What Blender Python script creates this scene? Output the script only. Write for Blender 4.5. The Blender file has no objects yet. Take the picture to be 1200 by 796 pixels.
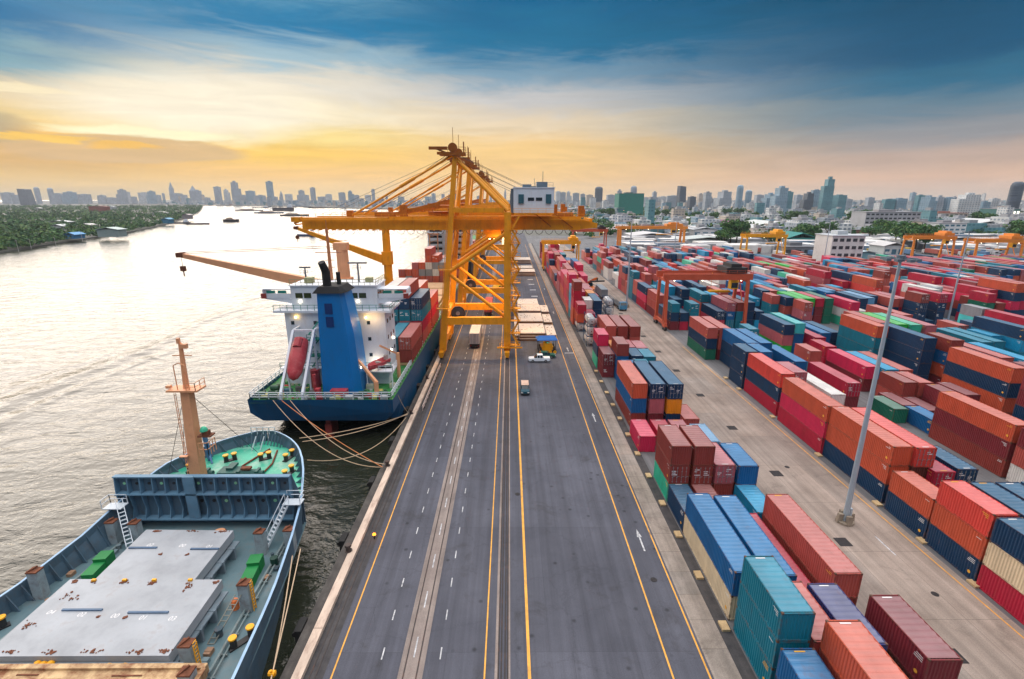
import bpy, math, random
import numpy as np
from mathutils import Vector, Matrix, Euler
R = random.Random(7)
scn = bpy.context.scene
COL = scn.collection
rad = math.radians

# ------------------------------------------------------------------ camera
FPX, HC = 580.0, 36.7
PITCH = math.atan(165 / 580.0); YAW = math.atan(3 / 603.0)
cam = bpy.data.objects.new('camera', bpy.data.cameras.new('camera'))
COL.objects.link(cam); scn.camera = cam
cam.data.sensor_width = 36.0; cam.data.lens = 36.0 * FPX / 1200.0
cam.location = (0, 0, HC); cam.rotation_euler = (math.pi / 2 - PITCH, 0, -YAW)
cam.data.clip_start = 0.5; cam.data.clip_end = 40000
FW = np.array([math.sin(YAW) * math.cos(PITCH), math.cos(YAW) * math.cos(PITCH), -math.sin(PITCH)])
RT = np.array([math.cos(YAW), -math.sin(YAW), 0.0]); UP = np.cross(RT, FW)
def at(x, y, Y):                       # photo pixel -> X, Z on the vertical plane at distance Y
    r = FW + RT * (x - 600) / FPX - UP * (y - 398) / FPX
    t = Y / r[1]; return r[0] * t, HC + r[2] * t
def un(x, y, Z=0.0):                   # photo pixel -> X, Y on the level Z
    r = FW + RT * (x - 600) / FPX - UP * (y - 398) / FPX
    t = (Z - HC) / r[2]; return r[0] * t, r[1] * t

# ------------------------------------------------------------------ materials
def lin(c):
    c = c / 255.0
    return c / 12.92 if c <= 0.04045 else ((c + 0.055) / 1.055) ** 2.4
def rgb(r, g, b, k=1.0): return (lin(r) * k, lin(g) * k, lin(b) * k)
MATS = {}
class NT:
    def __init__(s, name):
        s.m = bpy.data.materials.new(name); s.m.use_nodes = True
        s.t = s.m.node_tree; s.t.nodes.clear()
    def n(s, typ, **kw):
        nd = s.t.nodes.new(typ)
        for k, v in kw.items():
            if k.startswith('i_'):
                key = k[2:]; key = int(key) if key.isdigit() else key.replace('_', ' ')
                nd.inputs[key].default_value = v
            else: setattr(nd, k, v)
        return nd
    def l(s, a, b): s.t.links.new(a, b)
def ramp(nd, pts):
    r = nd.color_ramp
    while len(r.elements) < len(pts): r.elements.new(0.5)
    for e, (p, c) in zip(r.elements, pts):
        e.position = p; e.color = (c[0], c[1], c[2], 1) if len(c) > 2 else (c[0],) * 3 + (1,)
def mk(name, col, rough=0.6, metal=0.0, var=0.25, scale=0.6, dirt=None, dirt_amt=0.3, dirt_scale=1.2, stretch=(1, 1, 1), bump=0.0, bscale=8.0, spec=0.4, world=False, dirt_lo=0.5):
    if name in MATS: return MATS[name]
    k = NT(name)
    out = k.n('ShaderNodeOutputMaterial'); bs = k.n('ShaderNodeBsdfPrincipled')
    bs.inputs['Roughness'].default_value = rough; bs.inputs['Metallic'].default_value = metal
    bs.inputs['Specular IOR Level'].default_value = spec
    k.l(bs.outputs[0], out.inputs[0])
    tc = k.n('ShaderNodeTexCoord'); oi = k.n('ShaderNodeObjectInfo')
    mul = k.n('ShaderNodeMath', operation='MULTIPLY', i_1=97.0); k.l(oi.outputs['Random'], mul.inputs[0])
    cmb = k.n('ShaderNodeCombineXYZ')
    for i in range(3): k.l(mul.outputs[0], cmb.inputs[i])
    add = k.n('ShaderNodeVectorMath', operation='ADD'); k.l(tc.outputs['Object'], add.inputs[0])
    if not world: k.l(cmb.outputs[0], add.inputs[1])
    mp = k.n('ShaderNodeMapping'); mp.inputs['Scale'].default_value = stretch; k.l(add.outputs[0], mp.inputs[0])
    n1 = k.n('ShaderNodeTexNoise', i_Scale=scale, i_Detail=6.0, i_Roughness=0.6); k.l(mp.outputs[0], n1.inputs['Vector'])
    r1 = k.n('ShaderNodeValToRGB'); ramp(r1, [(0.25, (1 - var,)), (0.75, (1 + var * 0.6,))]); k.l(n1.outputs[0], r1.inputs[0])
    mx = k.n('ShaderNodeMix', data_type='RGBA', blend_type='MULTIPLY'); mx.inputs[0].default_value = 1.0
    mx.inputs[6].default_value = (*col, 1); k.l(r1.outputs[0], mx.inputs[7]); cur = mx.outputs[2]
    if dirt is not None:
        n2 = k.n('ShaderNodeTexNoise', i_Scale=dirt_scale, i_Detail=8.0, i_Roughness=0.72); k.l(mp.outputs[0], n2.inputs['Vector'])
        r2 = k.n('ShaderNodeValToRGB'); ramp(r2, [(dirt_lo, (0.0,)), (dirt_lo + 0.22, (dirt_amt,))]); k.l(n2.outputs[0], r2.inputs[0])
        m2 = k.n('ShaderNodeMix', data_type='RGBA'); k.l(r2.outputs[0], m2.inputs[0]); k.l(cur, m2.inputs[6]); m2.inputs[7].default_value = (*dirt, 1)
        cur = m2.outputs[2]
    k.l(cur, bs.inputs['Base Color'])
    if bump:
        nb = k.n('ShaderNodeTexNoise', i_Scale=bscale, i_Detail=4.0); k.l(mp.outputs[0], nb.inputs['Vector'])
        bp = k.n('ShaderNodeBump', i_Strength=bump, i_Distance=0.05); k.l(nb.outputs[0], bp.inputs['Height']); k.l(bp.outputs[0], bs.inputs['Normal'])
    MATS[name] = k.m; return k.m
def lamp_mat(name, col, s):
    if name in MATS: return MATS[name]
    k = NT(name); out = k.n('ShaderNodeOutputMaterial'); e = k.n('ShaderNodeEmission', i_Strength=s); e.inputs[0].default_value = (*col, 1)
    k.l(e.outputs[0], out.inputs[0]); MATS[name] = k.m; return k.m
RUST = (0.13, 0.045, 0.02)

# ------------------------------------------------------------------ mesh builder
class MB:
    def __init__(s): s.v = []; s.f = []; s.mi = []
    def quad(s, pts, m=0):
        i = len(s.v); s.v += [tuple(p) for p in pts]; s.f.append(tuple(range(i, i + len(pts)))); s.mi.append(m)
    def box(s, x0, x1, y0, y1, z0, z1, m=0):
        i = len(s.v)
        s.v += [(x0, y0, z0), (x1, y0, z0), (x1, y1, z0), (x0, y1, z0), (x0, y0, z1), (x1, y0, z1), (x1, y1, z1), (x0, y1, z1)]
        s.f += [(i, i + 3, i + 2, i + 1), (i + 4, i + 5, i + 6, i + 7), (i, i + 1, i + 5, i + 4), (i + 1, i + 2, i + 6, i + 5), (i + 2, i + 3, i + 7, i + 6), (i + 3, i, i + 4, i + 7)]
        s.mi += [m] * 6
    def cbox(s, c, d, m=0): s.box(c[0] - d[0] / 2, c[0] + d[0] / 2, c[1] - d[1] / 2, c[1] + d[1] / 2, c[2] - d[2] / 2, c[2] + d[2] / 2, m)
    def frame(s, p, q, up=(0, 0, 1)):
        p, q = Vector(p), Vector(q); d = (q - p).normalized(); u = Vector(up)
        if abs(d.dot(u)) > 0.98: u = Vector((0, 1, 0))
        a = d.cross(u).normalized(); return p, q, a, a.cross(d).normalized()
    def beam(s, p, q, w, h=None, m=0, w2=None, h2=None, up=(0, 0, 1)):
        h = h or w; w2 = w2 or w; h2 = h2 or h
        p, q, a, b = s.frame(p, q, up); i = len(s.v)
        for c, ww, hh in ((p, w, h), (q, w2, h2)):
            for sa, sb in ((-1, -1), (1, -1), (1, 1), (-1, 1)): s.v.append(tuple(c + a * sa * ww / 2 + b * sb * hh / 2))
        s.f += [(i, i + 1, i + 2, i + 3), (i + 7, i + 6, i + 5, i + 4)] + [(i + k, i + 4 + k, i + 4 + (k + 1) % 4, i + (k + 1) % 4) for k in range(4)]
        s.mi += [m] * 6
    def tube(s, p, q, r, r2=None, n=10, m=0, cap=True):
        r2 = r if r2 is None else r2; p, q, a, b = s.frame(p, q); i = len(s.v)
        for c, rr in ((p, r), (q, r2)):
            for k in range(n):
                t = 2 * math.pi * k / n; s.v.append(tuple(c + (a * math.cos(t) + b * math.sin(t)) * rr))
        for k in range(n): s.f.append((i + k, i + n + k, i + n + (k + 1) % n, i + (k + 1) % n)); s.mi.append(m)
        if cap: s.f += [tuple(i + k for k in range(n)), tuple(i + n + k for k in reversed(range(n)))]; s.mi += [m, m]
    def path(s, pts, r, n=6, m=0):
        for a, b in zip(pts, pts[1:]): s.tube(a, b, r, n=n, m=m)
    def loft(s, rings, m=0, closed=True, cap0=False, cap1=False):
        i = len(s.v); n = len(rings[0])
        for r_ in rings: s.v += [tuple(p) for p in r_]
        for j in range(len(rings) - 1):
            for k in range(n if closed else n - 1):
                a = i + j * n; k2 = (k + 1) % n
                s.f.append((a + k, a + k2, a + n + k2, a + n + k)); s.mi.append(m)
        if cap0: s.f.append(tuple(i + k for k in reversed(range(n)))); s.mi.append(m)
        if cap1: s.f.append(tuple(i + (len(rings) - 1) * n + k for k in range(n))); s.mi.append(m)
    def prism(s, poly, z0, z1, m=0):
        s.loft([[(x, y, z0) for x, y in poly], [(x, y, z1) for x, y in poly]], m, True, True, True)
    def dome(s, c, r, h, n=12, k=4, m=0):
        s.loft([[(c[0] + r * math.cos(a * math.pi / 2 / k) * math.cos(2 * math.pi * j / n), c[1] + r * math.cos(a * math.pi / 2 / k) * math.sin(2 * math.pi * j / n), c[2] + h * math.sin(a * math.pi / 2 / k)) for j in range(n)] for a in range(k + 1)], m)
    def rail(s, pts, h=1.0, r=0.03, step=1.5, m=0, rows=2):
        for a, b in zip(pts, pts[1:]):
            a, b = Vector(a), Vector(b); L = (b - a).length; n = max(1, int(L / step))
            for k in range(n + 1):
                p = a.lerp(b, k / n); s.beam(p, p + Vector((0, 0, h)), r * 2, m=m)
            for j in range(1, rows + 1):
                o = Vector((0, 0, h * j / rows)); s.beam(a + o, b + o, r * 2, m=m)
    def mesh(s, name, mats, smooth=False):
        me = bpy.data.meshes.new(name); me.from_pydata(s.v, [], s.f)
        for m in (mats if isinstance(mats, (list, tuple)) else [mats]): me.materials.append(m)
        me.polygons.foreach_set('material_index', s.mi)
        if smooth: me.polygons.foreach_set('use_smooth', [True] * len(s.f))
        me.update(); return me
    def build(s, name, mats, parent=None, loc=None, smooth=False):
        o = bpy.data.objects.new(name, s.mesh(name, mats, smooth)); COL.objects.link(o)
        if parent is not None: o.parent = parent
        if loc: o.location = loc
        return o
def tag(o, label=None, cat=None, group=None, kind=None):
    if label: o['label'] = label
    if cat: o['category'] = cat
    if group: o['group'] = group
    if kind: o['kind'] = kind
    return o
def thing(name, label, cat, loc=(0, 0, 0), rz=0.0, group=None):
    o = bpy.data.objects.new(name, None); COL.objects.link(o); o.empty_display_size = 0.3
    o.location = loc; o.rotation_euler = (0, 0, rz); return tag(o, label, cat, group)
def copy_tree(o, parent=None):
    c = o.copy(); COL.objects.link(c)
    if parent is not None: c.parent = parent
    for ch in o.children: copy_tree(ch, c)
    return c
ORD = ['first', 'second', 'third', 'fourth', 'fifth', 'sixth', 'seventh', 'eighth', 'ninth', 'tenth', 'eleventh', 'twelfth', 'thirteenth', 'fourteenth', 'fifteenth', 'sixteenth', 'seventeenth', 'eighteenth', 'nineteenth', 'twentieth']
def nth(k):
    if k < 20: return ORD[k]
    k += 1; return '%d%s' % (k, 'th' if 10 <= k % 100 <= 20 else {1: 'st', 2: 'nd', 3: 'rd'}.get(k % 10, 'th'))
def structure(mb, name, mats, label): return tag(mb.build(name, mats), label, None, None, 'structure')
# ------------------------------------------------------------------ ground, roads, water
def ground_mat(name, base, patch, scale, lo, joints=None, rough=0.85, stain=(0.03, 0.028, 0.028), stain_amt=0.5, patch_w=0):
    k = NT(name); out = k.n('ShaderNodeOutputMaterial'); bs = k.n('ShaderNodeBsdfPrincipled'); k.l(bs.outputs[0], out.inputs[0])
    bs.inputs['Roughness'].default_value = rough
    tc = k.n('ShaderNodeTexCoord'); P = tc.outputs['Object']
    n1 = k.n('ShaderNodeTexNoise', i_Scale=scale, i_Detail=8.0, i_Roughness=0.65); k.l(P, n1.inputs['Vector'])
    r1 = k.n('ShaderNodeValToRGB'); ramp(r1, [(0.3, base), (0.7, patch)]); k.l(n1.outputs[0], r1.inputs[0]); cur = r1.outputs[0]
    # long tyre-worn streaks along the travel direction
    mp = k.n('ShaderNodeMapping'); mp.inputs['Scale'].default_value = (1.1, 0.025, 1); k.l(P, mp.inputs[0])
    n2 = k.n('ShaderNodeTexNoise', i_Scale=1.0, i_Detail=5.0, i_Roughness=0.6); k.l(mp.outputs[0], n2.inputs['Vector'])
    r2 = k.n('ShaderNodeValToRGB'); ramp(r2, [(0.35, (0.72,)), (0.7, (1.13,))]); k.l(n2.outputs[0], r2.inputs[0])
    m1 = k.n('ShaderNodeMix', data_type='RGBA', blend_type='MULTIPLY'); m1.inputs[0].default_value = 1; k.l(cur, m1.inputs[6]); k.l(r2.outputs[0], m1.inputs[7]); cur = m1.outputs[2]
    n3 = k.n('ShaderNodeTexNoise', i_Scale=0.22, i_Detail=10.0, i_Roughness=0.75, i_Distortion=0.6); k.l(P, n3.inputs['Vector'])
    r3 = k.n('ShaderNodeValToRGB'); ramp(r3, [(lo, (0.0,)), (lo + 0.14, (stain_amt,))]); k.l(n3.outputs[0], r3.inputs[0])
    m2 = k.n('ShaderNodeMix', data_type='RGBA'); k.l(r3.outputs[0], m2.inputs[0]); k.l(cur, m2.inputs[6]); m2.inputs[7].default_value = (*stain, 1); cur = m2.outputs[2]
    n4 = k.n('ShaderNodeTexNoise', i_Scale=14.0, i_Detail=3.0); k.l(P, n4.inputs['Vector'])
    r4 = k.n('ShaderNodeValToRGB'); ramp(r4, [(0.3, (0.82,)), (0.7, (1.15,))]); k.l(n4.outputs[0], r4.inputs[0])
    m3 = k.n('ShaderNodeMix', data_type='RGBA', blend_type='MULTIPLY'); m3.inputs[0].default_value = 1; k.l(cur, m3.inputs[6]); k.l(r4.outputs[0], m3.inputs[7]); cur = m3.outputs[2]
    if joints:
        br = k.n('ShaderNodeTexBrick', offset=0.0, i_Scale=1.0); br.inputs['Brick Width'].default_value = joints[0]; br.inputs['Row Height'].default_value = joints[1]
        br.inputs['Mortar Size'].default_value = joints[2]; br.inputs['Color1'].default_value = (1.06, 1.04, 1.02, 1); br.inputs['Color2'].default_value = (0.88, 0.9, 0.92, 1); br.inputs['Mortar'].default_value = (0.42, 0.4, 0.38, 1)
        k.l(P, br.inputs['Vector'])
        m4 = k.n('ShaderNodeMix', data_type='RGBA', blend_type='MULTIPLY'); m4.inputs[0].default_value = 1; k.l(cur, m4.inputs[6]); k.l(br.outputs[0], m4.inputs[7]); cur = m4.outputs[2]
    if patch_w:      # resurfaced bays, thin cracks and oil drips
        br = k.n('ShaderNodeTexBrick', offset=0.37, i_Scale=1.0); br.inputs['Brick Width'].default_value = patch_w; br.inputs['Row Height'].default_value = patch_w * 3.1; br.inputs['Mortar Size'].default_value = .02
        br.inputs['Color1'].default_value = (1.07, 1.07, 1.07, 1); br.inputs['Color2'].default_value = (.86, .86, .87, 1); br.inputs['Mortar'].default_value = (.72, .72, .72, 1); k.l(P, br.inputs['Vector'])
        vo = k.n('ShaderNodeTexVoronoi', feature='DISTANCE_TO_EDGE', i_Scale=.16); nd = k.n('ShaderNodeVectorMath', operation='MULTIPLY_ADD'); k.l(n3.outputs['Color'], nd.inputs[0]); nd.inputs[1].default_value = (3, 3, 3); k.l(P, nd.inputs[2]); k.l(nd.outputs[0], vo.inputs['Vector'])
        rc = k.n('ShaderNodeValToRGB'); ramp(rc, [(.0, (.78,)), (.010, (1.0,))]); k.l(vo.outputs[0], rc.inputs[0])
        vs_ = k.n('ShaderNodeTexVoronoi', i_Scale=.45); k.l(P, vs_.inputs['Vector']); ro = k.n('ShaderNodeValToRGB'); ramp(ro, [(.05, (.45,)), (.13, (1.0,))]); k.l(vs_.outputs[0], ro.inputs[0])
        for o_ in (br.outputs[0], rc.outputs[0], ro.outputs[0]):
            mq = k.n('ShaderNodeMix', data_type='RGBA', blend_type='MULTIPLY'); mq.inputs[0].default_value = 1; k.l(cur, mq.inputs[6]); k.l(o_, mq.inputs[7]); cur = mq.outputs[2]
    k.l(cur, bs.inputs['Base Color'])
    bp = k.n('ShaderNodeBump', i_Strength=0.25, i_Distance=0.02); k.l(n4.outputs[0], bp.inputs['Height']); k.l(bp.outputs[0], bs.inputs['Normal'])
    return k.m
asphalt = ground_mat('asphalt', (0.055, 0.060, 0.080), (0.100, 0.106, 0.134), 0.09, 0.55, stain_amt=.6, patch_w=5.3)
yard_conc = ground_mat('yard_concrete', (0.22, 0.175, 0.145), (0.38, 0.32, 0.275), 0.13, 0.57, joints=(4.6, 9.0, 0.018), stain=(0.08, 0.065, 0.055), stain_amt=0.6)
apron_conc = ground_mat('apron_concrete', (0.20, 0.16, 0.145), (0.32, 0.27, 0.24), 0.3, 0.55, stain=(0.06, 0.05, 0.045))
kerb_conc = ground_mat('kerb_concrete', (0.23, 0.20, 0.17), (0.36, 0.31, 0.27), 0.5, 0.55, joints=(30, 3.0, 0.02), stain=(0.09, 0.07, 0.06), stain_amt=0.7)
yard_grey = ground_mat('yard_asphalt', (0.11, 0.115, 0.125), (0.19, 0.19, 0.195), 0.06, 0.58)
gutter_m = ground_mat('gutter', (0.03, 0.03, 0.035), (0.08, 0.075, 0.075), 0.8, 0.6)
quay_m = ground_mat('quay_face', (0.05, 0.045, 0.042), (0.12, 0.11, 0.10), 0.7, 0.5)
far_land = ground_mat('far_land', (0.07, 0.085, 0.06), (0.16, 0.155, 0.14), 0.012, 0.6, stain=(0.03, 0.05, 0.03))

SEA = -3.0
QX = -17.5
# the land as one sheet, the quay wall falling to the river
bank = [(QX, -80), (QX, 560), (-70, 900), (-190, 1400), (-460, 1950), (-1100, 2600), (-2300, 3450), (-4200, 4700), (-9000, 9500), (-9000, 14000), (14000, 14000), (14000, -80)]
g = MB()
g.v = [(x, y, 0) for x, y in bank]; g.f = [tuple(reversed(range(len(bank))))]; g.mi = [0]
structure(g, 'ground', far_land, 'flat land of the port and the city behind it')
g = MB()
for (a, b) in zip(bank[:9], bank[1:9]): g.quad([(a[0], a[1], SEA - 4), (b[0], b[1], SEA - 4), (b[0], b[1], 0), (a[0], a[1], 0)])
structure(g, 'river_bank', quay_m, 'dark concrete face of the quay above the river')
def sheet(name, x0, x1, y0, y1, z, m, label):
    q = MB(); q.quad([(x0, y0, z), (x1, y0, z), (x1, y1, z), (x0, y1, z)]); return structure(q, name, m, label)
sheet('port_yard', 16.2, 420, -60, 520, 0.004, yard_grey, 'grey paved container yard')
sheet('quay_road', QX, 16.2, -60, 560, 0.008, asphalt, 'dark asphalt quay road')
sheet('truck_lane', 31.2, 45.4, -60, 430, 0.012, yard_conc, 'pale concrete truck lane between the container blocks')
sheet('kerb_strip', 16.35, 18.35, -60, 430, 0.10, kerb_conc, 'pale concrete kerb beside the quay road')
q = MB(); q.box(16.2, 18.4, -60, 430, 0.0, 0.097); structure(q, 'kerb', kerb_conc, 'raised concrete kerb')
sheet('yard_gutter', 18.4, 19.6, -60, 430, 0.016, gutter_m, 'dark gutter below the container stacks')
sheet('concrete_strip', -9.0, -7.0, -60, 430, 0.012, apron_conc, 'brown concrete strip down the quay road')
sheet('quay_edge', QX, -14.9, -60, 560, 0.012, gutter_m, 'dark stained edge of the quay')
q = MB(); q.box(-18.5, QX, -60, 560, -0.9, -0.35); structure(q, 'quay_ledge', quay_m, 'dark ledge below the quay edge')
q = MB()
for i in range(32): q.box(-17.25, -16.45, -60 + i * 19.0, -41.06 + i * 19.0, 0.0, 0.42)
structure(q, 'quay_kerb', mk('bull_rail', rgb(206, 186, 168), 0.8, var=0.3, scale=0.7, dirt=(0.16, 0.07, 0.05), dirt_amt=0.7, stretch=(1, 0.3, 1)), 'pale concrete kerb along the quay edge')
# painted markings
yel = mk('yellow_paint', rgb(225, 165, 70), 0.7, var=0.3, scale=1.5, dirt=(0.09, 0.09, 0.1), dirt_amt=0.9, dirt_scale=0.9, dirt_lo=0.56)
whp = mk('white_paint', rgb(196, 198, 200), 0.7, var=0.3, scale=2.0, dirt=(0.1, 0.1, 0.12), dirt_amt=0.85, dirt_scale=2.5, dirt_lo=.46)
q = MB()
for x, w in ((-14.25, .13), (-2.05, .13), (1.55, .26), (13.0, .15), (15.95, .15)): q.quad([(x - w / 2, -40, .016), (x + w / 2, -40, .016), (x + w / 2, 420, .016), (x - w / 2, 420, .016)])
for x, w in ((44.6, .14),): q.quad([(x - w / 2, -40, .018), (x + w / 2, -40, .018), (x + w / 2, 122, .018), (x - w / 2, 122, .018)])
structure(q, 'yellow_road_lines', yel, 'worn yellow lane lines on the quay road')
q = MB()
for i in range(70):
    for x in (-10.65, -5.8): q.quad([(x - .055, 20.2 + i * 4.0, .016), (x + .055, 20.2 + i * 4.0, .016), (x + .055, 21.35 + i * 4.0, .016), (x - .055, 21.35 + i * 4.0, .016)])
for i in range(25): q.quad([(-8.06, 22 + i * 5.2, .02), (-7.94, 22 + i * 5.2, .02), (-7.94, 24 + i * 5.2, .02), (-8.06, 24 + i * 5.2, .02)])
for (ax, ay) in ((14.6, 45.2), (14.7, 77.5), (14.7, 118.0), (14.7, 160), (14.7, 205)):
    q.quad([(ax - .09, ay, .016), (ax + .09, ay, .016), (ax + .09, ay + 2.4, .016), (ax - .09, ay + 2.4, .016)])
    q.quad([(ax - .27, ay + 2.3, .016), (ax + .27, ay + 2.3, .016), (ax, ay + 3.7, .016)])
q.quad([(13.6, 116.5, .018), (15.9, 116.5, .018), (15.9, 116.9, .018), (13.6, 116.9, .018)])
for i in range(5): q.quad([(8.5, 190 + i * 14, .018), (11, 190 + i * 14, .018), (11, 191.5 + i * 14, .018), (8.5, 191.5 + i * 14, .018)])
q.quad([(41.2, 47.5, .02), (41.35, 47.5, .02), (41.35, 44.4, .02), (41.2, 44.4, .02)])
structure(q, 'white_road_markings', whp, 'white lane dashes and arrows on the quay road')
q = MB()
for x in (-16.0, -15.55, -8.55, -7.5): q.box(x - .05, x + .05, -40, 420, .012, .045)
for x in (-0.95, -0.72, -0.42, -0.2): q.box(x - .06, x + .06, -40, 420, .008, .05)
structure(q, 'crane_rails', mk('rail_steel', (0.035, 0.03, 0.03), 0.5, 0.3, dirt=RUST, dirt_amt=0.5), 'dark steel crane rails set in the quay road')
q = MB()
for a, b in ((-1.25, -1.02), (-.14, .02)): q.quad([(a, -40, .017), (b, -40, .017), (b, 420, .017), (a, 420, .017)])
structure(q, 'rail_bed', apron_conc, 'concrete bed beside the crane rails')
# square pit covers in the truck lane
pit_m = mk('pit_cover', (0.022, 0.02, 0.022), 0.7, var=0.5, scale=3)
for i in range(14):
    o = MB(); o.box(-.62, .62, -.62, .62, 0, .02); o.box(-.7, .7, -.7, -.63, 0, .028); o.box(-.7, .7, .63, .7, 0, .028); o.box(-.7, -.63, -.625, .625, 0, .028); o.box(.63, .7, -.625, .625, 0, .028)
    o = o.build('pit_cover', pit_m, loc=(37.0, 32.3 + i * 14.25, .012))
    tag(o, 'dark square pit cover in the truck lane, %s from the near end' % nth(i), 'pit cover', 'pit covers down the truck lane')
for i, (x, y) in enumerate(((39.4, 62.5), (41.0, 39.0), (14.4, 41), (1.0, 56.0))):
    o = MB(); o.tube((0, 0, 0), (0, 0, .02), .33, n=16)
    tag(o.build('manhole_cover', pit_m, loc=(x, y, .013)), ['round manhole cover beside the third pit of the truck lane', 'round manhole cover near the tall light mast', 'round manhole cover by the white road arrow', 'small manhole cover beside the crane rails'][i], 'manhole cover')
# concrete sleepers under the stack ends
slp = mk('sleeper_concrete', rgb(196, 170, 128), 0.85, var=0.3, dirt=(0.12, 0.06, 0.03), dirt_amt=0.6)
proto = MB(); proto.box(-.35, .35, -.5, .5, 0, .22); pm = proto.mesh('sleeper', slp)
ys = [22, 28.8, 35.3, 41.5, 47.8, 53.8, 60.2, 66.3, 72.5, 78.6, 84.5, 90.5, 96.6, 103]
for i, y in enumerate(ys):
    o = bpy.data.objects.new('concrete_sleeper', pm); COL.objects.link(o); o.location = (19.05, y, .016)
    tag(o, 'sandy concrete sleeper at the kerb side of the stacks, %s from the near end' % nth(i), 'sleeper', 'concrete sleepers along the kerb')
ys = [40.2, 46.6, 53.6, 65.8, 79.2, 92.3, 98.6]
for i, y in enumerate(ys):
    o = bpy.data.objects.new('concrete_sleeper', pm); COL.objects.link(o); o.location = (45.85, y, .016)
    tag(o, 'sandy concrete sleeper across the truck lane, %s from the near end' % nth(i), 'sleeper', 'concrete sleepers along the truck lane')

# ------------------------------------------------------------------ water
def water_mat():
    k = NT('river_water'); out = k.n('ShaderNodeOutputMaterial'); bs = k.n('ShaderNodeBsdfPrincipled'); k.l(bs.outputs[0], out.inputs[0])
    bs.inputs['Base Color'].default_value = (0.022, 0.026, 0.016, 1); bs.inputs['Roughness'].default_value = 0.1; bs.inputs['IOR'].default_value = 1.46
    tc = k.n('ShaderNodeTexCoord'); P = tc.outputs['Object']
    def noise(sx, sy, rot, sc, det, dist=0.0):
        mp = k.n('ShaderNodeMapping'); mp.inputs['Scale'].default_value = (sx, sy, 1); mp.inputs['Rotation'].default_value = (0, 0, rot); k.l(P, mp.inputs[0])
        n = k.n('ShaderNodeTexNoise', i_Scale=sc, i_Detail=det, i_Roughness=0.55, i_Distortion=dist); k.l(mp.outputs[0], n.inputs['Vector']); return n.outputs[0]
    a = noise(0.55, 1.0, rad(-18), 0.30, 4.0, 0.5); b = noise(0.8, 1.2, rad(12), 1.1, 4.0); c = noise(.5, 1, rad(-14), 0.07, 3.0)
    s1 = k.n('ShaderNodeMath', operation='MULTIPLY_ADD'); k.l(b, s1.inputs[0]); s1.inputs[1].default_value = 0.20; k.l(a, s1.inputs[2])
    s2 = k.n('ShaderNodeMath', operation='MULTIPLY_ADD'); k.l(c, s2.inputs[0]); s2.inputs[1].default_value = 1.3; k.l(s1.outputs[0], s2.inputs[2])
    # the wake of a passing boat: two long ridges
    sp = k.n('ShaderNodeSeparateXYZ'); k.l(P, sp.inputs[0])
    wob = noise(.02, .02, 0, 1.0, 3.0); cur = s2.outputs[0]
    for off, hgt, wd in ((-101.5, 1.3, 3.0), (-94.0, .6, 2.2), (-108, .4, 2.2)):
        m0 = k.n('ShaderNodeMath', operation='MULTIPLY_ADD'); k.l(wob, m0.inputs[0]); m0.inputs[1].default_value = 22.0; k.l(sp.outputs[0], m0.inputs[2])
        m1 = k.n('ShaderNodeMath', operation='ADD'); k.l(m0.outputs[0], m1.inputs[0]); m1.inputs[1].default_value = -off - 11.0
        m2 = k.n('ShaderNodeMath', operation='DIVIDE'); k.l(m1.outputs[0], m2.inputs[0]); m2.inputs[1].default_value = wd
        m3 = k.n('ShaderNodeMath', operation='MULTIPLY'); k.l(m2.outputs[0], m3.inputs[0]); k.l(m2.outputs[0], m3.inputs[1])
        m4 = k.n('ShaderNodeMath', operation='MULTIPLY'); k.l(m3.outputs[0], m4.inputs[0]); m4.inputs[1].default_value = -1.0
        m5 = k.n('ShaderNodeMath', operation='EXPONENT'); k.l(m4.outputs[0], m5.inputs[0])
        m6 = k.n('ShaderNodeMath', operation='MULTIPLY_ADD'); k.l(m5.outputs[0], m6.inputs[0]); m6.inputs[1].default_value = hgt; k.l(cur, m6.inputs[2]); cur = m6.outputs[0]
    bp = k.n('ShaderNodeBump', i_Strength=1.0, i_Distance=0.60); k.l(cur, bp.inputs['Height']); k.l(bp.outputs[0], bs.inputs['Normal'])
    return k.m
sheet('river_water', -14000, 60, -200, 14000, SEA, water_mat(), 'wide rippled river reflecting the sunset sky')
# wooded far bank on the left
lb = [un(-160, 305, SEA), un(0, 297, SEA), un(30, 292, SEA), un(80, 284, SEA), un(140, 275, SEA), un(175, 268, SEA), un(200, 262, SEA), un(215, 256, SEA), un(231, 250, SEA), un(236, 245, SEA), un(238, 241, SEA), (-2700, 4600), (-12000, 9000), (-12000, 420)]
q = MB(); q.prism(list(reversed([(x, y) for x, y in lb])), SEA - 3, SEA + 1.1)
structure(q, 'opposite_bank', far_land, 'low wooded bank across the river')
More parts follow.
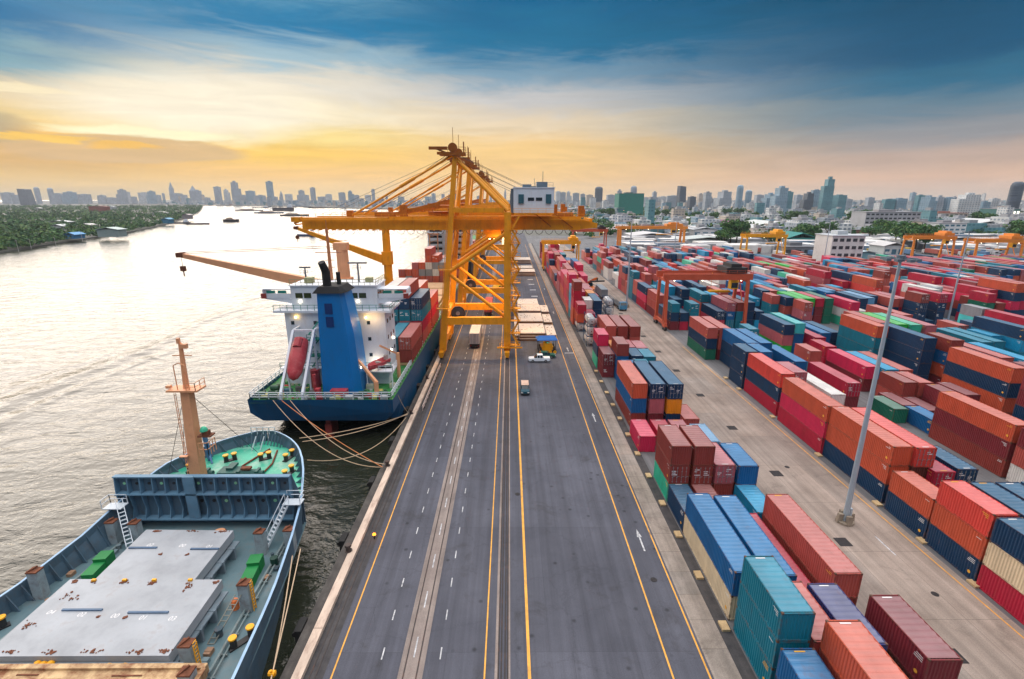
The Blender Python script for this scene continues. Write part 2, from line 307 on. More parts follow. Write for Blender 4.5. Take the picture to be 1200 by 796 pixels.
# ------------------------------------------------------------------ shipping containers
CC = {  # key: (plain colour name, sRGB)
 'tc': ('terracotta', (186, 86, 76)), 'or': ('rust-orange', (202, 88, 58)), 'co': ('coral', (222, 74, 64)), 'cr': ('crimson', (186, 30, 62)),
 'hp': ('raspberry-pink', (212, 38, 84)), 'ma': ('maroon', (128, 44, 52)), 'br': ('reddish-brown', (146, 60, 52)), 'db': ('dark-brown', (92, 46, 38)),
 'dp': ('dusty-pink', (182, 96, 104)), 'nv': ('navy', (4, 56, 92)), 'bl': ('bright-blue', (2, 96, 154)), 'pb': ('pale-blue', (100, 158, 198)),
 'sb': ('sky-blue', (10, 148, 192)), 'te': ('teal', (8, 120, 142)), 'tq': ('turquoise', (62, 188, 190)), 'gn': ('dark-green', (22, 112, 88)),
 'bg': ('bright-green', (44, 186, 66)), 'mi': ('mint-green', (52, 186, 150)), 'am': ('amber', (232, 142, 20)), 'cm': ('cream', (226, 206, 172)),
 'wh': ('white', (226, 224, 218)), 'gy': ('grey', (142, 148, 154)), 'in': ('indigo', (48, 60, 118)), 'T': ('white', (214, 214, 214))}
def cmat(key, roof):
    nm = 'container_%s_%s' % (CC[key][0].replace('-', '_'), 'roof' if roof else 'wall')
    c = rgb(*CC[key][1], k=0.95)
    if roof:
        d = (0.46, 0.46, 0.46) if key not in ('bl', 'nv', 'te', 'sb') else (0.24, 0.46, 0.62); a = 0.24; c = tuple(x * (1 - a) + y * a for x, y in zip(c, d))  # paler roof mix: settled dust, plus sky sheen put into the colour
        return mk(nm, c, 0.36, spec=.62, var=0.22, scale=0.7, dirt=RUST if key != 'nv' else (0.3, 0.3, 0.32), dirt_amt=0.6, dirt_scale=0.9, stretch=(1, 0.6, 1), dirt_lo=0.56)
    return mk(nm, c, 0.5, var=0.2, scale=0.8, dirt=RUST, dirt_amt=0.6, dirt_scale=1.8, stretch=(1, 1, 0.3), dirt_lo=0.585)
def frmat(key):
    c = rgb(*CC[key][1], k=0.9)
    return mk('container_%s_frame' % CC[key][0].replace('-', '_'), c, 0.6, var=0.3, scale=1.5, dirt=(.11, .05, .03), dirt_amt=.85, dirt_scale=2.2, dirt_lo=.45)
mark_w = mk('white_lettering', rgb(225, 225, 225), 0.6, var=0.1)
mark_y = mk('yellow_lettering', rgb(235, 175, 60), 0.6, var=0.1)
steel = mk('galvanised_bar', rgb(150, 150, 152), 0.45, 0.5, 0.2)
rusty_edge = mk('rusty_edge', (0.12, 0.06, 0.04), 0.8, var=0.5, scale=4)
W, H = 2.438, 2.591
def corr(L, pitch, a):           # trapezoid profile as (along, depth) pairs
    n = int(L / pitch); p = L / n; pts = []
    for i in range(n):
        s = -L / 2 + i * p
        pts += [(s, 0), (s + p * .28, 0), (s + p * .5, a), (s + p * .78, a)]
    return pts + [(L / 2, 0)]
def body_mesh(L, seed):
    q = MB(); x = W / 2 - .012; e = L / 2 - .012
    for sg in (-1, 1):           # long sides
        pr = corr(L - .3, .28, .05)
        q.loft([[(sg * (x - d), s, z) for s, d in (pr if sg > 0 else pr)] for z in (.15, H - .09)], 0, closed=False)
    pr = corr(W - .26, .25, .04)   # blank end, +Y
    q.loft([[(s, e - .02 - d, z) for s, d in pr] for z in (.15, H - .1)], 0, closed=False)
    pr = corr(L - .36, .55, .036)  # roof
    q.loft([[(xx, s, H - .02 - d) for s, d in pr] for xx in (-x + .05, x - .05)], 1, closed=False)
    q.box(-x + .03, x - .03, -L / 2 + .06, L / 2 - .06, .02, .14, 2)       # floor
    rr = random.Random(seed)
    for sg in (-1, 1):           # code block, size and type lines at the upper ends of the sides
        xx = sg * (W / 2 + .001)
        for j in range(3):
            w_ = rr.uniform(.25, .8); y0 = (-L / 2 + .45) if sg < 0 else (L / 2 - .45 - w_); z = H - .40 - j * .17
            if rr.random() < .6: q.quad([(xx, y0, z), (xx, y0 + w_, z), (xx, y0 + w_, z + .06), (xx, y0, z + .06)], 3)
    if seed % 3 == 1:
        for sg in (-1, 1): q.quad([(sg * (W / 2 + .001), sg * (L / 2 - .75) + .17 * math.cos(a), .75 + .17 * math.sin(a)) for a in [k * math.pi / 6 for k in range(12)]], 4)
    q.quad([(-.4, -L / 2 + .25, H + .002), (.4, -L / 2 + .25, H + .002), (.4, -L / 2 + .36, H + .002), (-.4, -L / 2 + .36, H + .002)], 3)
    return q.mesh('container_body', [mark_w, mark_w, rusty_edge, mark_w, mark_y])
def frame_mesh(L):
    q = MB(); x = W / 2; e = L / 2
    for sx in (-1, 1):
        for sy in (-1, 1):
            a, b = sorted((sx * x, sx * (x - .13))); c, d = sorted((sy * e, sy * (e - .15))); q.box(a, b, c, d, .119, H - .121)
            a, b = sorted((sx * (x + .004), sx * (x - .16))); c, d = sorted((sy * (e + .004), sy * (e - .18)))
            q.box(a, b, c, d, 0, .118, 1); q.box(a, b, c, d, H - .12, H + .004, 1)
        a, b = sorted((sx * (x - .002), sx * (x - .08))); q.box(a, b, -e + .181, e - .181, .02, .17); q.box(a, b, -e + .181, e - .181, H - .10, H - .015)
    for sy in (-1, 1):
        c, d = sorted((sy * (e - .002), sy * (e - .1))); q.box(-x + .161, x - .161, c, d, .02, .16); q.box(-x + .161, x - .161, c, d, H - .12, H - .012)
    return q.mesh('container_frame', [mark_w, rusty_edge])
def door_mesh(seed):             # origin at the hinge-side bottom; local width 1.08, facing -Y
    q = MB(); rr = random.Random(seed)
    q.box(0, 1.075, -.03, .02, .17, H - .13)
    for z in (.5, 1.0, 1.5, 2.0): q.box(.06, 1.0, -.045, -.031, z, z + .12)
    if rr.random() < .9:
        for j in range(4):
            if rr.random() < .75: x0 = .08 + rr.random() * .1; w_ = rr.uniform(.3, .75); z = 1.95 - j * .24; q.quad([(x0, -.05, z), (x0 + w_, -.05, z), (x0 + w_, -.05, z + .12), (x0, -.05, z + .12)], 1)
    return q.mesh('container_door', [mark_w, mark_w])
def bars_mesh():
    q = MB()
    for x in (.28, .8):
        q.tube((x, -.085, .2), (x, -.085, H - .16), .026, n=6)
        for z in (.3, .9, 1.7, 2.2): q.box(x - .07, x + .07, -.1, -.046, z, z + .07)
        q.box(x - .02, x + .3, -.12, -.1, 1.05, 1.11)
    return q.mesh('locking_bar', steel)
LEN = {20: 6.058, 40: 12.192}
BODY = {L: [body_mesh(LEN[L], s + L) for s in range(3)] for L in LEN}
FRAME = {L: frame_mesh(LEN[L]) for L in LEN}
DOORS = [door_mesh(s) for s in range(5)]; BARS = bars_mesh()
def setm(o, i, m): o.material_slots[i].link = 'OBJECT'; o.material_slots[i].material = m
def tank_parts(o):
    q = MB(); e = 6.058 / 2; x = W / 2
    for sx in (-1, 1):
        for sy in (-1, 1): q.box(sx * x - (.12 if sx > 0 else 0), sx * x + (.12 if sx < 0 else 0), sy * e - (.12 if sy > 0 else 0), sy * e + (.12 if sy < 0 else 0), 0, H)
        for z in (.05, H - .05): q.beam((sx * (x - .07), -e + .12, z), (sx * (x - .07), e - .12, z), .09)
    for sy in (-1, 1):
        for z in (.05, H - .05): q.beam((-x + .12, sy * (e - .06), z), (x - .12, sy * (e - .06), z), .1)
        q.beam((-x + .1, sy * (e - .06), .1), (0, sy * (e - .06), .55), .07); q.beam((x - .1, sy * (e - .06), .1), (0, sy * (e - .06), .55), .07)
    return q.mesh('tank_frame', mk('tank_frame_paint', rgb(30, 70, 105), .5, dirt=RUST))
def tank_body():
    q = MB(); r = 1.13; ys = [(-2.75, .2), (-2.68, .7), (-2.5, 1.0), (-2.3, r), (2.3, r), (2.5, 1.0), (2.68, .7), (2.75, .2)]
    q.loft([[(rr * math.cos(2 * math.pi * k / 20), y, 1.3 + rr * math.sin(2 * math.pi * k / 20)) for k in range(20)] for y, rr in ys], 0, True, True, True)
    q.tube((0, 0, 2.4), (0, 0, 2.55), .3, n=10, m=0); q.tube((0, -2.79, 1.3), (0, -2.74, 1.3), .16, n=10, m=1); q.box(-.3, .3, -2.78, -2.66, .3, .6, 1)
    return q.mesh('tank_shell', [mk('tank_white', rgb(205, 208, 212), .35, .3, .15, dirt=(.2, .16, .12), dirt_amt=.5), rusty_edge])
TB, TF = tank_body(), None

# ---- where the stacks stand: (x of the left side, y of the front, length, colours bottom to top, tiers whose doors face the quay end, base z)
ST = []
def stk(x, y, L, cols, doors='', z=0.0, blk='A'): ST.append((x, y, L, cols.split(), set(int(c) for c in doors), z, blk))
A0, A1, A2, A3 = 19.72, 22.52, 25.35, 28.3
for s in [
 (A0, 22.4, 20, 'nv bl'), (A1, 16.2, 40, 'tc br or'), (A0, 28.95, 20, 'te te te'), (A1, 28.95, 20, 'br tc'), (A2, 28.7, 20, 'nv in'), (A2, 22.5, 20, 'bl'), (29.75, 27.4, 20, 'db ma'),
 (A0, 36.0, 40, 'cm bl'), (A1, 35.6, 40, 'nv bl'), (A2, 36.0, 40, 'cr'), (28.4, 35.8, 40, 'br tc'), (A3 - .3, 48.2, 20, 'sb'), (A0, 48.3, 20, 'nv'), (A1, 48.3, 20, 'br'),
 (A0, 54.1, 20, 'mi br br', '1'), (A1, 54.0, 20, 'br br br', '1'), (A2, 54.1, 20, 'br dp', '1'), (A3 - .2, 53.9, 20, 'br bl'),
 (A0 - .3, 66.9, 20, 'hp', ''), (A1, 66.8, 20, 'cr'), (A2, 66.8, 20, 'dp'), (A3, 65.2, 20, 'pb'), (A1, 60.5, 20, 'br'), (A2, 60.5, 20, 'ma'), (28.1, 72.9, 20, 'tc'),
 (A0 + .3, 75.2, 40, 'br bl or', ''), (22.9, 75.0, 40, 'ma dp nv', '2'), (25.75, 74.9, 40, 'nv am nv', '2'),
 (A0, 99.2, 20, 'ma ma', '01'), (A0 - .2, 105.3, 20, 'mi nv hp'), (22.3, 97.9, 20, 'bl bl br'), (22.6, 89.5, 20, 'nv bl'), (25.4, 90, 20, 'te te'), (25.4, 98, 20, 'nv nv', '1'), (27.9, 97.4, 20, 'nv te'), (27.9, 103.8, 20, 'br dp'), (25.3, 104.4, 20, 'br dp'), (22.5, 104.2, 20, 'br am'),
 (22.8, 113.0, 40, 'am tc tc'), (25.5, 112.8, 40, 'br br br'), (28.4, 112.5, 40, 'br tc br'), (A0 + .1, 122.4, 20, 'T T T'), (22.8, 126, 20, 'br tc'),
 (28.9, 146, 20, 'T T T'), (A0 - .4, 137.2, 20, 'T or cr'), (22.0, 137.6, 20, 'T cr'), (22.2, 143.9, 20, 'nv nv wh'), (24.8, 143, 40, 'nv nv nv'), (24.8, 155.6, 20, 'nv bl am'),
 (A0 - .6, 145.5, 20, 'or or cr cr br'), (22.2, 151, 20, 'te nv'), (22.0, 157.5, 20, 'bl cr cr'), (A0 - .4, 153, 20, 'te pb sb pb'), (A0 - .4, 160, 20, 'or cr br cr hp'), (A0, 166.6, 40, 'tc cr cr tc'),
 (22.3, 164, 40, 'cr hp cr'), (24.8, 162.5, 40, 'br cr dp'), (27.6, 164, 20, 'nv cr'), (24.8, 175.4, 40, 'br cr or'), (27.6, 176, 20, 'br dp'), (22.3, 177, 40, 'tc or tc or'), (A0, 179.5, 40, 'tc or cr hp'), (24.9, 189, 20, 'tc wh'), (27.8, 184, 20, 'nv tc'),
]: stk(*s[:4], s[4] if len(s) > 4 else '', 0.02, 'A')
B0, B1, B2, B3, B4, B5 = 46.15, 49.0, 51.85, 54.5, 57.3, 60.1
for s in [
 (45.9, 27.9, 40, 'cr cm nv'), (48.75, 34.0, 40, 'br nv nv'), (51.5, 33.9, 40, 'br tc nv'), (54.3, 34, 40, 'tc br nv'), (48.8, 21, 40, 'tc nv nv'),
 (46.0, 40.4, 20, 'nv or co'), (46.1, 46.75, 20, 'nv or'), (51.0, 52.4, 20, 'ma cr', '1'), (54.3, 53.0, 20, 'tc nv', '1'), (B4, 47, 20, 'gn'), (54.3, 46.5, 20, 'tc'),
 (46.5, 53.8, 40, 'nv or or'), (49.1, 53.5, 40, 'br db co', '2'), (46.15, 66.0, 40, 'cr hp or'), (46.6, 79.7, 40, 'cr nv co'), (46.4, 92.5, 20, 'nv nv nv'), (49.2, 92.3, 20, 'nv nv bl'),
 (49.5, 98.7, 40, 'nv nv bl'), (52.3, 98.6, 40, 'nv nv bl'), (B0, 111.1, 40, 'gn nv tc'), (48.95, 111.0, 40, 'ma tc tc'), (B1 + .1, 80.5, 20, 'br dp dp', '2'), (53.8, 76.8, 40, 'gy wh'), (B2, 86, 20, 'te gy'),
 (60.05, 82, 40, 'ma cr', '1'), (64.7, 101.2, 20, 'te tc'), (64.8, 76.6, 20, 'gn'), (67.5, 78.2, 20, 'ma'), (67.7, 72.0, 20, 'bl'), (70.2, 76.0, 20, 'ma'), (67.1, 59.6, 40, 'br ma or'), (67.2, 46.8, 40, 'wh tc ma'), (64.7, 89.5, 20, 'tc'),
 (69.5, 90.9, 40, 'ma hp'), (72.1, 89.2, 40, 'br sb'), (74.7, 89.0, 40, 'br tc'), (70.3, 82.3, 20, 'tc br'), (73.0, 82.2, 20, 'br tc'), (73.4, 75.6, 20, 'ma ma'), (76.2, 76.5, 20, 'ma ma'),
 (65.6, 114.0, 40, 'bg dp nv'), (68.9, 115.3, 40, 'bl bl tq'), (72.2, 112, 40, 'cr cr'), (70, 104.6, 20, 'cr cr'), (76, 116, 40, 'nv bl'), (78.8, 116.5, 40, 'nv nv'),
 (78.9, 102.3, 40, 'te te te or'), (81.45, 92.9, 40, 'nv nv nv nv'), (81.6, 105.6, 40, 'br tc cr tc'), (84.3, 104, 40, 'br tc br bg'), (87.0, 103.5, 40, 'tc te nv mi'), (89.8, 103, 40, 'br br tc dp'),
 (85.4, 91.4, 20, 'ma or bl br'), (81.3, 75.0, 40, 'br or nv or'), (80.7, 60.6, 40, 'nv nv ma ma'), (95.8, 87, 40, 'bl te sb'), (92.9, 88.5, 40, 'br br tc'), (84.2, 74, 40, 'br tc nv'), (87, 76, 40, 'tc or br'),
 (108.5, 100, 40, 'te te sb nv'), (105.6, 104, 20, 'te sb sb'), (111.4, 100, 40, 'br nv nv'), (99, 99, 40, 'te sb te'), (102, 99.5, 40, 'nv te te'), (92.6, 74, 40, 'nv ma br'),
]: stk(*s[:4], s[4] if len(s) > 4 else '', 0.02, 'B')
for s in [
 (46.4, 138.6, 20, 'ma nv te'), (49.1, 138.4, 20, 'cr nv'), (51.8, 138.2, 20, 'te te te', '2'), (46.2, 145, 20, 'br nv'), (49.2, 145, 20, 'bl bl nv'), (52, 147.5, 20, 'nv cr nv nv'), (46.2, 151.3, 40, 'ma tc tc'), (49.1, 152, 40, 'br cr sb sb'), (52, 154, 20, 'nv te nv'),
 (46.2, 165, 40, 'cr hp nv'), (46.2, 177.5, 20, 'nv tc tc'), (49, 178, 20, 'cr nv dp tc'), (49, 165, 20, 'br sb te'), (46.2, 184, 20, 'te te te te'), (46.2, 190.5, 20, 'tc tc'), (46.2, 196.8, 20, 'tc br tc nv'), (48.9, 197, 20, 'cr tc tc'), (46.2, 203, 20, 'cr cr tc tc'), (48.9, 204, 40, 'br tc tc tc'), (46.2, 209.4, 20, 'T T'), (46.2, 216, 20, 'gy wh'),
 (64.6, 166.5, 20, 'dp cr nv'), (64.7, 173, 40, 'cr cr nv'), (68, 157, 40, 'br gn tc'), (70.8, 158, 20, 'te tc bl'), (73.8, 158, 20, 'ma cr cr'), (76.6, 157.4, 20, 'te'), (70.5, 170, 40, 'nv tc wh'), (73.4, 172, 40, 'bl te dp wh'),
 (86.9, 146.2, 40, 'hp nv bg'), (89.6, 146.1, 40, 'dp bl bg'), (92.4, 146.1, 40, 'ma ma cr'), (95.2, 146.0, 40, 'gn gn gn'), (84.0, 147.4, 20, 'bl tc nv'), (81.3, 150.4, 20, 'te te tc'), (87.6, 172, 40, 'sb te sb'), (90.4, 172, 40, 'nv nv bl'), (93.2, 168, 40, 'nv nv tc'),
 (105.5, 146, 40, 'nv nv nv'), (101.6, 156, 40, 'or bl bl'), (108.3, 147, 40, 'nv nv pb'), (111.4, 150, 40, 'te nv nv'), (115.0, 145.7, 40, 'nv nv tc'), (117.8, 146, 40, 'nv cr dp'), (98.4, 160, 40, 'tc te te'), (104.5, 160, 20, 'nv bl pb'),
 (127, 146, 40, 'nv nv tc wh'), (129.9, 149, 20, 'te te te gy'), (132.6, 152, 20, 'wh te te wh'), (135.6, 153, 20, 'bl ma wh'), (138.4, 153.5, 20, 'gy br hp'), (134, 184.6, 40, 'nv tc wh'), (147, 141.4, 40, 'tc nv hp nv or'), (149.8, 142, 40, 'tc nv cr nv tc'), (144, 146, 40, 'nv br hp cr'),
]: stk(*s[:4], s[4] if len(s) > 4 else '', 0.02, 'C')
# on board the container ship (deck at z 5.4)
sx = lambda i: -21.7 - i * 2.62
for i, c in enumerate(['br tc', 'nv te']): stk(sx(i), 93.0, 40, c, '1', 5.5, 'S')
for i, c in enumerate(['tc cr te nv', 'te dp te nv tc', 'te nv te in wh', 'nv te bl te', 'br te tc tc', 'te br nv cr', 'nv tc te', 'cr te']): stk(sx(i), 106.3, 40, c, '0123', 5.5, 'S')
for i, c in enumerate(['br cr tc', 'tc tc br tc', 'nv te br dp', 'br cr te', 'tc nv', 'te te te', 'nv br', 'tc tc']): stk(sx(i), 119.6, 40, c, '', 5.5, 'S')
for i, c in enumerate(['br or or', 'gy or or nv', 'tc or gy', 'or wh gy or', 'tc gy wh or tc', 'or gy or', 'tc or dp', 'gy or', 'or tc']): stk(sx(i), 190, 40, c, '0123', 5.5, 'S')
for i, c in enumerate(['br or tc', 'tc gy or', 'nv or dp', 'or or', 'tc wh gy', 'gy or tc', 'or dp', 'tc te']): stk(sx(i), 275, 40, c, '012', 6.6, 'S2')
for i, c in enumerate(['nv te', 'tc or nv', 'br nv te', 'tc or tc', 'or br', 'nv or']): stk(sx(i), 203.5, 40, c, '', 5.5, 'S')

# ---- the rest of the yard, filled in rows
boxes = []   # x0, y0, L, z, key, blk, stack index, tier, ntiers, door
occ = []
def add_stack(s, idx):
    x, y, L, cols, doors, z, blk = s; zz = z
    for t, c in enumerate(cols):
        boxes.append(dict(x=x, y=y, L=L, z=zz, c=c, blk=blk, st=idx, t=t, n=len(cols), d=t in doors)); zz += H + .006
    occ.append((x, x + W, y, y + LEN[L]))
for i, s in enumerate(ST): add_stack(s, i)
def free(x, y, L):
    return not any(x < b and x + W > a and y < d and y + LEN[L] > c for a, b, c, d in occ)
PAL = ['tc'] * 20 + ['dp'] * 9 + ['br'] * 10 + ['cr'] * 10 + ['hp'] * 5 + ['nv'] * 18 + ['bl'] * 10 + ['te'] * 9 + ['sb'] * 4 + ['or'] * 6 + ['co'] * 4 + ['wh'] * 6 + ['gy'] * 3 + ['gn'] * 2 + ['mi'] * 1 + ['bg'] * 1 + ['ma'] * 6 + ['tq'] * 1
PALA = ['tc'] * 8 + ['cr'] * 8 + ['hp'] * 5 + ['or'] * 4 + ['br'] * 5 + ['dp'] * 4 + ['nv'] * 4 + ['te'] * 2 + ['wh'] * 2 + ['bl'] * 2
def fill(x0, x1, y0, y1, tiers, pal, blk, density, pitch=2.82, group=6, lane=2.6):
    x = x0; k = 0
    while x < x1:
        y = y0 + R.uniform(0, .5); run = R.choice(tiers)
        while y < y1:
            L = 40 if R.random() < .62 else 20
            if R.random() < .3: run = R.choice(tiers)
            if y + LEN[L] > y1 + 4: break
            if R.random() < density and free(x, y, L) and x < 1.02 * y + 12:
                n = max(1, min(max(tiers), run + R.choice((-1, 0, 0, 1)))); base = R.choice(pal)
                s = (x, y, L, [base if R.random() < .35 else R.choice(pal) for _ in range(n)], set(range(n)) if R.random() < .4 else set(), .02, blk)
                ST.append(s); add_stack(s, len(ST) - 1)
            y += LEN[L] + R.uniform(.25, .7)
        x += pitch; k += 1
        if k % group == 0: x += lane
fill(19.6, 30, 192, 330, [2, 3, 4], PALA, 'A2', .9, group=9)
fill(46.2, 64, 199, 318, [2, 3, 3, 4], PAL, 'C', .93)
fill(57.5, 118, 140, 200, [2, 3, 3], PAL, 'C', .88)
fill(118, 170, 139, 200, [2, 3, 4, 4], PAL, 'C', .9)
fill(66, 330, 208, 262, [2, 3, 3], PAL, 'D', .88)
fill(66, 136, 270, 318, [2, 3, 3], PAL, 'D', .75); fill(136, 330, 270, 294, [1, 2, 2], PAL, 'D', .5)
fill(84, 150, 62, 124, [2, 3, 3, 4], PAL, 'B', .8)
fill(54.5, 62, 64, 76, [1], PAL, 'B', .4); fill(54.6, 64, 94, 122, [1, 2], PAL, 'B', .55)

# ---- which of them the photograph sees, by how many pixels
def visible(W_=768, H_=509):
    sc = W_ / 1200.0; zb = np.full((H_, W_), 1e9); ib = np.full((H_, W_), -1, int)
    px, py = np.meshgrid((np.arange(W_) + .5) / sc, (np.arange(H_) + .5) / sc)
    D = FW[None, None] + RT[None, None] * ((px - 600) / FPX)[..., None] - UP[None, None] * ((py - 398) / FPX)[..., None]
    inv = 1.0 / np.where(np.abs(D) < 1e-9, 1e-9, D)
    O = np.array([0, 0, HC])
    for i, b in enumerate(boxes):
        lo = np.array([b['x'], b['y'], b['z']]); hi = lo + np.array([W, LEN[b['L']], H])
        cs = np.array([[(lo, hi)[a][0], (lo, hi)[c][1], (lo, hi)[e][2]] for a in (0, 1) for c in (0, 1) for e in (0, 1)]) - O
        d = cs @ FW
        if (d < 2).any(): continue
        X = (600 + FPX * (cs @ RT) / d) * sc; Y = (398 - FPX * (cs @ UP) / d) * sc
        x0, x1, y0, y1 = max(0, int(X.min())), min(W_, int(X.max()) + 2), max(0, int(Y.min())), min(H_, int(Y.max()) + 2)
        if x0 >= x1 or y0 >= y1: continue
        iv = inv[y0:y1, x0:x1]; t1 = (lo - O) * iv; t2 = (hi - O) * iv
        tn = np.minimum(t1, t2).max(-1); tf = np.maximum(t1, t2).min(-1)
        hit = (tn < tf) & (tn > 0) & (tn < zb[y0:y1, x0:x1])
        zb[y0:y1, x0:x1][hit] = tn[hit]; ib[y0:y1, x0:x1][hit] = i
    c = np.bincount(ib[ib >= 0].ravel(), minlength=len(boxes)); return c / sc ** 2
vis = visible()
order = sorted(range(len(boxes)), key=lambda i: -vis[i])
NIND = 296
ind = [i for i in order[:NIND] if vis[i] > 12]
indset = set(ind)
print('containers', len(boxes), 'individual', len(ind), 'smallest px', vis[ind[-1]])

# ---- labels that single each one out
BLK = {'A': 'block beside the quay road', 'A2': 'block beside the quay road', 'B': 'block across the truck lane', 'C': 'block behind the cross aisle', 'D': 'farthest yard block', 'S': 'deck of the blue ship', 'S2': 'deck of the farther ship'}
bystack = {}
for i, b in enumerate(boxes): bystack.setdefault(b['st'], []).append(i)
def size(b): return 'long' if b['L'] == 40 else 'short'
def cn(b): return CC[b['c']][0]
def kind(b): return 'tank container' if b['c'] == 'T' else 'container'
def rel(b, i):
    st = bystack[b['st']]; k = b['t']; up_ = boxes[st[k + 1]] if k + 1 < len(st) else None; dn = boxes[st[k - 1]] if k > 0 else None
    if b['n'] == 1: return 'standing alone in one tier'
    if up_ and dn: return 'between %s above and %s below' % (cn(up_), cn(dn))
    if up_: return 'at the bottom under %s' % ' then '.join(cn(boxes[j]) for j in st[k + 1:k + 3])
    return 'topping %s' % ' then '.join(cn(boxes[j]) for j in reversed(st[max(0, k - 2):k]))
rank = {}
for bl in set(b['blk'] for b in boxes):
    xs = sorted(set(round(b['x']) for b in boxes if b['blk'] == bl))
    rows = []
    for x in xs:
        if not rows or x - rows[-1][0] > 1.6: rows.append([x])
        else: rows[-1].append(x)
    for r_, g_ in enumerate(rows):
        sts = sorted(set((b['y'], b['st']) for b in boxes if b['blk'] == bl and round(b['x']) in g_))
        for k, (yy, s_) in enumerate(sts): rank[s_] = (r_, k)
def cand(i):
    b = boxes[i]; a = '%s %s %s' % (size(b), cn(b), kind(b)); blk = BLK[b['blk']]
    e = ' with doors showing' if b['d'] and i in indset else ''
    r_, k = rank[b['st']]; where = {0: 'bottom', b['n'] - 1: 'top'}.get(b['t'], ORD[b['t']])
    if b['n'] == 1: where = 'only'
    yield 'only %s in the %s' % (a, blk), '%s in the %s' % (a, blk)
    yield '%s%s, %s' % (a, e, rel(b, i)), '%s%s, %s' % (a, e, rel(b, i))
    yield '%s %s, %s' % (a, rel(b, i), blk), '%s %s, %s' % (a, rel(b, i), blk)
    f = '%s, %s tier, %s stack back, row %d, %s' % (a, where, nth(k), r_ + 1, blk)
    yield f, f
from collections import Counter
cands = [list(cand(i)) for i in range(len(boxes))]
cnt = [Counter(c[j][1] for c in cands) for j in range(4)]
def label(i):
    for j in range(4):
        if cnt[j][cands[i][j][1]] == 1 and len(cands[i][j][0].split()) <= 16: return cands[i][j][0]
    return cands[i][3][0]

GRP = {'A': 'containers stacked beside the quay road', 'A2': 'containers stacked beside the quay road', 'B': 'containers stacked across the truck lane', 'C': 'containers behind the cross aisle', 'D': 'containers in the far yard', 'S': 'containers on the ship deck', 'S2': 'containers on the farther ship'}
TF = tank_parts(None)
for i in ind:
    b = boxes[i]; L = b['L']; loc = (b['x'] + W / 2, b['y'] + LEN[L] / 2, b['z'])
    if b['c'] == 'T':
        o = bpy.data.objects.new('tank_container', TF); COL.objects.link(o); o.location = loc
        c = bpy.data.objects.new('tank', TB); COL.objects.link(c); c.parent = o
        tag(o, label(i), 'tank container', GRP[b['blk']]); continue
    o = bpy.data.objects.new('shipping_container', BODY[L][i % 3]); COL.objects.link(o); o.location = loc
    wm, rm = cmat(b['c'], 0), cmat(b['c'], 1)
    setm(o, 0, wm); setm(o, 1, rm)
    if i % 4 == 1: setm(o, 3, mark_y)
    if not b['d']: o.rotation_euler = (0, 0, math.pi)
    f = bpy.data.objects.new('frame', FRAME[L]); COL.objects.link(f); f.parent = o; setm(f, 0, frmat(b['c']))
    if vis[i] < 900: setm(f, 1, wm)
    if vis[i] > 130:
        for sg in (-1, 1):
            d = bpy.data.objects.new('door', DOORS[(i + sg) % 5]); COL.objects.link(d); d.parent = o; setm(d, 0, wm)
            d.location = (-1.09 if sg < 0 else .012, -LEN[L] / 2 + .06, 0)
            if b['d'] and vis[i] > 260:
                k_ = bpy.data.objects.new('locking_bar', BARS); COL.objects.link(k_); k_.parent = d
    else:
        q = bpy.data.objects.new('door', DOORS[0]); COL.objects.link(q); q.parent = o; setm(q, 0, wm); q.location = (-1.09, -LEN[L] / 2 + .06, 0); q.scale = (2.02, 1, 1)
    tag(o, label(i), 'container', GRP[b['blk']])
# all smaller and hidden ones: one mass
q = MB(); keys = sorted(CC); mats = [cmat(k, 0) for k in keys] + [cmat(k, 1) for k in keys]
for i, b in enumerate(boxes):
    if i in indset: continue
    m = keys.index(b['c']); n0 = len(q.mi); ins = .0
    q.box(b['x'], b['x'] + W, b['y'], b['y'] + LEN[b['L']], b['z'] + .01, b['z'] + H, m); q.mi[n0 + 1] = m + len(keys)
    if vis[i] > 20 or b['t'] == b['n'] - 1:   # lock rods on the ends
        if b['d']:
            for t in (.3, .8, 1.6, 2.1): q.box(b['x'] + t, b['x'] + t + .05, b['y'] - .05, b['y'] - .003, b['z'] + .15, b['z'] + H - .1, keys.index('gy'))
tag(q.build('stacked_containers', mats), 'mass of small far stacked shipping containers of many colours filling the yard', 'containers', None, 'stuff')
# ------------------------------------------------------------------ ship-to-shore cranes
ora = mk('crane_orange', rgb(240, 160, 20, .95), 0.5, var=0.16, scale=0.5, dirt=(0.3, 0.11, 0.015), dirt_amt=0.5, dirt_scale=0.8, stretch=(1, 1, .4))
yelc = mk('crane_yellow', rgb(240, 170, 20), 0.5, var=0.16, scale=0.5, dirt=(0.3, 0.15, 0.02), dirt_amt=0.4)
dark = mk('dark_steel', (0.03, 0.03, 0.032), 0.55, var=0.4)
black = mk('rubber', (0.018, 0.018, 0.018), 0.8, var=0.3)
glass = mk('window_glass', (0.02, 0.035, 0.045), 0.12, var=0.2, spec=0.6)
whitep = mk('white_panel', rgb(214, 226, 236), 0.55, var=0.1, dirt=(0.3, 0.25, 0.2), dirt_amt=0.25, stretch=(1, 1, .3))
greyp = mk('grey_panel', rgb(95, 110, 122), 0.55, var=0.2)
bulb = lamp_mat('warm_lamp', (1.0, 0.62, 0.18), 14.0)
bulbw = lamp_mat('cool_lamp', (1.0, 0.85, 0.6), 10.0)
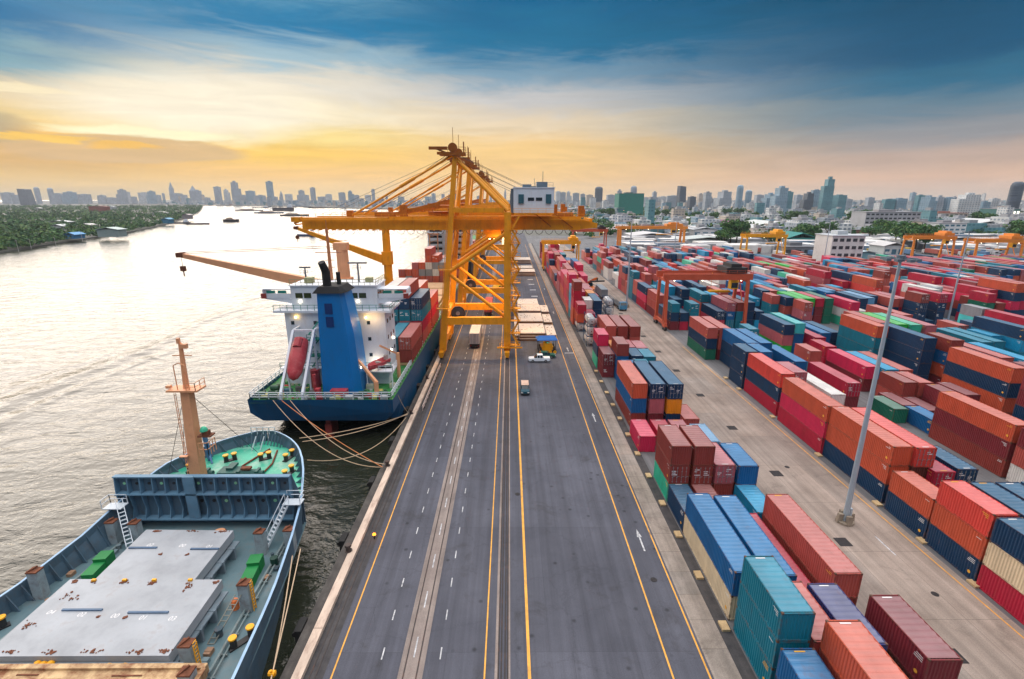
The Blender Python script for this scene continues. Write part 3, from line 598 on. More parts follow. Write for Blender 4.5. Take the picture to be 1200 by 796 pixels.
def sts_crane(detail=True):
    t = thing('quay_crane', '', 'crane')
    legx = lambda z: -16.2 + 4.4 * z / 47.0
    FY = (0.0, 16.0)
    for fy in FY:
        q = MB(); q.beam((legx(1.6), fy, 1.6), (legx(45.6), fy + (1.6 if fy == 0 else -1.6), 45.6), 1.5, 1.7, w2=1.0, h2=1.1, up=(0, 1, 0)); q.build('waterside_leg', ora, t)
        q = MB(); q.beam((-.6, fy, 1.6), (-.4, fy, 33.8), 1.6, 1.6, up=(0, 1, 0)); q.build('landside_leg', ora, t)
        q = MB(); q.beam((legx(8.9) + .7, fy, 8.9), (-1.3, fy, 8.9), 1.2, 1.7); q.build('portal_beam', ora, t)
        q = MB(); q.beam((legx(33) + .6, fy, 34.2), (-1.2, fy, 34.2), 1.0, 1.0); q.build('cross_beam', ora, t)
        q = MB(); q.tube((-1.0, fy, 29.0), (legx(20.6) + .6, fy, 20.6), .48); q.tube((legx(20.0) + .6, fy, 19.8), (-1.2, fy, 9.9), .4); q.build('brace', ora, t)
        q = MB(); q.tube((legx(45) + .3, fy + (1.6 if fy == 0 else -1.6), 45.0), (-.5, fy, 34.0), .42); q.build('backstay', ora, t)
        g = fy + (3.2 if fy == 0 else -3.2)
        q = MB(); a, b = Vector((legx(46) - .3, fy + (1.6 if fy == 0 else -1.6), 46)), Vector((-36.0, g, 33.0))
        q.tube(a, b, .26, n=8); q.tube(a.lerp(b, .38), a.lerp(b, .52), .4, n=8); q.tube(a + Vector((0, 0, .9)), b + Vector((3, 0, .6)), .05, n=4, m=1); q.build('forestay', [ora, dark], t)
        # head platform with its sheaves
        q = MB(); ay = fy + (1.6 if fy == 0 else -1.6); q.box(-15.2, -9.6, ay - 1.2, ay + 1.2, 45.7, 46.3); q.beam((-12, ay, 45.6), (-16.6, ay, 47.4), .35); q.box(-17.6, -13.6, ay - .4, ay + .4, 47.0, 47.6)
        q.tube((-12.4, ay - .4, 47.4), (-12.4, ay + .4, 47.4), 1.0, n=14); q.rail([(-15.2, ay - 1.2, 46.3), (-9.6, ay - 1.2, 46.3), (-9.6, ay + 1.2, 46.3)], 1.1, .035); q.beam((-10, ay, 46.3), (-10, ay, 48.6), .25); q.tube((-12.3, ay, 48), (-12.3, ay, 51.5), .06, n=5)
        q.build('head_platform', mk('crane_orange_dark', rgb(150, 84, 12), .6, var=.3, dirt=RUST), t)
    for g in (3.2, 12.8):        # twin girder: boom over the water and fixed girder over the yard
        q = MB(); q.beam((-47.5, g, 31.2), (-27.8, g, 31.2), 1.4, 2.7); q.beam((-27.6, g, 31.2), (-13.2, g, 31.2), 1.5, 3.0); q.box(-27.9, -22.0, g - .85, g + .85, 29.9, 32.0)
        for i in range(22): q.box(-47 + i * 1.55, -46.7 + i * 1.55, g - .9, g + .9, 29.6, 29.82)
        q.build('boom', ora, t)
        q = MB(); q.beam((-13.0, g, 31.2), (16.4, g, 31.2), 1.5, 2.9); q.beam((16.4, g, 31.0), (20.2, g, 30.7), 1.4, 2.2, w2=1.2, h2=1.0)
        for i in range(11): q.box(-8 + i * 2.3, -7.8 + i * 2.3, g - .82, g + .82, 29.8, 32.6)
        q.build('girder', ora, t)
        q = MB(); s = -1 if g < 8 else 1; y = g + s * 1.5
        q.box(-47, 19, min(y - .4, y + .4), max(y - .4, y + .4), 32.1, 32.2); q.rail([(-47, y + s * .4, 32.2), (-14, y + s * .4, 32.2), (19, y + s * .4, 32.2)], 1.1, .03, 1.6)
        q.build('walkway', ora, t)
    q = MB()
    for x in (-27.6, 18.8): q = MB(); q.beam((x, 3.9, 31.4), (x, 12.1, 31.4), .8, 1.6); q.build('end_tie', ora, t)
    q = MB(); q.beam((-47, 3.9, 31.4), (-47, 12.1, 31.4), .8, 1.6); q.beam((-47, 3.2, 32.0), (-49.6, 3.2, 31.2), .4); q.beam((-47, 12.8, 32.0), (-49.6, 12.8, 31.2), .4); q.box(-50, -47.8, 2.6, 4.2, 31.5, 32.6); q.beam((-49.4, 3.4, 30.9), (-49.4, 12.6, 30.9), .3)
    q.build('end_tie', ora, t)
    gear_m = mk('crane_orange_gear', rgb(196, 108, 12), .6, var=.35, scale=1.5, dirt=RUST, dirt_amt=.5)
    for x, w, h, y in ((-36.5, 1.2, 1.4, 3.2), (-28.5, 4.5, 1.0, 3.2), (-24.2, 1.6, 2.6, 3.2), (-17, 6, .9, 12.8), (12.8, 3.6, .8, 3.2), (16.4, 1.3, 2.4, 3.2), (11.2, 1.2, 2.6, 12.8), (18.2, 1.0, 1.4, 12.8)): q = MB(); q.cbox((x, y, 32.7 + h / 2), (w, 1.4, h)); q.build('winch', gear_m, t)
    q = MB(); q.beam((-27, 3.2, 33), (-13.6, 3.2, 36.2), .5, .8); q.beam((-27, 12.8, 33), (-13.6, 12.8, 36.2), .5, .8); q.box(-19, -13.6, 3, 13, 34.6, 35.2); q.build('boom_hinge', gear_m, t)
    for a, b in (((8, 2.2, 35), (14.5, 2.2, 30.2)), ((4, 2.2, 34.8), (9.5, 2.2, 30.5))): q = MB(); q.beam(a, b, .25); q.build('stair', gear_m, t)
    for fy in FY:                # bogies
        for x in (-16.2, -.6):
            q = MB(); q.box(x - .55, x + .55, fy - 2.6, fy + 2.6, .95, 1.75); q.box(x - .5, x + .5, fy - .9, fy + .9, 1.7, 2.4)
            for k in (-2.1, -.75, .75, 2.1): q.tube((x - .25, fy + k, .5), (x + .25, fy + k, .5), .46, n=12, m=1); q.box(x - .4, x + .4, fy + k - .5, fy + k + .5, .5, 1.0)
            q.build('bogie', [ora, dark], t)
    for x in (-16.2, -.6):
        q = MB(); q.beam((x, .9, 3.0), (x, 15.1, 3.0), 1.1, 1.4); q.build('sill_beam', ora, t)
    for a, b, w, h in (((-.6, .9, 8.9), (-.6, 15.1, 8.9), 1.1, 1.5), ((-15.3, .9, 9.6), (-15.3, 15.1, 9.6), 1.1, 1.4), ((-.45, 1, 33), (-.45, 15, 33), 1, 1.2), ((-13.1, 1, 34.2), (-13.1, 15, 34.2), 1, 1.2), ((-11.9, 1.8, 45), (-11.9, 14.2, 45), .9, .9)): q = MB(); q.beam(a, b, w, h); q.build('tie_beam', ora, t)
    # machinery house
    hs = MB(); hs.box(.9, 10.0, .6, 12.0, 33.6, 38.9); hs.box(.75, 10.15, .45, 12.15, 38.9, 39.1); hs = hs.build('machinery_house', whitep, t)
    q = MB(); q.box(1.0, 9.9, -.6, .55, 33.3, 33.5); q.rail([(1.0, -.55, 33.5), (9.9, -.55, 33.5)], 1.1, .03); q.build('balcony', ora, hs)
    q = MB()
    for a, b in ((4.1, 5.5), (5.9, 7.3)): q.box(a, b, .52, .6, 36.2, 36.9)
    q.build('window', glass, hs)
    q = MB()
    for a, b in ((2.0, 3.2), (8.1, 9.3)): q.box(a, b, .35, .6, 35.6, 37.6)
    q.build('vent_box', mk('vent_teal', rgb(50, 100, 115), .6), hs)
    q = MB(); q.box(.3, .88, .8, 3.5, 33.6, 38.8); q.build('side_panel', greyp, hs)
    q = MB(); q.box(6.2, 8.6, 3, 6, 39.1, 40.3); q.tube((7.6, 4, 40.3), (7.6, 4, 42.6), .07, n=5); q.rail([(5.8, 2, 39.1), (9.8, 2, 39.1)], 1, .03); q.box(3, 5, 4, 6, 39.1, 39.8); q.build('roof_unit', greyp, hs)
    # stair tower hugging the landside leg
    q = MB(); x0, x1, y = .55, 2.2, -.4
    for k in range(10):
        z = 3 + k * 3.0; a, b = (x0, x1) if k % 2 else (x1, x0)
        q.box(x0 - .6, x1 + .3, y - .75, y + .75, z - .08, z); q.beam((a, y - .3, z), (b, y - .3, z + 3.0), .2, .42); q.beam((a, y - .3, z + .9), (b, y - .3, z + 3.9), .06)
        q.rail([(x0 - .5, y - .75, z), (x1 + .3, y - .75, z)], 1.0, .03)
    q.build('stair_tower', ora, t)
    for a, b in (((-.5, .9, 10), (-.5, 15.1, 20)), ((-.5, 15.1, 10.4), (-.5, .9, 20.4)), ((-.5, .9, 21), (-.5, 15.1, 31)), ((-13.9, 1, 22), (-12.6, 15, 33)), ((-13.9, 15, 22), (-12.6, 1, 33)), ((-12.2, 1.6, 34.6), (-11.9, 14.4, 44.6))): q = MB(); q.tube(a, b, .2, n=8); q.build('cross_brace', ora, t)
    q = MB()
    for s in (0, .55): q.beam((legx(3) - .95, -.3 + s, 3), (legx(33) - .75, -.3 + s, 33), .08)
    for k in range(46): z = 3.3 + k * .64; q.beam((legx(z) - .93, -.3, z), (legx(z) - .93, .25, z), .05)
    q.build('leg_ladder', ora, t)
    for z in (12.0, 21.0):
        q = MB(); q.box(legx(z) - 1.9, legx(z) + 1.2, -1.7, -.95, z, z + .1); q.rail([(legx(z) - 1.9, -1.7, z), (legx(z) + 1.2, -1.7, z)], 1.0, .04, .8); q.build('rest_platform', ora, t)
    q = MB(); n_ = 26
    for k in range(n_): x = -45 + k * 60 / n_; q.path([(x, 4.3, 30.0), (x + .55, 4.3, 28.9), (x + 1.2, 4.3, 28.6), (x + 1.8, 4.3, 28.9), (x + 60 / n_, 4.3, 30.0)], .05, 4)
    q.build('festoon_cable', dark, t)
    q = MB()
    for y in (4.5, 11.5): q.tube((-12, y, 46.4), (4.5, y, 39.0), .045, n=4); q.tube((-12, y, 46.6), (-44, y, 33), .035, n=4)
    q.build('hoist_rope', dark, t)
    q = MB(); q.box(-2.4, 1.2, -1.4, -.9, 2.5, 2.7); q.rail([(-2.4, -1.4, 2.7), (1.2, -1.4, 2.7)], 1, .04); q.beam((-3, -1.4, 2.6), (3, -1.4, 2.6), .3); q.build('access_platform', ora, t)
    q = MB(); q.tube((-12.3, 1.2, 10.4), (-12.3, 1.7, 10.4), 1.65, n=24); q.tube((-12.3, 1.0, 10.4), (-12.3, 1.9, 10.4), .5, n=12, m=1); q.tube((-12.3, 1.1, 10.4), (-12.3, 1.18, 10.4), 1.45, n=24, m=2)
    q.build('cable_reel', [dark, steel, mk('reel_grey', rgb(70, 70, 74), .6)], t)
    q = MB(); q.box(-6.0, -2.0, 3.8, 12.2, 28.6, 29.7); q.box(-5.5, -2.4, 5, 11, 27.9, 28.6); q.build('trolley', ora, t)
    q = MB(); q.box(-1.8, .0, 5, 7, 26.2, 28.5); q.build('operator_cab', whitep, t)
    for k in range(5): q = MB(); q.dome((-4.6 + k * 1.15, 3.4, 27.7), .24, -.2, 8, 3); q.build('floodlight', bulb, t)
    return t
crane = sts_crane()
for i, y in enumerate((114.0, 154.0, 226.0, 290.0)):
    o = crane if i == 0 else copy_tree(crane)
    o.location = (0, y, .05)
    tag(o, ['orange ship-to-shore gantry crane in full view, with a white machinery house', 'orange gantry crane standing directly behind the foremost one on the quay', 'orange gantry crane farther down the quay, third in the line', 'small orange gantry crane at the far end of the quay line'][i], 'crane', 'orange gantry cranes along the quay')

# ------------------------------------------------------------------ yard gantries on tyres
def rtg(col, name, span=23.0, base=9.0, h=17.0, full=True):
    t = thing('yard_gantry', '', 'gantry crane')
    for sx_ in (0, span):
        for k, y in enumerate((0, base)):
            q = MB(); q.beam((sx_, y, 1.9), (sx_, y + (1.0 if k == 0 else -1.0), h - 2.6), .75, .85, up=(0, 1, 0)); q.build('leg', col, t)
            w = MB(); w.box(sx_ - .45, sx_ + .45, y - 1.2, y + 1.2, 1.0, 1.5)
            for yy in (y - .75, y + .75): w.tube((sx_ - .3, yy, .72), (sx_ + .3, yy, .72), .72, n=14, m=1); w.tube((sx_ - .33, yy, .72), (sx_ + .33, yy, .72), .32, n=10, m=2)
            w.build('wheel_bogie', [col, black, greyp], t)
        q = MB(); q.beam((sx_, -.9, 1.9), (sx_, base + .9, 1.9), .7, .8); q.beam((sx_, .8, h - 2.9), (sx_, base - .8, h - 2.9), .6, .7); q.build('end_beam', col, t)
    for y in (1.2, base - 1.2):
        q = MB(); q.beam((-1.2, y, h - 1.7), (span + 1.2, y, h - 1.7), .8, 1.7); q.rail([(-1, y - .6, h - .85), (span + 1, y - .6, h - .85)], 1, .035, 2.2); q.build('girder', col, t)
    q = MB(); q.box(span - 6.4, span - .6, .9, base - .9, h - .7, h + .9); q.box(span - 5, span - 2, 1.6, base - 1.6, h + .9, h + 1.9); q.build('trolley', dark if full else col, t)
    c = MB(); c.box(span - 4.6, span - 2.4, 1.4, 3.2, h - 5.2, h - 2.7); cb = c.build('operator_cab', mk('rtg_cab_yellow', rgb(240, 180, 20), .5), t)
    c = MB(); c.box(span - 4.4, span - 2.6, 1.33, 1.4, h - 4.9, h - 3.4); c.build('window', glass, cb)
    q = MB(); q.box(span - 9.5, span - 3.5, base / 2 - .9, base / 2 + .9, h - 6.6, h - 6.1)
    for x in (span - 9, span - 4): q.tube((x, base / 2, h - 6.1), (x, base / 2, h - .8), .05, n=5)
    q.build('spreader', yelc, t)
    q = MB(); q.box(span - .5, span + .6, 2.2, base - 2.2, 2.3, 4.6); q.build('power_unit', mk('power_unit_' + name, rgb(190, 100, 60), .6), t)
    for a, b in (((span + .5, 1.4, 2.4), (span + .5, base - 1.4, h - 3)), ((-.5, .8, 2.4), (-.5, .8, h - 2))): q = MB(); q.beam(a, b, .12, .5); q.build('ladder', col, t)
    for x in (2, 10, span - 2): q = MB(); q.dome((x, 1.0, h - 2.7), .18, -.14, 8, 3); q.build('floodlight', bulbw, t)
    return t
terr = mk('gantry_terracotta', rgb(196, 88, 58), .5, var=.18, dirt=RUST, dirt_amt=.3)
g1 = rtg(terr, 'terracotta'); g1.location = (44.85, 138.6, .03)
tag(g1, 'terracotta rubber-tyred yard gantry standing at the corner of the cross aisle', 'gantry crane', 'yard gantry cranes')
gy = rtg(yelc, 'yellow', full=False)
yl = [((142.5, 300, 0), 'bright yellow yard gantry in front of green sheds, left of the white office block'), ((231, 285, 0), 'pale orange yard gantry just beyond the right corner of the white office block'),
      ((246, 262, 0), 'orange yard gantry standing behind the thin light mast on the right'), ((262, 232, 0), 'yellow yard gantry cut by the right edge of the view'),
      ((18.0, 262, 0), 'yellow yard gantry standing over the far red stacks beside the quay road')]
go = rtg(mk('gantry_orange', rgb(226, 140, 50), .5, var=.15), 'orange', full=False)
tag(go, 'long orange yard gantry crossing the middle of the far yard', 'gantry crane', 'yard gantry cranes'); go.location = (82, 372, 0); go.scale = (2.05, 1, 1.05)
go2 = copy_tree(go); go2.scale = (1, 1, 1)
for i, (l, s) in enumerate(yl):
    o = gy if i == 0 else (copy_tree(gy) if i in (3, 4) else (go2 if i == 1 else copy_tree(go2)))
    o.location = l; tag(o, s, 'gantry crane', 'yard gantry cranes')
    if i == 2: o.scale = (1.05, 1, 1)
    if i == 4: o.scale = (.8, 1, .95)
terr2 = copy_tree(g1); terr2.location = (44.8, 352, 0); tag(terr2, 'dark reddish yard gantry at the far end of the truck lane', 'gantry crane', 'yard gantry cranes')

# ------------------------------------------------------------------ light masts
mast_m = mk('mast_steel', rgb(176, 192, 204), .4, .35, .12, dirt=(.2, .15, .12), dirt_amt=.3)
def light_mast(label, loc, h=31.0, r=.33):
    t = thing('light_mast', label, 'light mast', loc, 0, 'tall light masts')
    q = MB(); q.tube((0, 0, .0), (0, 0, h), r, r * .42, n=14); q.tube((0, 0, 0), (0, 0, .08), r * 1.8, n=14); q.box(r * .8, r * 1.5, -.25, .25, .9, 1.9); q.build('pole', mast_m, t, smooth=False)
    q = MB()
    for k in range(4):
        a = k * math.pi / 2; q.beam((.75 * math.cos(a), .75 * math.sin(a), 0), (.62 * math.cos(a), .62 * math.sin(a), 1.15), .55, .38)
    q.tube((0, 0, -.02), (0, 0, .25), .95, n=12); q.build('base_guard', mk('base_concrete', rgb(150, 138, 122), .85, var=.4, dirt=(.05, .04, .03), dirt_amt=.6), t)
    q = MB()
    for k in range(8):
        a = k * math.pi / 4; q.beam((0, 0, h - .2), (1.2 * math.cos(a), 1.2 * math.sin(a), h - .1), .09); q.cbox((1.35 * math.cos(a), 1.35 * math.sin(a), h - .2), (.5, .5, .28))
    q.tube((0, 0, h - .4), (0, 0, h + .2), .4, n=10); q.build('lamp_head', greyp, t)
    return t
m1 = light_mast('tall pale light mast on a concrete foot in the truck lane, closest and largest', (39.5, 50.1, .02))
for (lab, l, s) in [('slim light mast halfway down the truck lane by a small truck', (41.0, 170, 0), 1.0), ('light mast rising among navy stacks at the right side of the yard', (128, 140, 0), .9), ('distant light mast behind the long orange gantry', (99, 300, 0), .9), ('light mast near the white office block', (166, 262, 0), .85), ('thin light mast beside the far row of warehouses', (215, 420, 0), .9)]:
    o = copy_tree(m1); o.location = l; o.scale = (s, s, s); tag(o, lab)
for o_ in (): pass
# ------------------------------------------------------------------ vehicles
def paint(n, c): return mk('paint_' + n, rgb(*c), .3, var=.08, spec=.5)
lampw = mk('headlamp', (0.75, 0.75, 0.72), .15); lampr = mk('tail_lamp', (0.35, 0.02, 0.02), .2)
def wheels(t, pts, r=.33, w=.22):
    for x, y in pts:
        q = MB(); q.tube((x - w / 2, y, r), (x + w / 2, y, r), r, n=16); o = q.build('wheel', black, t)
        q = MB(); q.tube((x - w / 2 - .01, y, r), (x + w / 2 + .01, y, r), r * .55, n=12); q.build('rim', steel, o)
def car(label, cat, loc, rz, col, prof, cabin, width=1.75, L=4.5, name='parked_car'):
    # prof: (y, z) body outline; cabin: (y, z) greenhouse outline
    t = thing(name, label, cat, loc, rz); w = width / 2
    q = MB(); rings = [[(s * w * k, y, z) for y, z in prof] for s, k in ((-1, .94), (-1, 1.0), (1, 1.0), (1, .94))]
    rings[0] = [(-w * .93, y, z + (.0 if z < .5 else -.03)) for y, z in prof]; rings[1] = [(-w, y, min(z, .82)) for y, z in prof]; rings[2] = [(w, y, min(z, .82)) for y, z in prof]; rings[3] = [(w * .93, y, z - (.0 if z < .5 else .03)) for y, z in prof]
    q.loft([[(-w * .96, y, z) for y, z in prof], [(w * .96, y, z) for y, z in prof]], 0, True, True, True)
    q.box(-w, w, -L / 2 + .15, L / 2 - .15, .32, .62); q.build('body', col, t)
    q = MB(); n = len(cabin); q.loft([[(-w * (.93 if z < 1.0 else .78), y, z) for y, z in cabin], [(w * (.93 if z < 1.0 else .78), y, z) for y, z in cabin]], 0, True, True, True); g = q.build('windows', glass, t)
    zt = max(z for y, z in cabin); ys = [y for y, z in cabin if z > zt - .05]
    q = MB(); q.box(-w * .78, w * .78, min(ys) - .05, max(ys) + .05, zt - .02, zt + .035)
    for y in (min(ys), (min(ys) + max(ys)) / 2, max(ys)):
        for s in (-1, 1): q.beam((s * w * .775, y, zt), (s * w * .94, y, .92), .09, .07)
    q.build('roof', col, t)
    wheels(t, [(s * (w - .1), y) for s in (-1, 1) for y in (-L * .3, L * .3)])
    for s in (-1, 1):
        q = MB(); q.box(s * w * .7 - .18, s * w * .7 + .18, -L / 2 - .02, -L / 2 + .06, .58, .76); q.build('headlight', lampw, t)
        q = MB(); q.box(s * w * .75 - .14, s * w * .75 + .14, L / 2 - .06, L / 2 + .02, .6, .82); q.build('tail_light', lampr, t)
    q = MB(); q.box(-w * .9, w * .9, -L / 2 - .05, -L / 2 + .1, .33, .5); q.box(-w * .9, w * .9, L / 2 - .1, L / 2 + .05, .33, .5); q.build('bumper', dark, t)
    return t
sedan = [(-2.25, .35), (2.25, .35), (2.25, .9), (1.5, .95), (-1.0, .93), (-2.15, .78)]
cab_s = [(-1.0, .92), (1.75, .92), (1.1, 1.42), (-.3, 1.43)]
pick = [(-2.5, .4), (2.5, .4), (2.5, 1.02), (.6, 1.02), (-1.1, 1.02), (-2.4, .9)]
cab_p = [(-1.2, 1.0), (1.0, 1.0), (.75, 1.66), (-.45, 1.68)]
car('white double-cab pickup crossing the quay road beside a green car', 'pickup truck', (6.9, 110.2, .02), rad(-90), paint('white', (225, 232, 238)), pick, cab_p, 1.8, 5.0, 'pickup_truck')
car('dark green car parked behind the white pickup and before the blue canopy', 'car', (8.7, 113.2, .02), rad(90), paint('green', (20, 84, 70)), sedan, cab_s)
c = car('small dark teal van with a beige roof alone on the open asphalt', 'van', (3.0, 91.0, .02), 0, paint('teal', (10, 72, 88)), [(-2.0, .4), (2.0, .4), (2.0, 1.1), (-1.3, 1.1), (-1.95, .9)], [(-1.3, 1.08), (1.9, 1.08), (1.8, 1.72), (-.8, 1.74)], 1.7, 4.0, 'small_van')
q = MB(); q.box(-.72, .72, -.9, 1.8, 1.78, 1.86); q.build('roof_cover', mk('beige_cover', rgb(206, 176, 156), .8), c)

def lorry(label, loc, rz, cabc, load=None, loadc=None, L=12.2, name='container_truck', h0=1.25):
    t = thing(name, label, 'truck', loc, rz)
    q = MB(); q.loft([[(-1.2, y, z) for y, z in ((-8.2, .6), (-6.1, .6), (-6.1, 2.9), (-7.6, 2.95), (-8.15, 1.9))], [(1.2, y, z) for y, z in ((-8.2, .6), (-6.1, .6), (-6.1, 2.9), (-7.6, 2.95), (-8.15, 1.9))]], 0, True, True, True); cb = q.build('cab', cabc, t)
    q = MB(); q.quad([(-1.05, -8.16, 1.95), (1.05, -8.16, 1.95), (1.05, -7.66, 2.85), (-1.05, -7.66, 2.85)])
    for s in (-1, 1): q.quad([(s * 1.21, -7.7, 1.9), (s * 1.21, -6.6, 1.9), (s * 1.21, -6.6, 2.6), (s * 1.21, -7.55, 2.6)])
    q.build('windscreen', glass, cb)
    q = MB(); q.box(-.5, .5, -7.9, 6.0, .75, 1.0); q.box(-1.2, 1.2, -5.8, 6.1, 1.0, h0 - .02); q.box(-1.2, 1.2, 5.9, 6.1, .6, .9); q.build('chassis', dark, t)
    wheels(t, [(s * 1.0, y) for s in (-1, 1) for y in (-7.2, -4.9, -3.7, 3.6, 4.9)], .5, .35)
    for s in (-1, 1):
        q = MB(); q.box(s * .95 - .15, s * .95 + .15, 6.1, 6.15, .65, .85); q.build('tail_light', lampr, t)
    if load == 'box':
        q = MB(); q.box(-1.24, 1.24, -5.7, 6.08, h0, h0 + 2.7); q.box(-1.27, 1.27, -5.73, 6.11, h0 + 2.7, h0 + 2.76); q.build('cargo_box', loadc, t)
        q = MB(); q.box(-.04, .04, 6.08, 6.13, h0 + .1, h0 + 2.6)
        for x in (-.8, -.3, .3, .8): q.tube((x, 6.15, h0 + .1), (x, 6.15, h0 + 2.6), .03, n=5)
        q.build('rear_door', greyp, t)
    return t
lorry('white box semi-trailer driving away under the foremost quay crane', (-8.9, 126.5, .03), rad(180), paint('cab_yellow', (225, 160, 40)), 'box', mk('box_white', rgb(198, 200, 202), .5, var=.15, dirt=(.2, .17, .14), dirt_amt=.3))
lorry('flatbed truck with a short red box below the second quay crane', (-7.0, 163, .03), rad(180), paint('cab_white', (220, 222, 224)), 'box', mk('box_red', rgb(190, 80, 70), .5))
tr_o = paint('orange_cab', (214, 120, 40)); tr_w = paint('white_cab', (210, 220, 226)); tr_b = paint('blue_cab', (60, 130, 170))
for lab, l, rz, cb, ld, lc in [
    ('small truck with a pale blue cab by the foot of the slim light mast', (38.2, 172, .03), 3, tr_b, None, None),
    ('terminal truck with a grey box waiting on the lane behind an orange loader', (35.5, 189, .03), 181, tr_w, 'box', mk('box_grey', rgb(126, 134, 140), .5)),
    ('empty flatbed with an orange cab, alone farther along the truck lane', (34.5, 233, .03), 178, tr_o, None, None),
    ('flatbed with an orange cab, last in the line beyond the lane trucks', (36.5, 262, .03), 182, tr_o, None, None)]: lorry(lab, l, rad(rz), cb, ld, lc)
# orange reach stacker on the lane, yellow one on the quay
def stacker(label, loc, rz, col, name='reach_stacker'):
    t = thing(name, label, 'reach stacker', loc, rz)
    q = MB(); q.loft([[(s * 1.4, y, z) for y, z in ((-3.4, .7), (3.2, .7), (3.2, 1.9), (1.4, 2.0), (-2.6, 1.5), (-3.4, 1.2))] for s in (-1, 1)], 0, True, True, True); q.build('chassis', col, t)
    q = MB(); q.loft([[(-.7 * k, y * 1.0, z) for k, y, z in ((1, -.6, 1.9), (1, .9, 1.9), (.9, .8, 3.3), (.9, -.4, 3.3))], [(.7 * k, y, z) for k, y, z in ((1, -.6, 1.9), (1, .9, 1.9), (.9, .8, 3.3), (.9, -.4, 3.3))]], 0, True, True, True); q.build('cab', glass, t)
    q = MB(); q.beam((0, 2.8, 2.7), (0, -4.6, 5.6), .8, .9); q.beam((0, -4.2, 5.4), (0, -6.0, 6.1), .55, .6); q.build('lifting_arm', col, t)
    q = MB(); q.box(-3.0, 3.0, -6.6, -5.6, 4.6, 5.1); q.beam((0, -6.0, 5.0), (0, -6.0, 6.2), .4); q.build('spreader', dark, t)
    wheels(t, [(s * 1.35, y) for s in (-1, 1) for y in (-2.3, 2.1)], .75, .6)
    return t
stacker('orange reach stacker on the truck lane in front of the grey box truck', (33.6, 203, .03), rad(15), paint('orange_stacker', (216, 118, 36)))
stacker('yellow reach stacker on the quay behind the second crane portal', (-4.8, 208, .03), rad(-20), paint('yellow_stacker', (235, 180, 30)))
# yard tractor under its blue canopy
t = thing('canopy_forklift', 'yellow yard forklift under a wide blue canopy beside the stacked hatch covers', 'forklift', (9.2, 118.4, .02), rad(4))
q = MB(); q.loft([[(-2.55, -1.7, 3.15), (2.55, -1.7, 3.15), (2.6, 2.0, 3.15), (-2.6, 2.0, 3.15)], [(-2.5, -1.6, 3.3), (2.5, -1.6, 3.3), (2.5, 1.9, 3.3), (-2.5, 1.9, 3.3)], [(-1.9, 0, 3.85), (1.9, 0, 3.85), (1.9, .6, 3.85), (-1.9, .6, 3.85)]], 0, True, True, True); q.build('canopy', mk('blue_canvas', rgb(14, 92, 176), .75, var=.2), t)
q = MB(); q.box(-1.5, 1.5, -1.4, 1.5, .7, 1.6); q.box(-1.1, 1.1, -1.7, -1.4, .5, 2.4); q.box(-.7, .7, .2, 1.4, 1.6, 2.3); q.build('chassis', yelc, t)
q = MB()
for x in (-2.1, 2.1):
    for y in (-1.3, 1.5): q.beam((x, y, .05), (x, y, 3.2), .14)
q.beam((-2.1, -1.3, 1.2), (2.1, -1.3, 1.2), .12); q.beam((-2.1, 1.5, 1.2), (2.1, 1.5, 1.2), .12); q.build('canopy_post', dark, t)
q = MB()
for x in (-.8, .8): q.beam((x, -1.85, .1), (x, -1.85, 3.0), .16, .2); q.box(x - .12, x + .12, -3.2, -1.9, .1, .2)
q.build('fork_mast', yelc, t)
q = MB(); q.dome((0, -1.75, 2.6), .28, .2, 8, 3); q.build('beacon', mk('green_beacon', rgb(70, 200, 150), .4), t)
wheels(t, [(s * 1.65, y) for s in (-1, 1) for y in (-1.0, 1.2)], .75, .5)
q = MB()
for k in range(4): q.tube((-1.7 + k * 1.15, -2.6, .45), (-1.7 + k * 1.15, -2.45, .45), .42, n=12); 
o = q.build('yellow_tyre_row', yelc, t)

# ------------------------------------------------------------------ steel hatch covers stacked on the road
hc = mk('hatch_white', rgb(214, 200, 184), .6, var=.12, dirt=(.3, .2, .14), dirt_amt=.4, dirt_scale=2.2); hs_ = mk('hatch_side', rgb(120, 84, 60), .7, var=.3)
def hatch_stack(x0, x1, y0, y1, n):
    q = MB()
    for k in range(n): q.box(x0 + .1, x1 - .1, y0 + .1, y1 - .1, k * .75, k * .75 + .5, 1); q.box(x0, x1, y0, y1, k * .75 + .5, k * .75 + .73, 0)
    rr = random.Random(int(x0 * 7 + y0))
    for k in range(14): a, b = rr.uniform(x0 + .5, x1 - .5), rr.uniform(y0 + .5, y1 - .5); q.box(a - .12, a + .12, b - .12, b + .12, n * .75 - .019, n * .75 + .03, 1)
    return q.build('hatch_cover_stack', [hc, hs_])
HS = [(2.6, 9.6, 127.5, 138.0, 3), (2.6, 9.8, 141, 151.5, 3), (2.6, 10.0, 155, 165, 3), (2.8, 10.0, 169, 178.5, 2), (10.0, 12.6, 128.5, 139, 2), (10.2, 12.7, 143, 153, 2), (10.3, 12.8, 157, 167, 2), (1.4, 2.4, 128, 150, 2), (2.4, 12.6, 243, 253, 3), (2.4, 12.2, 262, 272, 2), (2.6, 12.4, 292, 305, 3)]
HL = ['broad pale stack just behind the blue canopy', 'broad pale stack second behind the canopy', 'broad pale stack third behind the canopy', 'low pale stack fourth and last of the near row', 'narrow stack beside the first broad one', 'narrow stack beside the second broad one', 'narrow stack beside the third broad one', 'slim stack against the crane leg', 'far blue-shadowed stack past the open asphalt', 'low far stack behind the shadowed one', 'farthest stack down the quay road']
for s, l in zip(HS, HL): tag(hatch_stack(*s), 'cream steel hatch covers, ' + l, 'hatch covers', 'hatch covers stacked on the quay road')
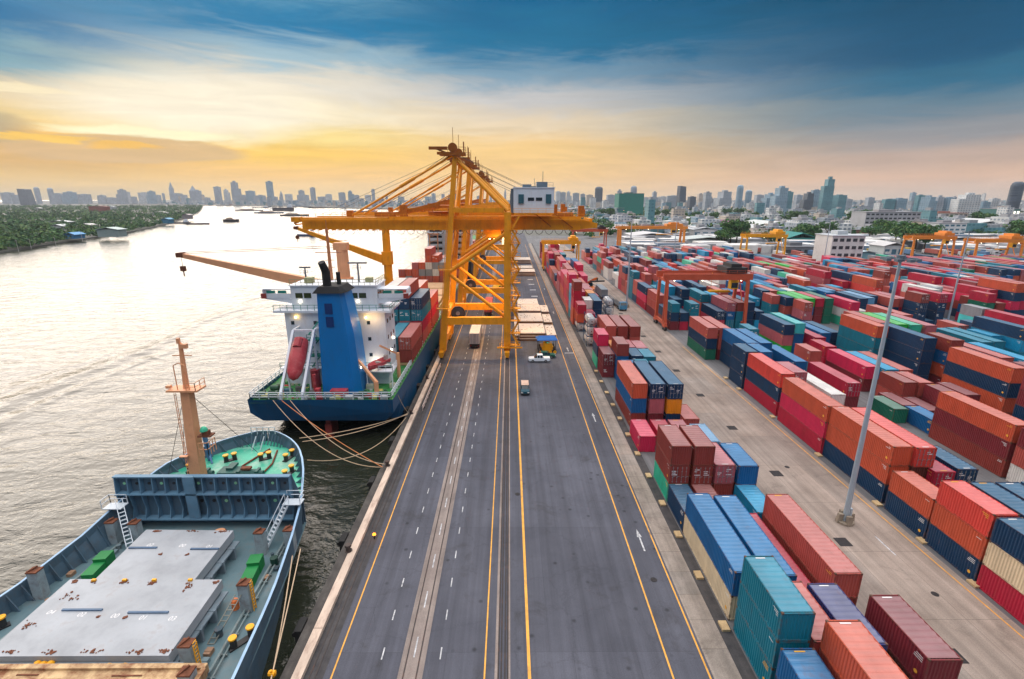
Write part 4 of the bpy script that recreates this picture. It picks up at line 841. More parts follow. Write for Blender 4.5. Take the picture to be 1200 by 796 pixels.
# ------------------------------------------------------------------ general cargo ship in front
sb = mk('ship_blue_grey', rgb(78, 104, 122), .6, var=.2, dirt=(.12, .07, .04), dirt_amt=.4, dirt_scale=1.0, stretch=(1, 1, .5))
sdk = mk('ship_deck_grey', rgb(92, 120, 128), .6, var=.3, scale=.5, dirt=(.14, .09, .06), dirt_amt=.5, dirt_scale=.5)
gdk = mk('ship_deck_green', rgb(52, 168, 138), .45, var=.3, scale=.4, dirt=(.5, .55, .5), dirt_amt=.65, dirt_scale=.22)
hgr = mk('hatch_pale', rgb(160, 166, 172), .55, var=.3, scale=.35, dirt=(.20, .15, .12), dirt_amt=.6, dirt_scale=.7, dirt_lo=.54)
hru = mk('hatch_rusty', rgb(206, 176, 132), .7, var=.3, scale=.5, dirt=(.2, .07, .025), dirt_amt=.95, dirt_scale=.8, dirt_lo=.40)
rst = mk('heavy_rust', (.17, .06, .03), .9, var=.5, scale=3)
hgs = mk('hatch_grey', rgb(120, 136, 146), .6, var=.3, dirt=RUST, dirt_amt=.5)
railw = mk('rail_white', rgb(205, 215, 222), .5, var=.1)
peach = mk('mast_peach', rgb(226, 164, 122), .6, var=.15, dirt=RUST, dirt_amt=.3)
CX = -33.5
def interp(tb, y):
    for (a, va), (b, vb) in zip(tb, tb[1:]):
        if y <= b: return va + (vb - va) * max(0, (y - a)) / (b - a)
    return tb[-1][1]
HB = [(-40, 13.3), (24, 13.3), (28, 13.1), (35, 12.35), (41, 11.45), (48, 10.3), (51, 9.5), (53, 8.8), (55, 7.9), (57, 6.8), (58.5, 5.8), (60, 4.4), (61, 3.2), (61.8, 2.0), (62.3, 1.0), (62.5, .25)]
ZT = [(-40, 2.5), (38, 2.5), (44, 3.1), (48, 4.0), (51, 5.0), (54, 5.7), (63, 5.95)]
WL = [(-40, 1.0), (30, .98), (40, .9), (48, .74), (55, .5), (59, .25), (62.5, .1)]
ship = thing('cargo_ship', 'blue-grey cargo ship seen over its hatches and green forecastle, moored nearest the viewer', 'ship', (CX, 0, 0))
st_y = [-40, -10, 10, 20, 26, 30, 34, 38, 41, 44, 46, 48, 50, 51.5, 53, 54, 55, 56, 57, 58, 58.8, 59.5, 60.2, 60.8, 61.3, 61.8, 62.1, 62.35, 62.5]
DK, FD, IN = .6, 4.4, .22
q = MB()
for s in (-1, 1):
    rings = []
    for y in st_y:
        h, z, w = interp(HB, y), interp(ZT, y), interp(WL, y); yo = -max(0, (y - 55)) * .45
        rings.append([(s * h * w, y + yo, -4.5), (s * h * (w * .6 + .4), y + yo * .5, -1.0), (s * h * (w * .25 + .75), y + yo * .15, z * .5), (s * h, y, z), (s * max(.02, h - .10), y, z + .05), (s * max(.02, h - IN), y - .02, z), (s * max(.02, h - IN), y - .02, DK if y < 49.6 else FD - .01)])
    q.loft(rings, 0, closed=False)
hullq = q
q = MB(); q.loft([[(-interp(HB, y) + .1, y, DK), (interp(HB, y) - .1, y, DK)] for y in st_y if y <= 49.5] + [[(-9.9, 49.6, DK), (9.9, 49.6, DK)]], 0, closed=False); q.build('main_deck', sdk, ship)
q = MB(); q.loft([[(-max(.05, interp(HB, y) - .1), y - .01, FD), (max(.05, interp(HB, y) - .1), y - .01, FD)] for y in [49.7] + [y for y in st_y if y > 49.7]], 0, closed=False); q.build('forecastle_deck', gdk, ship)
q = MB()                                    # bulwark stays
for y in [v * 1.25 + 8 for v in range(43)]:
    h, z = interp(HB, y) - IN, interp(ZT, y); d = DK if y < 49.6 else FD
    if y > 60.6: continue
    for s in (-1, 1): q.loft([[(s * h, y - .05, z - .1), (s * h, y - .05, d), (s * (h - .85), y - .05, d)], [(s * h, y + .05, z - .1), (s * h, y + .05, d), (s * (h - .85), y + .05, d)]], 0, True, True, True)
for a in range(-5, 6): q.beam((a * .55, interp([(0, 62.2), (1, 61.9), (2, 61.2), (3, 60.6)], abs(a * .55)), 5.7), (a * .5, 61.2 - abs(a) * .16, FD), .1, .12)
o_ = len(hullq.v); hullq.v += q.v; hullq.f += [tuple(j + o_ for j in f) for f in q.f]; hullq.mi += q.mi; hullq.build('hull', sb, ship)
q = MB()                                    # white rail cap and handrail of the starboard side
ys = [12 + k * 2 for k in range(20)]
q.loft([[(interp(HB, y) - .2, y, interp(ZT, y) + .055), (interp(HB, y) + .03, y, interp(ZT, y) + .055)] for y in ys + [52, 53, 54, 55, 56, 57, 58, 59, 60, 61, 61.8, 62.3]], 0, closed=False)
q.loft([[(-interp(HB, y) - .03, y, interp(ZT, y) + .055), (-interp(HB, y) + .2, y, interp(ZT, y) + .055)] for y in ys + [52, 53, 54, 55, 56, 57, 58, 59, 60, 61, 61.8, 62.3]], 0, closed=False)
q.build('rail_cap', mk('rail_cap_pale', rgb(150, 185, 215), .5), ship)
# breakwater with its stiffeners
bw = MB(); bw.box(-10.6, 9.0, 49.3, 49.42, 1.8, 7.0); bw.box(-10.4, 9.8, 49.62, 49.75, DK, 4.38)
bw.loft([[(9.0, y, 7.0), (9.0, y, 1.8), (10.0, y, 3.4)] for y in (49.3, 49.42)], 0, True, True, True); bw.loft([[(-10.6, y, 7.0), (-10.6, y, 1.8), (-10.8, y, 3.4)] for y in (49.3, 49.42)], 0, True, True, True)
bw = bw.build('breakwater', sb, ship)
q = MB(); q.box(-10.6, 9.0, 48.75, 49.29, 6.9, 7.05); q.box(-10.6, 9.0, 48.5, 49.29, 4.85, 5.0); q.box(-10.6, 9.0, 48.4, 49.29, 1.7, 1.85)
for k in range(15):
    x = -10.5 + k * 1.385
    q.loft([[(x, 49.29, 6.89), (x, 49.29, 5.01), (x, 48.6, 5.01), (x, 48.8, 6.89)], [(x + .09, 49.29, 6.89), (x + .09, 49.29, 5.01), (x + .09, 48.6, 5.01), (x + .09, 48.8, 6.89)]], 0, True, True, True)
    q.loft([[(x, 49.29, 4.84), (x, 49.29, 1.86), (x, 48.5, 1.86), (x, 48.9, 3.0), (x, 48.6, 4.84)], [(x + .09, 49.29, 4.84), (x + .09, 49.29, 1.86), (x + .09, 48.5, 1.86), (x + .09, 48.9, 3.0), (x + .09, 48.6, 4.84)]], 0, True, True, True)
q.box(-2.7, -1.5, 48.5, 48.7, 1.9, 7.15); q.build('stiffener', mk('ship_stiffener', rgb(96, 136, 162), .6, var=.25, dirt=RUST, dirt_amt=.3), bw)
q = MB()
for k in range(14):
    x = -9.8 + k * 1.385; q.tube((x, 49.24, 5.95), (x, 49.289, 5.95), .17, n=10, m=0 if k % 3 else 1)
    if k > 5: q.tube((x, 49.24, 3.7), (x, 49.289, 3.7), .2, n=10, m=0 if k % 4 else 1)
q.build('lightening_hole', [dark, mk('hole_pale_green', rgb(150, 215, 170), .6)], bw)  # some of the hole discs are plain pale green
for sg, xx in ((-1, -9.3), (1, 9.4)):       # stairs up to the breakwater wings
    q = MB(); p0, p1 = Vector((sg * 6.3, 44.6, DK + .05)), Vector((sg * 9.0, 47.6, 4.2))
    if sg > 0: p0, p1 = Vector((7.0, 45.0, DK + .05)), Vector((8.6, 48.0, 4.4))
    sd = Vector((.55, -.35, 0)) if sg > 0 else Vector((-.45, -.4, 0))
    for s in (0, 1): q.beam(p0 + sd * s, p1 + sd * s, .08, .22); q.beam(p0 + sd * s + Vector((0, 0, .95)), p1 + sd * s + Vector((0, 0, .95)), .06)
    for k in range(12): a = p0.lerp(p1, (k + .5) / 12); q.beam(a, a + sd, .22, .04)
    for k in range(5):
        for s in (0, 1): a = p0.lerp(p1, k / 4) + sd * s; q.beam(a, a + Vector((0, 0, .95)), .05)
    q.build('stairs', railw, ship)
    q = MB(); q.cbox((p1.x + sg * .9, p1.y, p1.z - .05), (2.0, 1.2, .08)); q.rail([(p1.x, p1.y + .6, p1.z), (p1.x + sg * 1.9, p1.y + .6, p1.z), (p1.x + sg * 1.9, p1.y - .6, p1.z)], 1.0, .03, 1.0); q.build('stair_landing', railw, ship)
# hatch covers
HZ = 3.0
h1 = MB(); pl = [(-6.9, 30.0), (7.3, 30.0), (7.0, 37.9), (4.5, 37.9), (4.3, 44.9), (-5.0, 45.1), (-4.7, 38.0), (-7.0, 38.0)]
h1.prism(pl, HZ - .9, HZ); h1 = h1.build('hatch_cover', hgr, ship)
q = MB(); q.prism([(x * .96, 37.5 + (y - 37.5) * .97) for x, y in pl], DK, HZ - .91)
for y in (31.5, 33.5, 35.5): q.box(6.9, 7.6, y - .12, y + .12, DK, HZ - 1.1); q.box(-7.5, -6.8, y - .12, y + .12, DK, HZ - 1.1)
for y in (39.5, 41.5, 43.5): q.box(4.2, 5.0, y - .12, y + .12, DK, HZ - 1.1)
q.box(7.0, 7.5, 30.2, 37.7, 1.7, 1.85); q.box(4.3, 4.9, 38.1, 44.7, 1.7, 1.85); q.build('hatch_coaming', hgs, ship)
q = MB()
for (x, y, w) in ((-3.3, 42.2, 2.8), (3.0, 42.0, 2.8), (-2.9, 34.4, 3.4), (2.9, 34.1, 3.4)): q.box(x - w / 2, x + w / 2, y - .09, y + .09, HZ + .002, HZ + .12)
q.build('lashing_bar', mk('lashing_blue', rgb(70, 100, 130), .5), h1)
def rough_patch(x, y, rx, ry, seed):
    rr = random.Random(seed); k = MB()
    for _ in range(16):
        a, b, s = x + rr.gauss(0, rx * .55), y + rr.gauss(0, ry * .55), rr.uniform(.03, .11); k.prism([(a + s * rr.uniform(.7, 1.3) * math.cos(t * .785), b + s * rr.uniform(.7, 1.3) * math.sin(t * .785)) for t in range(8)], HZ + .003, HZ + rr.uniform(.02, .07))
    return k
q = MB()
for i, (x, y, a, b) in enumerate(((-5.2, 36.0, .9, .5), (4.3, 36.9, .4, .5), (-6.0, 32.9, .5, .3), (-4.6, 37.7, .25, .2), (-6.3, 37.7, .25, .2), (-1.8, 37.6, .35, .2), (.9, 37.5, .35, .2), (6.6, 37.5, .3, .2), (-.9, 41.3, .14, .1), (1.7, 41.2, .14, .1), (-1.0, 33.7, .12, .1), (1.3, 33.6, .12, .1), (-5, 30.35, .5, .15), (-2, 30.35, .5, .15), (1.2, 30.35, .8, .2), (4.5, 30.35, 1.0, .2), (6.6, 30.4, .4, .2), (-3.6, 44.8, .4, .12), (0, 44.8, .7, .12), (3.4, 44.7, .6, .12))):
    rough_patch(x, y, a, b, i).build('rusty_fitting', rst, h1)
q = MB()
for x in (-.9, -.1, -2.9): q.dome((x + 1.5, 45.6, 1.9), .45, .5, 10, 3)
for x, y in ((-2.6, 29.75), (-1.6, 29.75), (3.0, 29.5), (4.2, 29.5), (-2.1, 29.7)): q.dome((x, y, HZ - .6), .3, .38, 10, 3)
for x in (-4.6, -1.8, .9, 4.2): q.cbox((x, 37.75, HZ + .1), (.35, .2, .2))
q.build('yellow_roller', yelc, ship)
def words_on(txt, x, y, z, h, parent, mat, name='row_number'):
    cu = bpy.data.curves.new('text', 'FONT'); cu.body = txt; cu.size = h; cu.align_x = 'CENTER'; cu.shear = .15
    o = bpy.data.objects.new('text', cu); COL.objects.link(o)
    me = bpy.data.meshes.new_from_object(o.evaluated_get(bpy.context.evaluated_depsgraph_get())); bpy.data.objects.remove(o)
    me.materials.clear(); me.materials.append(mat)
    k = bpy.data.objects.new(name, me); COL.objects.link(k); k.parent = parent; k.location = (x, y, z); return k
bpy.context.view_layer.update()
for tx, x, y in (('02', -2.9, 42.45), ('00', .4, 42.35), ('01', 3.2, 42.2), ('04', -5.4, 34.0), ('02', -2.6, 33.75), ('00', .3, 33.6), ('01', 2.8, 33.4), ('03', 5.3, 33.3)): words_on(tx, x, y, HZ + .006, .62, h1, mark_w)
# the rusty second hatch
h2 = MB(); h2.prism([(-9.6, 10), (10.6, 10), (10.6, 29.2), (-9.6, 29.2)], HZ - 1.0, HZ - .2); h2.box(-9.7, 10.7, 28.95, 29.35, HZ - .75, HZ + .02); h2.box(10.45, 10.8, 10, 28.94, HZ - .75, HZ + .02); h2.beam((-6.2, 29.1, HZ), (-7.9, 26.0, HZ), .25); h2.beam((-9.5, 27.5, HZ), (-7.9, 26.0, HZ), .2); h2 = h2.build('rusty_hatch_cover', hru, ship); h2['label'] = 'rust-stained cream hatch cover at the near end of the ship'
q = MB(); q.box(-9.2, 10.2, 10.4, 28.8, DK, HZ - 1.01); q.box(-8.5, 8.5, 29.36, 29.9, DK, HZ - .5); q.build('hatch_coaming', hgs, ship)
q = MB()
for (x, y, w) in ((-.5, 28.2, 2.2), (2.4, 28.0, 2.0), (-2.2, 28.6, 1.6), (5.2, 28.5, 2.2)): q = MB(); q.box(x - w / 2, x + w / 2, y - .05, y + .05, HZ - .19, HZ - .14); q.build('rusty_fitting', rst, h2)
for pts, r in (([(9.0, 46, DK + .3), (9.3, 40, DK + .3), (9.9, 30, DK + .3), (10.2, 12, DK + .3)], .12), ([(9.4, 45, DK + .25), (9.7, 40, DK + .25), (10.3, 30, DK + .25), (10.6, 12, DK + .25)], .08), ([(-8.6, 46, DK + .3), (-9.0, 40, DK + .3), (-9.6, 30, DK + .3)], .12)):
    q = MB(); q.path(pts, r, 8)
    for a, b in zip(pts, pts[1:]):
        for k in range(5): p = Vector(a).lerp(Vector(b), k / 5); q.box(p.x - .18, p.x + .18, p.y - .05, p.y + .05, DK, p.z)
    q.build('deck_pipe', mk('pipe_grey', rgb(120, 138, 140), .6, var=.3, dirt=RUST, dirt_amt=.6), ship)
rr = random.Random(9)
for k in range(16):
    x, y = rr.choice((rr.uniform(7.8, 10.2), rr.uniform(-10.6, -8))), rr.uniform(28, 46); s = rr.uniform(.2, .45); q = MB()
    if k % 2: q.tube((x, y, DK), (x, y, DK + s * 1.6), s * .6, n=10); q.tube((x, y, DK + s * 1.6), (x, y, DK + s * 1.9), s * .8, n=10)
    else: q.cbox((x, y, DK + s / 2), (s * 1.4, s * 1.8, s)); q.cbox((x, y, DK + s), (s * 1.5, s * .5, s * .2))
    q.build('deck_fitting', mk('fitting_%d' % (k % 3), [rgb(110, 130, 136), rgb(60, 80, 90), rgb(150, 120, 96)][k % 3], .7, dirt=RUST, dirt_amt=.5), ship)
# ventilator posts with rusty heads
def post(x, y, ladder, h=3.4):
    q = MB(); q.box(x - .46, x + .46, y - .4, y + .4, DK, DK + h); p = q.build('ventilator_post', mk('post_pale', rgb(150, 164, 170), .6, var=.3, dirt=RUST, dirt_amt=.6, dirt_scale=.9), ship)
    q = MB(); q.box(x - .49, x + .49, y - .43, y + .43, DK + h, DK + h + .12); q.beam((x - .4, y - .35, DK + h + .12), (x + .1, y + .3, DK + h + .3), .14); q.build('rusty_head', rst, p)
    if ladder:
        q = MB()
        for s in (-.2, .2): q.beam((x + .62, y + s, DK), (x + .62, y + s, DK + h), .07)
        for k in range(10): q.beam((x + .62, y - .2, DK + .2 + k * .32), (x + .62, y + .2, DK + .2 + k * .32), .05)
        q.build('ladder', yelc, p)
for x, y, l in ((7.3, 44.4, 0), (10.2, 44.8, 0), (9.6, 36.9, 1), (8.4, 30.6, 1), (9.9, 28.2, 0), (-6.9, 46.0, 0), (-9.5, 46.2, 0), (-10.6, 38.5, 0)): post(x, y, l, 2.9 if y < 40 else 2.6)
def bitts(x, y, z, cap=yelc, dx=.9, dy=1.1, h=.95):
    q = MB(); a, b = (x - dx / 2, y - dy / 2), (x + dx / 2, y + dy / 2)
    q.beam((a[0] - dx * .3, a[1] - dy * .3, z + .07), (b[0] + dx * .3, b[1] + dy * .3, z + .07), .6, .14)
    for c in (a, b): q.tube((*c, z), (*c, z + h), .26, n=12)
    p = q.build('mooring_bitts', dark, ship)
    for c in (a, b): q = MB(); q.tube((*c, z + h), (*c, z + h + .14), .34, n=14); q.build('yellow_cap', cap, p)
bitts(10.9, 33.4, DK); bitts(-11.3, 34.5, DK)
for x, y in ((-2.3, 57.0), (2.0, 57.3), (6.6, 53.6), (5.0, 57.5), (-5.6, 54.8)): bitts(x, y, FD, dx=.8 if x < 3 else .3, dy=.5 if x < 3 else 1.2, h=.8)
q = MB()                                     # windlasses
for x in (-3.6, 2.4):
    q.tube((x - .9, 52.6, FD + .8), (x + .9, 52.6, FD + .8), .5, n=12); q.box(x - 1.2, x - .9, 52.1, 53.1, FD, FD + 1.3); q.box(x + .9, x + 1.2, 52.1, 53.1, FD, FD + 1.3); q.tube((x + 1.2, 52.6, FD + .8), (x + 1.7, 52.6, FD + .8), .35, n=10)
q.box(-1.3, .9, 52.3, 53.9, FD, FD + 1.0); q.box(-.5, .3, 52.9, 54.3, FD + 1.0, FD + 1.3); q.build('windlass', mk('windlass_green', rgb(40, 90, 84), .6, var=.3, dirt=RUST), ship)
q = MB(); 
for x in (-3.9, 2.1): q.box(x - .5, x + .6, 52.3, 52.9, FD + 1.35, FD + 1.6)
q.path([(-.2, 54.4, FD + .15), (.3, 56.3, FD + .12), (1.4, 59.8, FD + .12)], .12); q.path([(3.4, 53.2, FD + .15), (3.5, 56, FD + .12), (2.6, 59.4, FD + .12)], .12); q.build('anchor_chain', rst, ship)
q = MB(); q.rail([(-1.6, 61.4, 5.9), (1.6, 61.4, 5.9)], 1.0, .04, .8); q.beam((-.9, 59.6, FD), (-.6, 60.6, FD + 1.6), .1); q.beam((.2, 59.6, FD), (.5, 60.6, FD + 1.6), .1); q.build('bow_rail', railw, ship)
q = MB(); q.beam((-4.9, 57.0, FD), (-5.1, 57.0, FD + 4.2), .4); q.beam((-4.9, 57.0, FD + 1), (-4.2, 56.2, FD), .2); q.build('flag_post', mk('post_blue', rgb(70, 110, 150), .6), ship)
# foremast
fm = MB(); fm.beam((-3.2, 51.6, DK), (-2.55, 51.8, 16.2), 1.4, 1.4, w2=.95, h2=.95); fm.tube((-2.55, 51.8, 16.2), (-2.3, 51.8, 21.6), .32, .2, n=10); fm = fm.build('foremast', peach, ship)
q = MB(); q.box(-4.3, -.9, 50.9, 52.7, 16.2, 16.4); q.rail([(-1.0, 50.9, 16.4), (-1.0, 52.7, 16.4)], .9, .03, .6); q.rail([(-2.0, 50.9, 16.4), (-1.0, 50.9, 16.4)], .9, .03, .6); q.path([(-3.2, 51.3, 16.4), (-3.2, 51.3, 19.2), (-2.6, 51.3, 19.5), (-2.0, 51.3, 19.2), (-1.9, 51.3, 16.4)], .06); q.beam((-3.4, 51.8, 20.2), (-1.3, 51.8, 20.2), .1); q.cbox((-1.9, 51.7, 21.3), (.7, .4, .5)); q.cbox((-2.4, 51.7, 21.9), (.3, .3, .6)); q.cbox((-4.2, 51.4, 16.7), (.5, .4, .3)); q.build('mast_platform', peach, fm)
q = MB()
for s in (0, .2): q.beam((-3.95 + s, 51.2, 3.8), (-3.65 + s, 51.2, 16), .05)
for k in range(26): q.beam((-3.95 + k * .012, 51.2, 4 + k * .47), (-3.75 + k * .012, 51.2, 4 + k * .47), .05)
q.box(-4.1, -3.2, 50.6, 51.0, 8.4, 8.5); q.rail([(-1.9, 51.0, 8.4), (-.9, 51.0, 8.4), (-.9, 52.5, 8.4)], 1.6, .035, .5); q.build('mast_ladder', peach, fm)
q = MB(); q.box(-2.0, -.5, 51.2, 52.2, 10.6, 10.75); q.box(-1.5, -.8, 51.3, 51.9, 10.75, 11.3); q.build('light_bracket', rst, fm)
q = MB(); q.dome((-1.3, 51.5, 11.3), .42, .55, 12, 4); q.build('green_lamp', mk('lamp_green', rgb(70, 190, 150), .4), fm)
q = MB()
for a, b in (((-2.4, 51.8, 15.8), (1.6, 56.5, 5.8)), ((-2.9, 51.8, 15.8), (-7.2, 55.5, 5.6)), ((-2.9, 51.8, 15.8), (-6.8, 51.8, 5.0))): q.tube(a, b, .03, n=4)
q.build('stay_wire', dark, fm)
# lockers and small gear resting on the deck
gl = mk('locker_green', rgb(14, 124, 60), .6, var=.2, dirt=(.05, .06, .04))
for i, (x, y, rz) in enumerate(((CX + 8.0, 41.0, 8), (CX - 7.7, 41.6, 6))):
    q = MB(); q.box(-.55, .55, -1.5, .3, 0, .95); q.box(-.6, .6, .3, 1.6, 0, 1.25); q.box(-.62, .62, .28, 1.62, 1.25, 1.32); q.box(-.57, .57, -1.52, .25, .95, 1.0)
    o = q.build('deck_locker', gl, loc=(x, y, DK + .01)); o.rotation_euler = (0, 0, rad(rz)); tag(o, ['bright green deck locker on the quay side of the pale hatch', 'bright green deck locker on the river side of the pale hatch'][i], 'deck locker', 'green lockers on the cargo ship')
q = MB(); q.tube((0, 0, 0), (0, 0, 1.0), .62, n=16); q.tube((0, 0, .7), (0, 0, .85), .75, n=16, m=1); tag(q.build('capstan_drum', [peach, rst], loc=(CX + 1.6, 46.6, DK)), 'round peach drum below the breakwater of the cargo ship', 'drum')
q = MB()
for k in range(6): q.dome((R.uniform(-.8, .8), R.uniform(-.3, .3), 0), .38, .35, 8, 3)
tag(q.build('white_sacks', mk('sack_white', rgb(225, 225, 225), .9), loc=(CX - 4.6, 46.8, DK + .4)), 'heap of white sacks lying below the breakwater', 'sacks')
q = MB()
for s in (0, .55): q.beam((s, 0, 0), (s + .9, 3.3, 2.0), .07)
for k in range(9): q.beam((.1 * k, .37 * k, .22 * k + .04), (.55 + .1 * k, .37 * k, .22 * k + .04), .06)
tag(q.build('leaning_ladder', mk('ladder_grey', rgb(130, 130, 120), .6), loc=(CX + 8.0, 33.2, DK)), 'grey ladder leaning beside the pale hatch cover', 'ladder')
q = MB(); q.tube((0, 0, 0), (0, 0, .8), .32, n=12); q.dome((0, 0, .8), .34, .3, 12, 3); tag(q.build('orange_buoy', mk('buoy_orange', rgb(226, 120, 60), .5), loc=(CX + 8.4, 37.0, DK)), 'small orange buoy standing at the corner of the pale hatch', 'buoy')
q = MB(); q.tube((0, 0, 0), (0, 0, .9), .38, n=12); tag(q.build('dark_drum', mk('drum_green', rgb(20, 60, 50), .5), loc=(CX + 9.4, 42.6, DK)), 'dark green drum between locker and ventilator post', 'drum')

# ------------------------------------------------------------------ blue container ship
nb = mk('hull_blue', rgb(0, 74, 116), .45, var=.22, scale=.35, dirt=(.10, .055, .035), dirt_amt=.42, dirt_scale=.8, stretch=(1, 1, .22), dirt_lo=.56)
hred = mk('hull_red', rgb(150, 62, 56), .6, var=.3)
wp = mk('ship_white', rgb(222, 228, 236), .5, var=.08, dirt=(.35, .25, .18), dirt_amt=.25, stretch=(1, 1, .25))
fgn = mk('deck_green', rgb(44, 128, 60), .6, var=.4, scale=.9, dirt=(.35, .35, .3), dirt_amt=.5)
tgn = mk('teal_green', rgb(20, 130, 118), .5)
fun = mk('funnel_blue', rgb(0, 116, 190), .4, var=.12, dirt=(.03, .08, .12), dirt_amt=.35, stretch=(1, 1, .3))
lbr = mk('lifeboat_red', rgb(178, 58, 66), .5, var=.25, dirt=(.5, .3, .28), dirt_amt=.4)
cs = thing('container_ship', 'blue container ship seen from astern, white accommodation block and tall blue funnel', 'ship', (-31.1, 0, 0))
ST_ = [(75.5, 11.9, 10.2, .9), (77.5, 11.95, 10.6, .5), (81, 12, 11.2, -.8), (86, 12, 11.7, -2.6), (92, 12, 12, -4.5), (205, 12, 12, -4.5), (215, 11.4, 10.5, -4.5), (224, 9.3, 7.0, -4.5), (232, 5.5, 2.5, -4.5), (238, .3, .2, -4.5)]
q = MB(); rings = [[(-hb, y, 5.0), (-hb * .995, y + .2, 2.6), (-hw, y + (.8 if y < 80 else 0), zb), (hw, y + (.8 if y < 80 else 0), zb), (hb * .995, y + .2, 2.6), (hb, y, 5.0)] for y, hb, hw, zb in ST_]
q.loft(rings, 0, False, True, True); q.build('hull', nb, cs)
q = MB(); q.box(-.4, .4, 77.8, 81.2, -4, .2); q.box(-.55, .55, 77.6, 78.2, -3.2, -.5); q.build('rudder', hred, cs)
q = MB(); q.loft([[(-hb + .05, y + .05, 4.4 if y < 90 else 4.9), (hb - .05, y + .05, 4.4 if y < 90 else 4.9)] for y, hb, hw, zb in ST_], 0, False); q.build('deck', fgn, cs)
q = MB(); q.rail([(-11.6, 93, 5.0), (-11.6, 75.8, 5.0), (11.6, 75.8, 5.0), (11.6, 92.5, 5.0)], 1.15, .05, 1.5, rows=3); q.rail([(11.7, 93, 5.0), (11.7, 205, 5.0)], 1.1, .06, 2.5); q.build('stern_rail', railw, cs)
q = MB()
for k in range(9): q.box(-11 + k * 2.55, -8.9 + k * 2.55, 93, 132, 4.95, 5.47)
for y0, y1 in ((189.5, 216),): q.box(-11, 11, y0, y1, 4.95, 5.47)
for y in (135, 148, 161, 174): q.box(-9.5, 9.5, y, y + 11.5, 4.95, 6.3)
q.build('hatch', mk('hatch_tan', rgb(196, 160, 120), .7, var=.25, dirt=RUST, dirt_amt=.5), cs)
q = MB()
for y in range(108, 190, 4): q.beam((11.2, y, 5), (11.2, y, 7.4), .22); q.beam((10.4, y, 5), (11.2, y, 6.8), .16)
q.beam((11.2, 108, 7.4), (11.2, 188, 7.4), .18); q.build('lashing_frame', mk('lashing_cream', rgb(224, 190, 140), .6), cs)
# accommodation
ac = MB(); ac.box(-8.9, 8.9, 86, 93, 4.4, 17.3); ac.box(-10.6, 10.1, 85.4, 93.3, 17.3, 17.7); ac.box(-9.3, 9.3, 84.4, 86, 4.4, 7.4); ac.box(-9.9, 9.9, 83.8, 86, 7.4, 7.55); ac = ac.build('accommodation', wp, cs)
q = MB()
for z in (15.4, 12.4, 9.4):
    for x in (-7.6, -3.6, 5.9): q.box(x - .28, x + .28, 85.93, 86.05, z - .32, z + .32)
    for y in (87.5, 89.5, 91.5): q.box(8.85, 8.97, y - .3, y + .3, z - .35, z + .35)
q.build('window', glass, ac)
q = MB(); q.rail([(-10.5, 85.5, 17.7), (10, 85.5, 17.7), (10, 93, 17.7)], 1.0, .035, 1.2); q.rail([(-9.9, 83.9, 7.55), (9.9, 83.9, 7.55)], 1.0, .04, 1.2)
for z in (9.6, 12.6): q.box(-4.6, -2.9, 84.0, 86, z, z + .12); q.rail([(-4.6, 84, z + .12), (-2.9, 84, z + .12)], 1, .04, .8)
for k in range(3): q.beam((-4.4, 84.5, 7.6 + k * 3), (-2.9, 85.6, 9.7 + k * 3), .5, .08)
q.build('gallery', tgn, ac)
br = MB(); br.box(-7.5, 7.6, 86.4, 92.6, 17.7, 21.9); br.box(-7.7, 7.8, 86.2, 92.8, 21.9, 22.1)
for s in (-1, 1):
    br.loft([[(s * 7.55, y, 18.6), (s * 12.6, y, 19.5), (s * 13.0, y, 20.0), (s * 13.0, y, 20.15), (s * 7.55, y, 19.5)] for y in (87.2, 90.2)], 0, True, True, True); br.box(min(s * 7.6, s * 12.8), max(s * 7.6, s * 12.8), 87.2, 90.2, 21.15, 21.3)
    br.box(min(s * 12.7, s * 12.9), max(s * 12.7, s * 12.9), 87.2, 90.2, 20.15, 21.15)
br = br.build('bridge', wp, cs)
q = MB()
for a in (-6.7, -5.2, 3.0, 4.5): q.box(a, a + 1.25, 86.33, 86.41, 19.8, 20.7)
for y in (87.2, 88.8, 90.4): q.box(7.58, 7.66, y, y + .9, 19.6, 20.6)
q.build('window', mk('bridge_glass', rgb(58, 66, 40), .2), br)
q = MB()
for s in (-1, 1):
    q = MB(); q.box(min(s * 7.7, s * 12.7), max(s * 7.7, s * 12.7), 87.12, 87.19, 19.6, 20.45); q.build('wing_panel', wp, br)
    for a in (8.6, 10.6): q = MB(); q.box(min(s * a, s * (a + 1.5)), max(s * a, s * (a + 1.5)), 87.1, 87.18, 20.5, 21.0); q.build('wing_screen', tgn, br)
q = MB()
for s in (-1, 1): q = MB(); q.box(min(s * 12.2, s * 13.1), max(s * 12.2, s * 13.1), 86.9, 87.1, 19.6, 20.5); q.build('wing_sign', hred, br)
q = MB(); q.rail([(-7.5, 86.4, 22.1), (7.6, 86.4, 22.1), (7.6, 92.6, 22.1)], 1.0, .04, 1.0); q.cbox((-5, 89, 22.6), (1.4, 1.4, 1)); q.cbox((5.5, 90, 22.5), (1.2, 1.2, .8)); q.build('monkey_island', mk('rail_olive', rgb(150, 150, 110), .6), br)
q = MB(); q.beam((-2.1, 92, 22), (-2.1, 92, 31.5), .55, w2=.3); q.beam((-4.6, 92, 27.2), (.2, 92, 27.2), .12); q.beam((-3.6, 92, 29.4), (1.5, 92, 29.4), .1)
for z in (24.5, 25.8, 27.2): q.beam((-3.0, 92, z), (-1.2, 92, z), .1)
q.beam((-2.1, 92, 31.5), (-2.1, 92, 33), .08); q.build('radar_mast', mk('mast_tan', rgb(186, 122, 84), .6), cs)
q = MB()
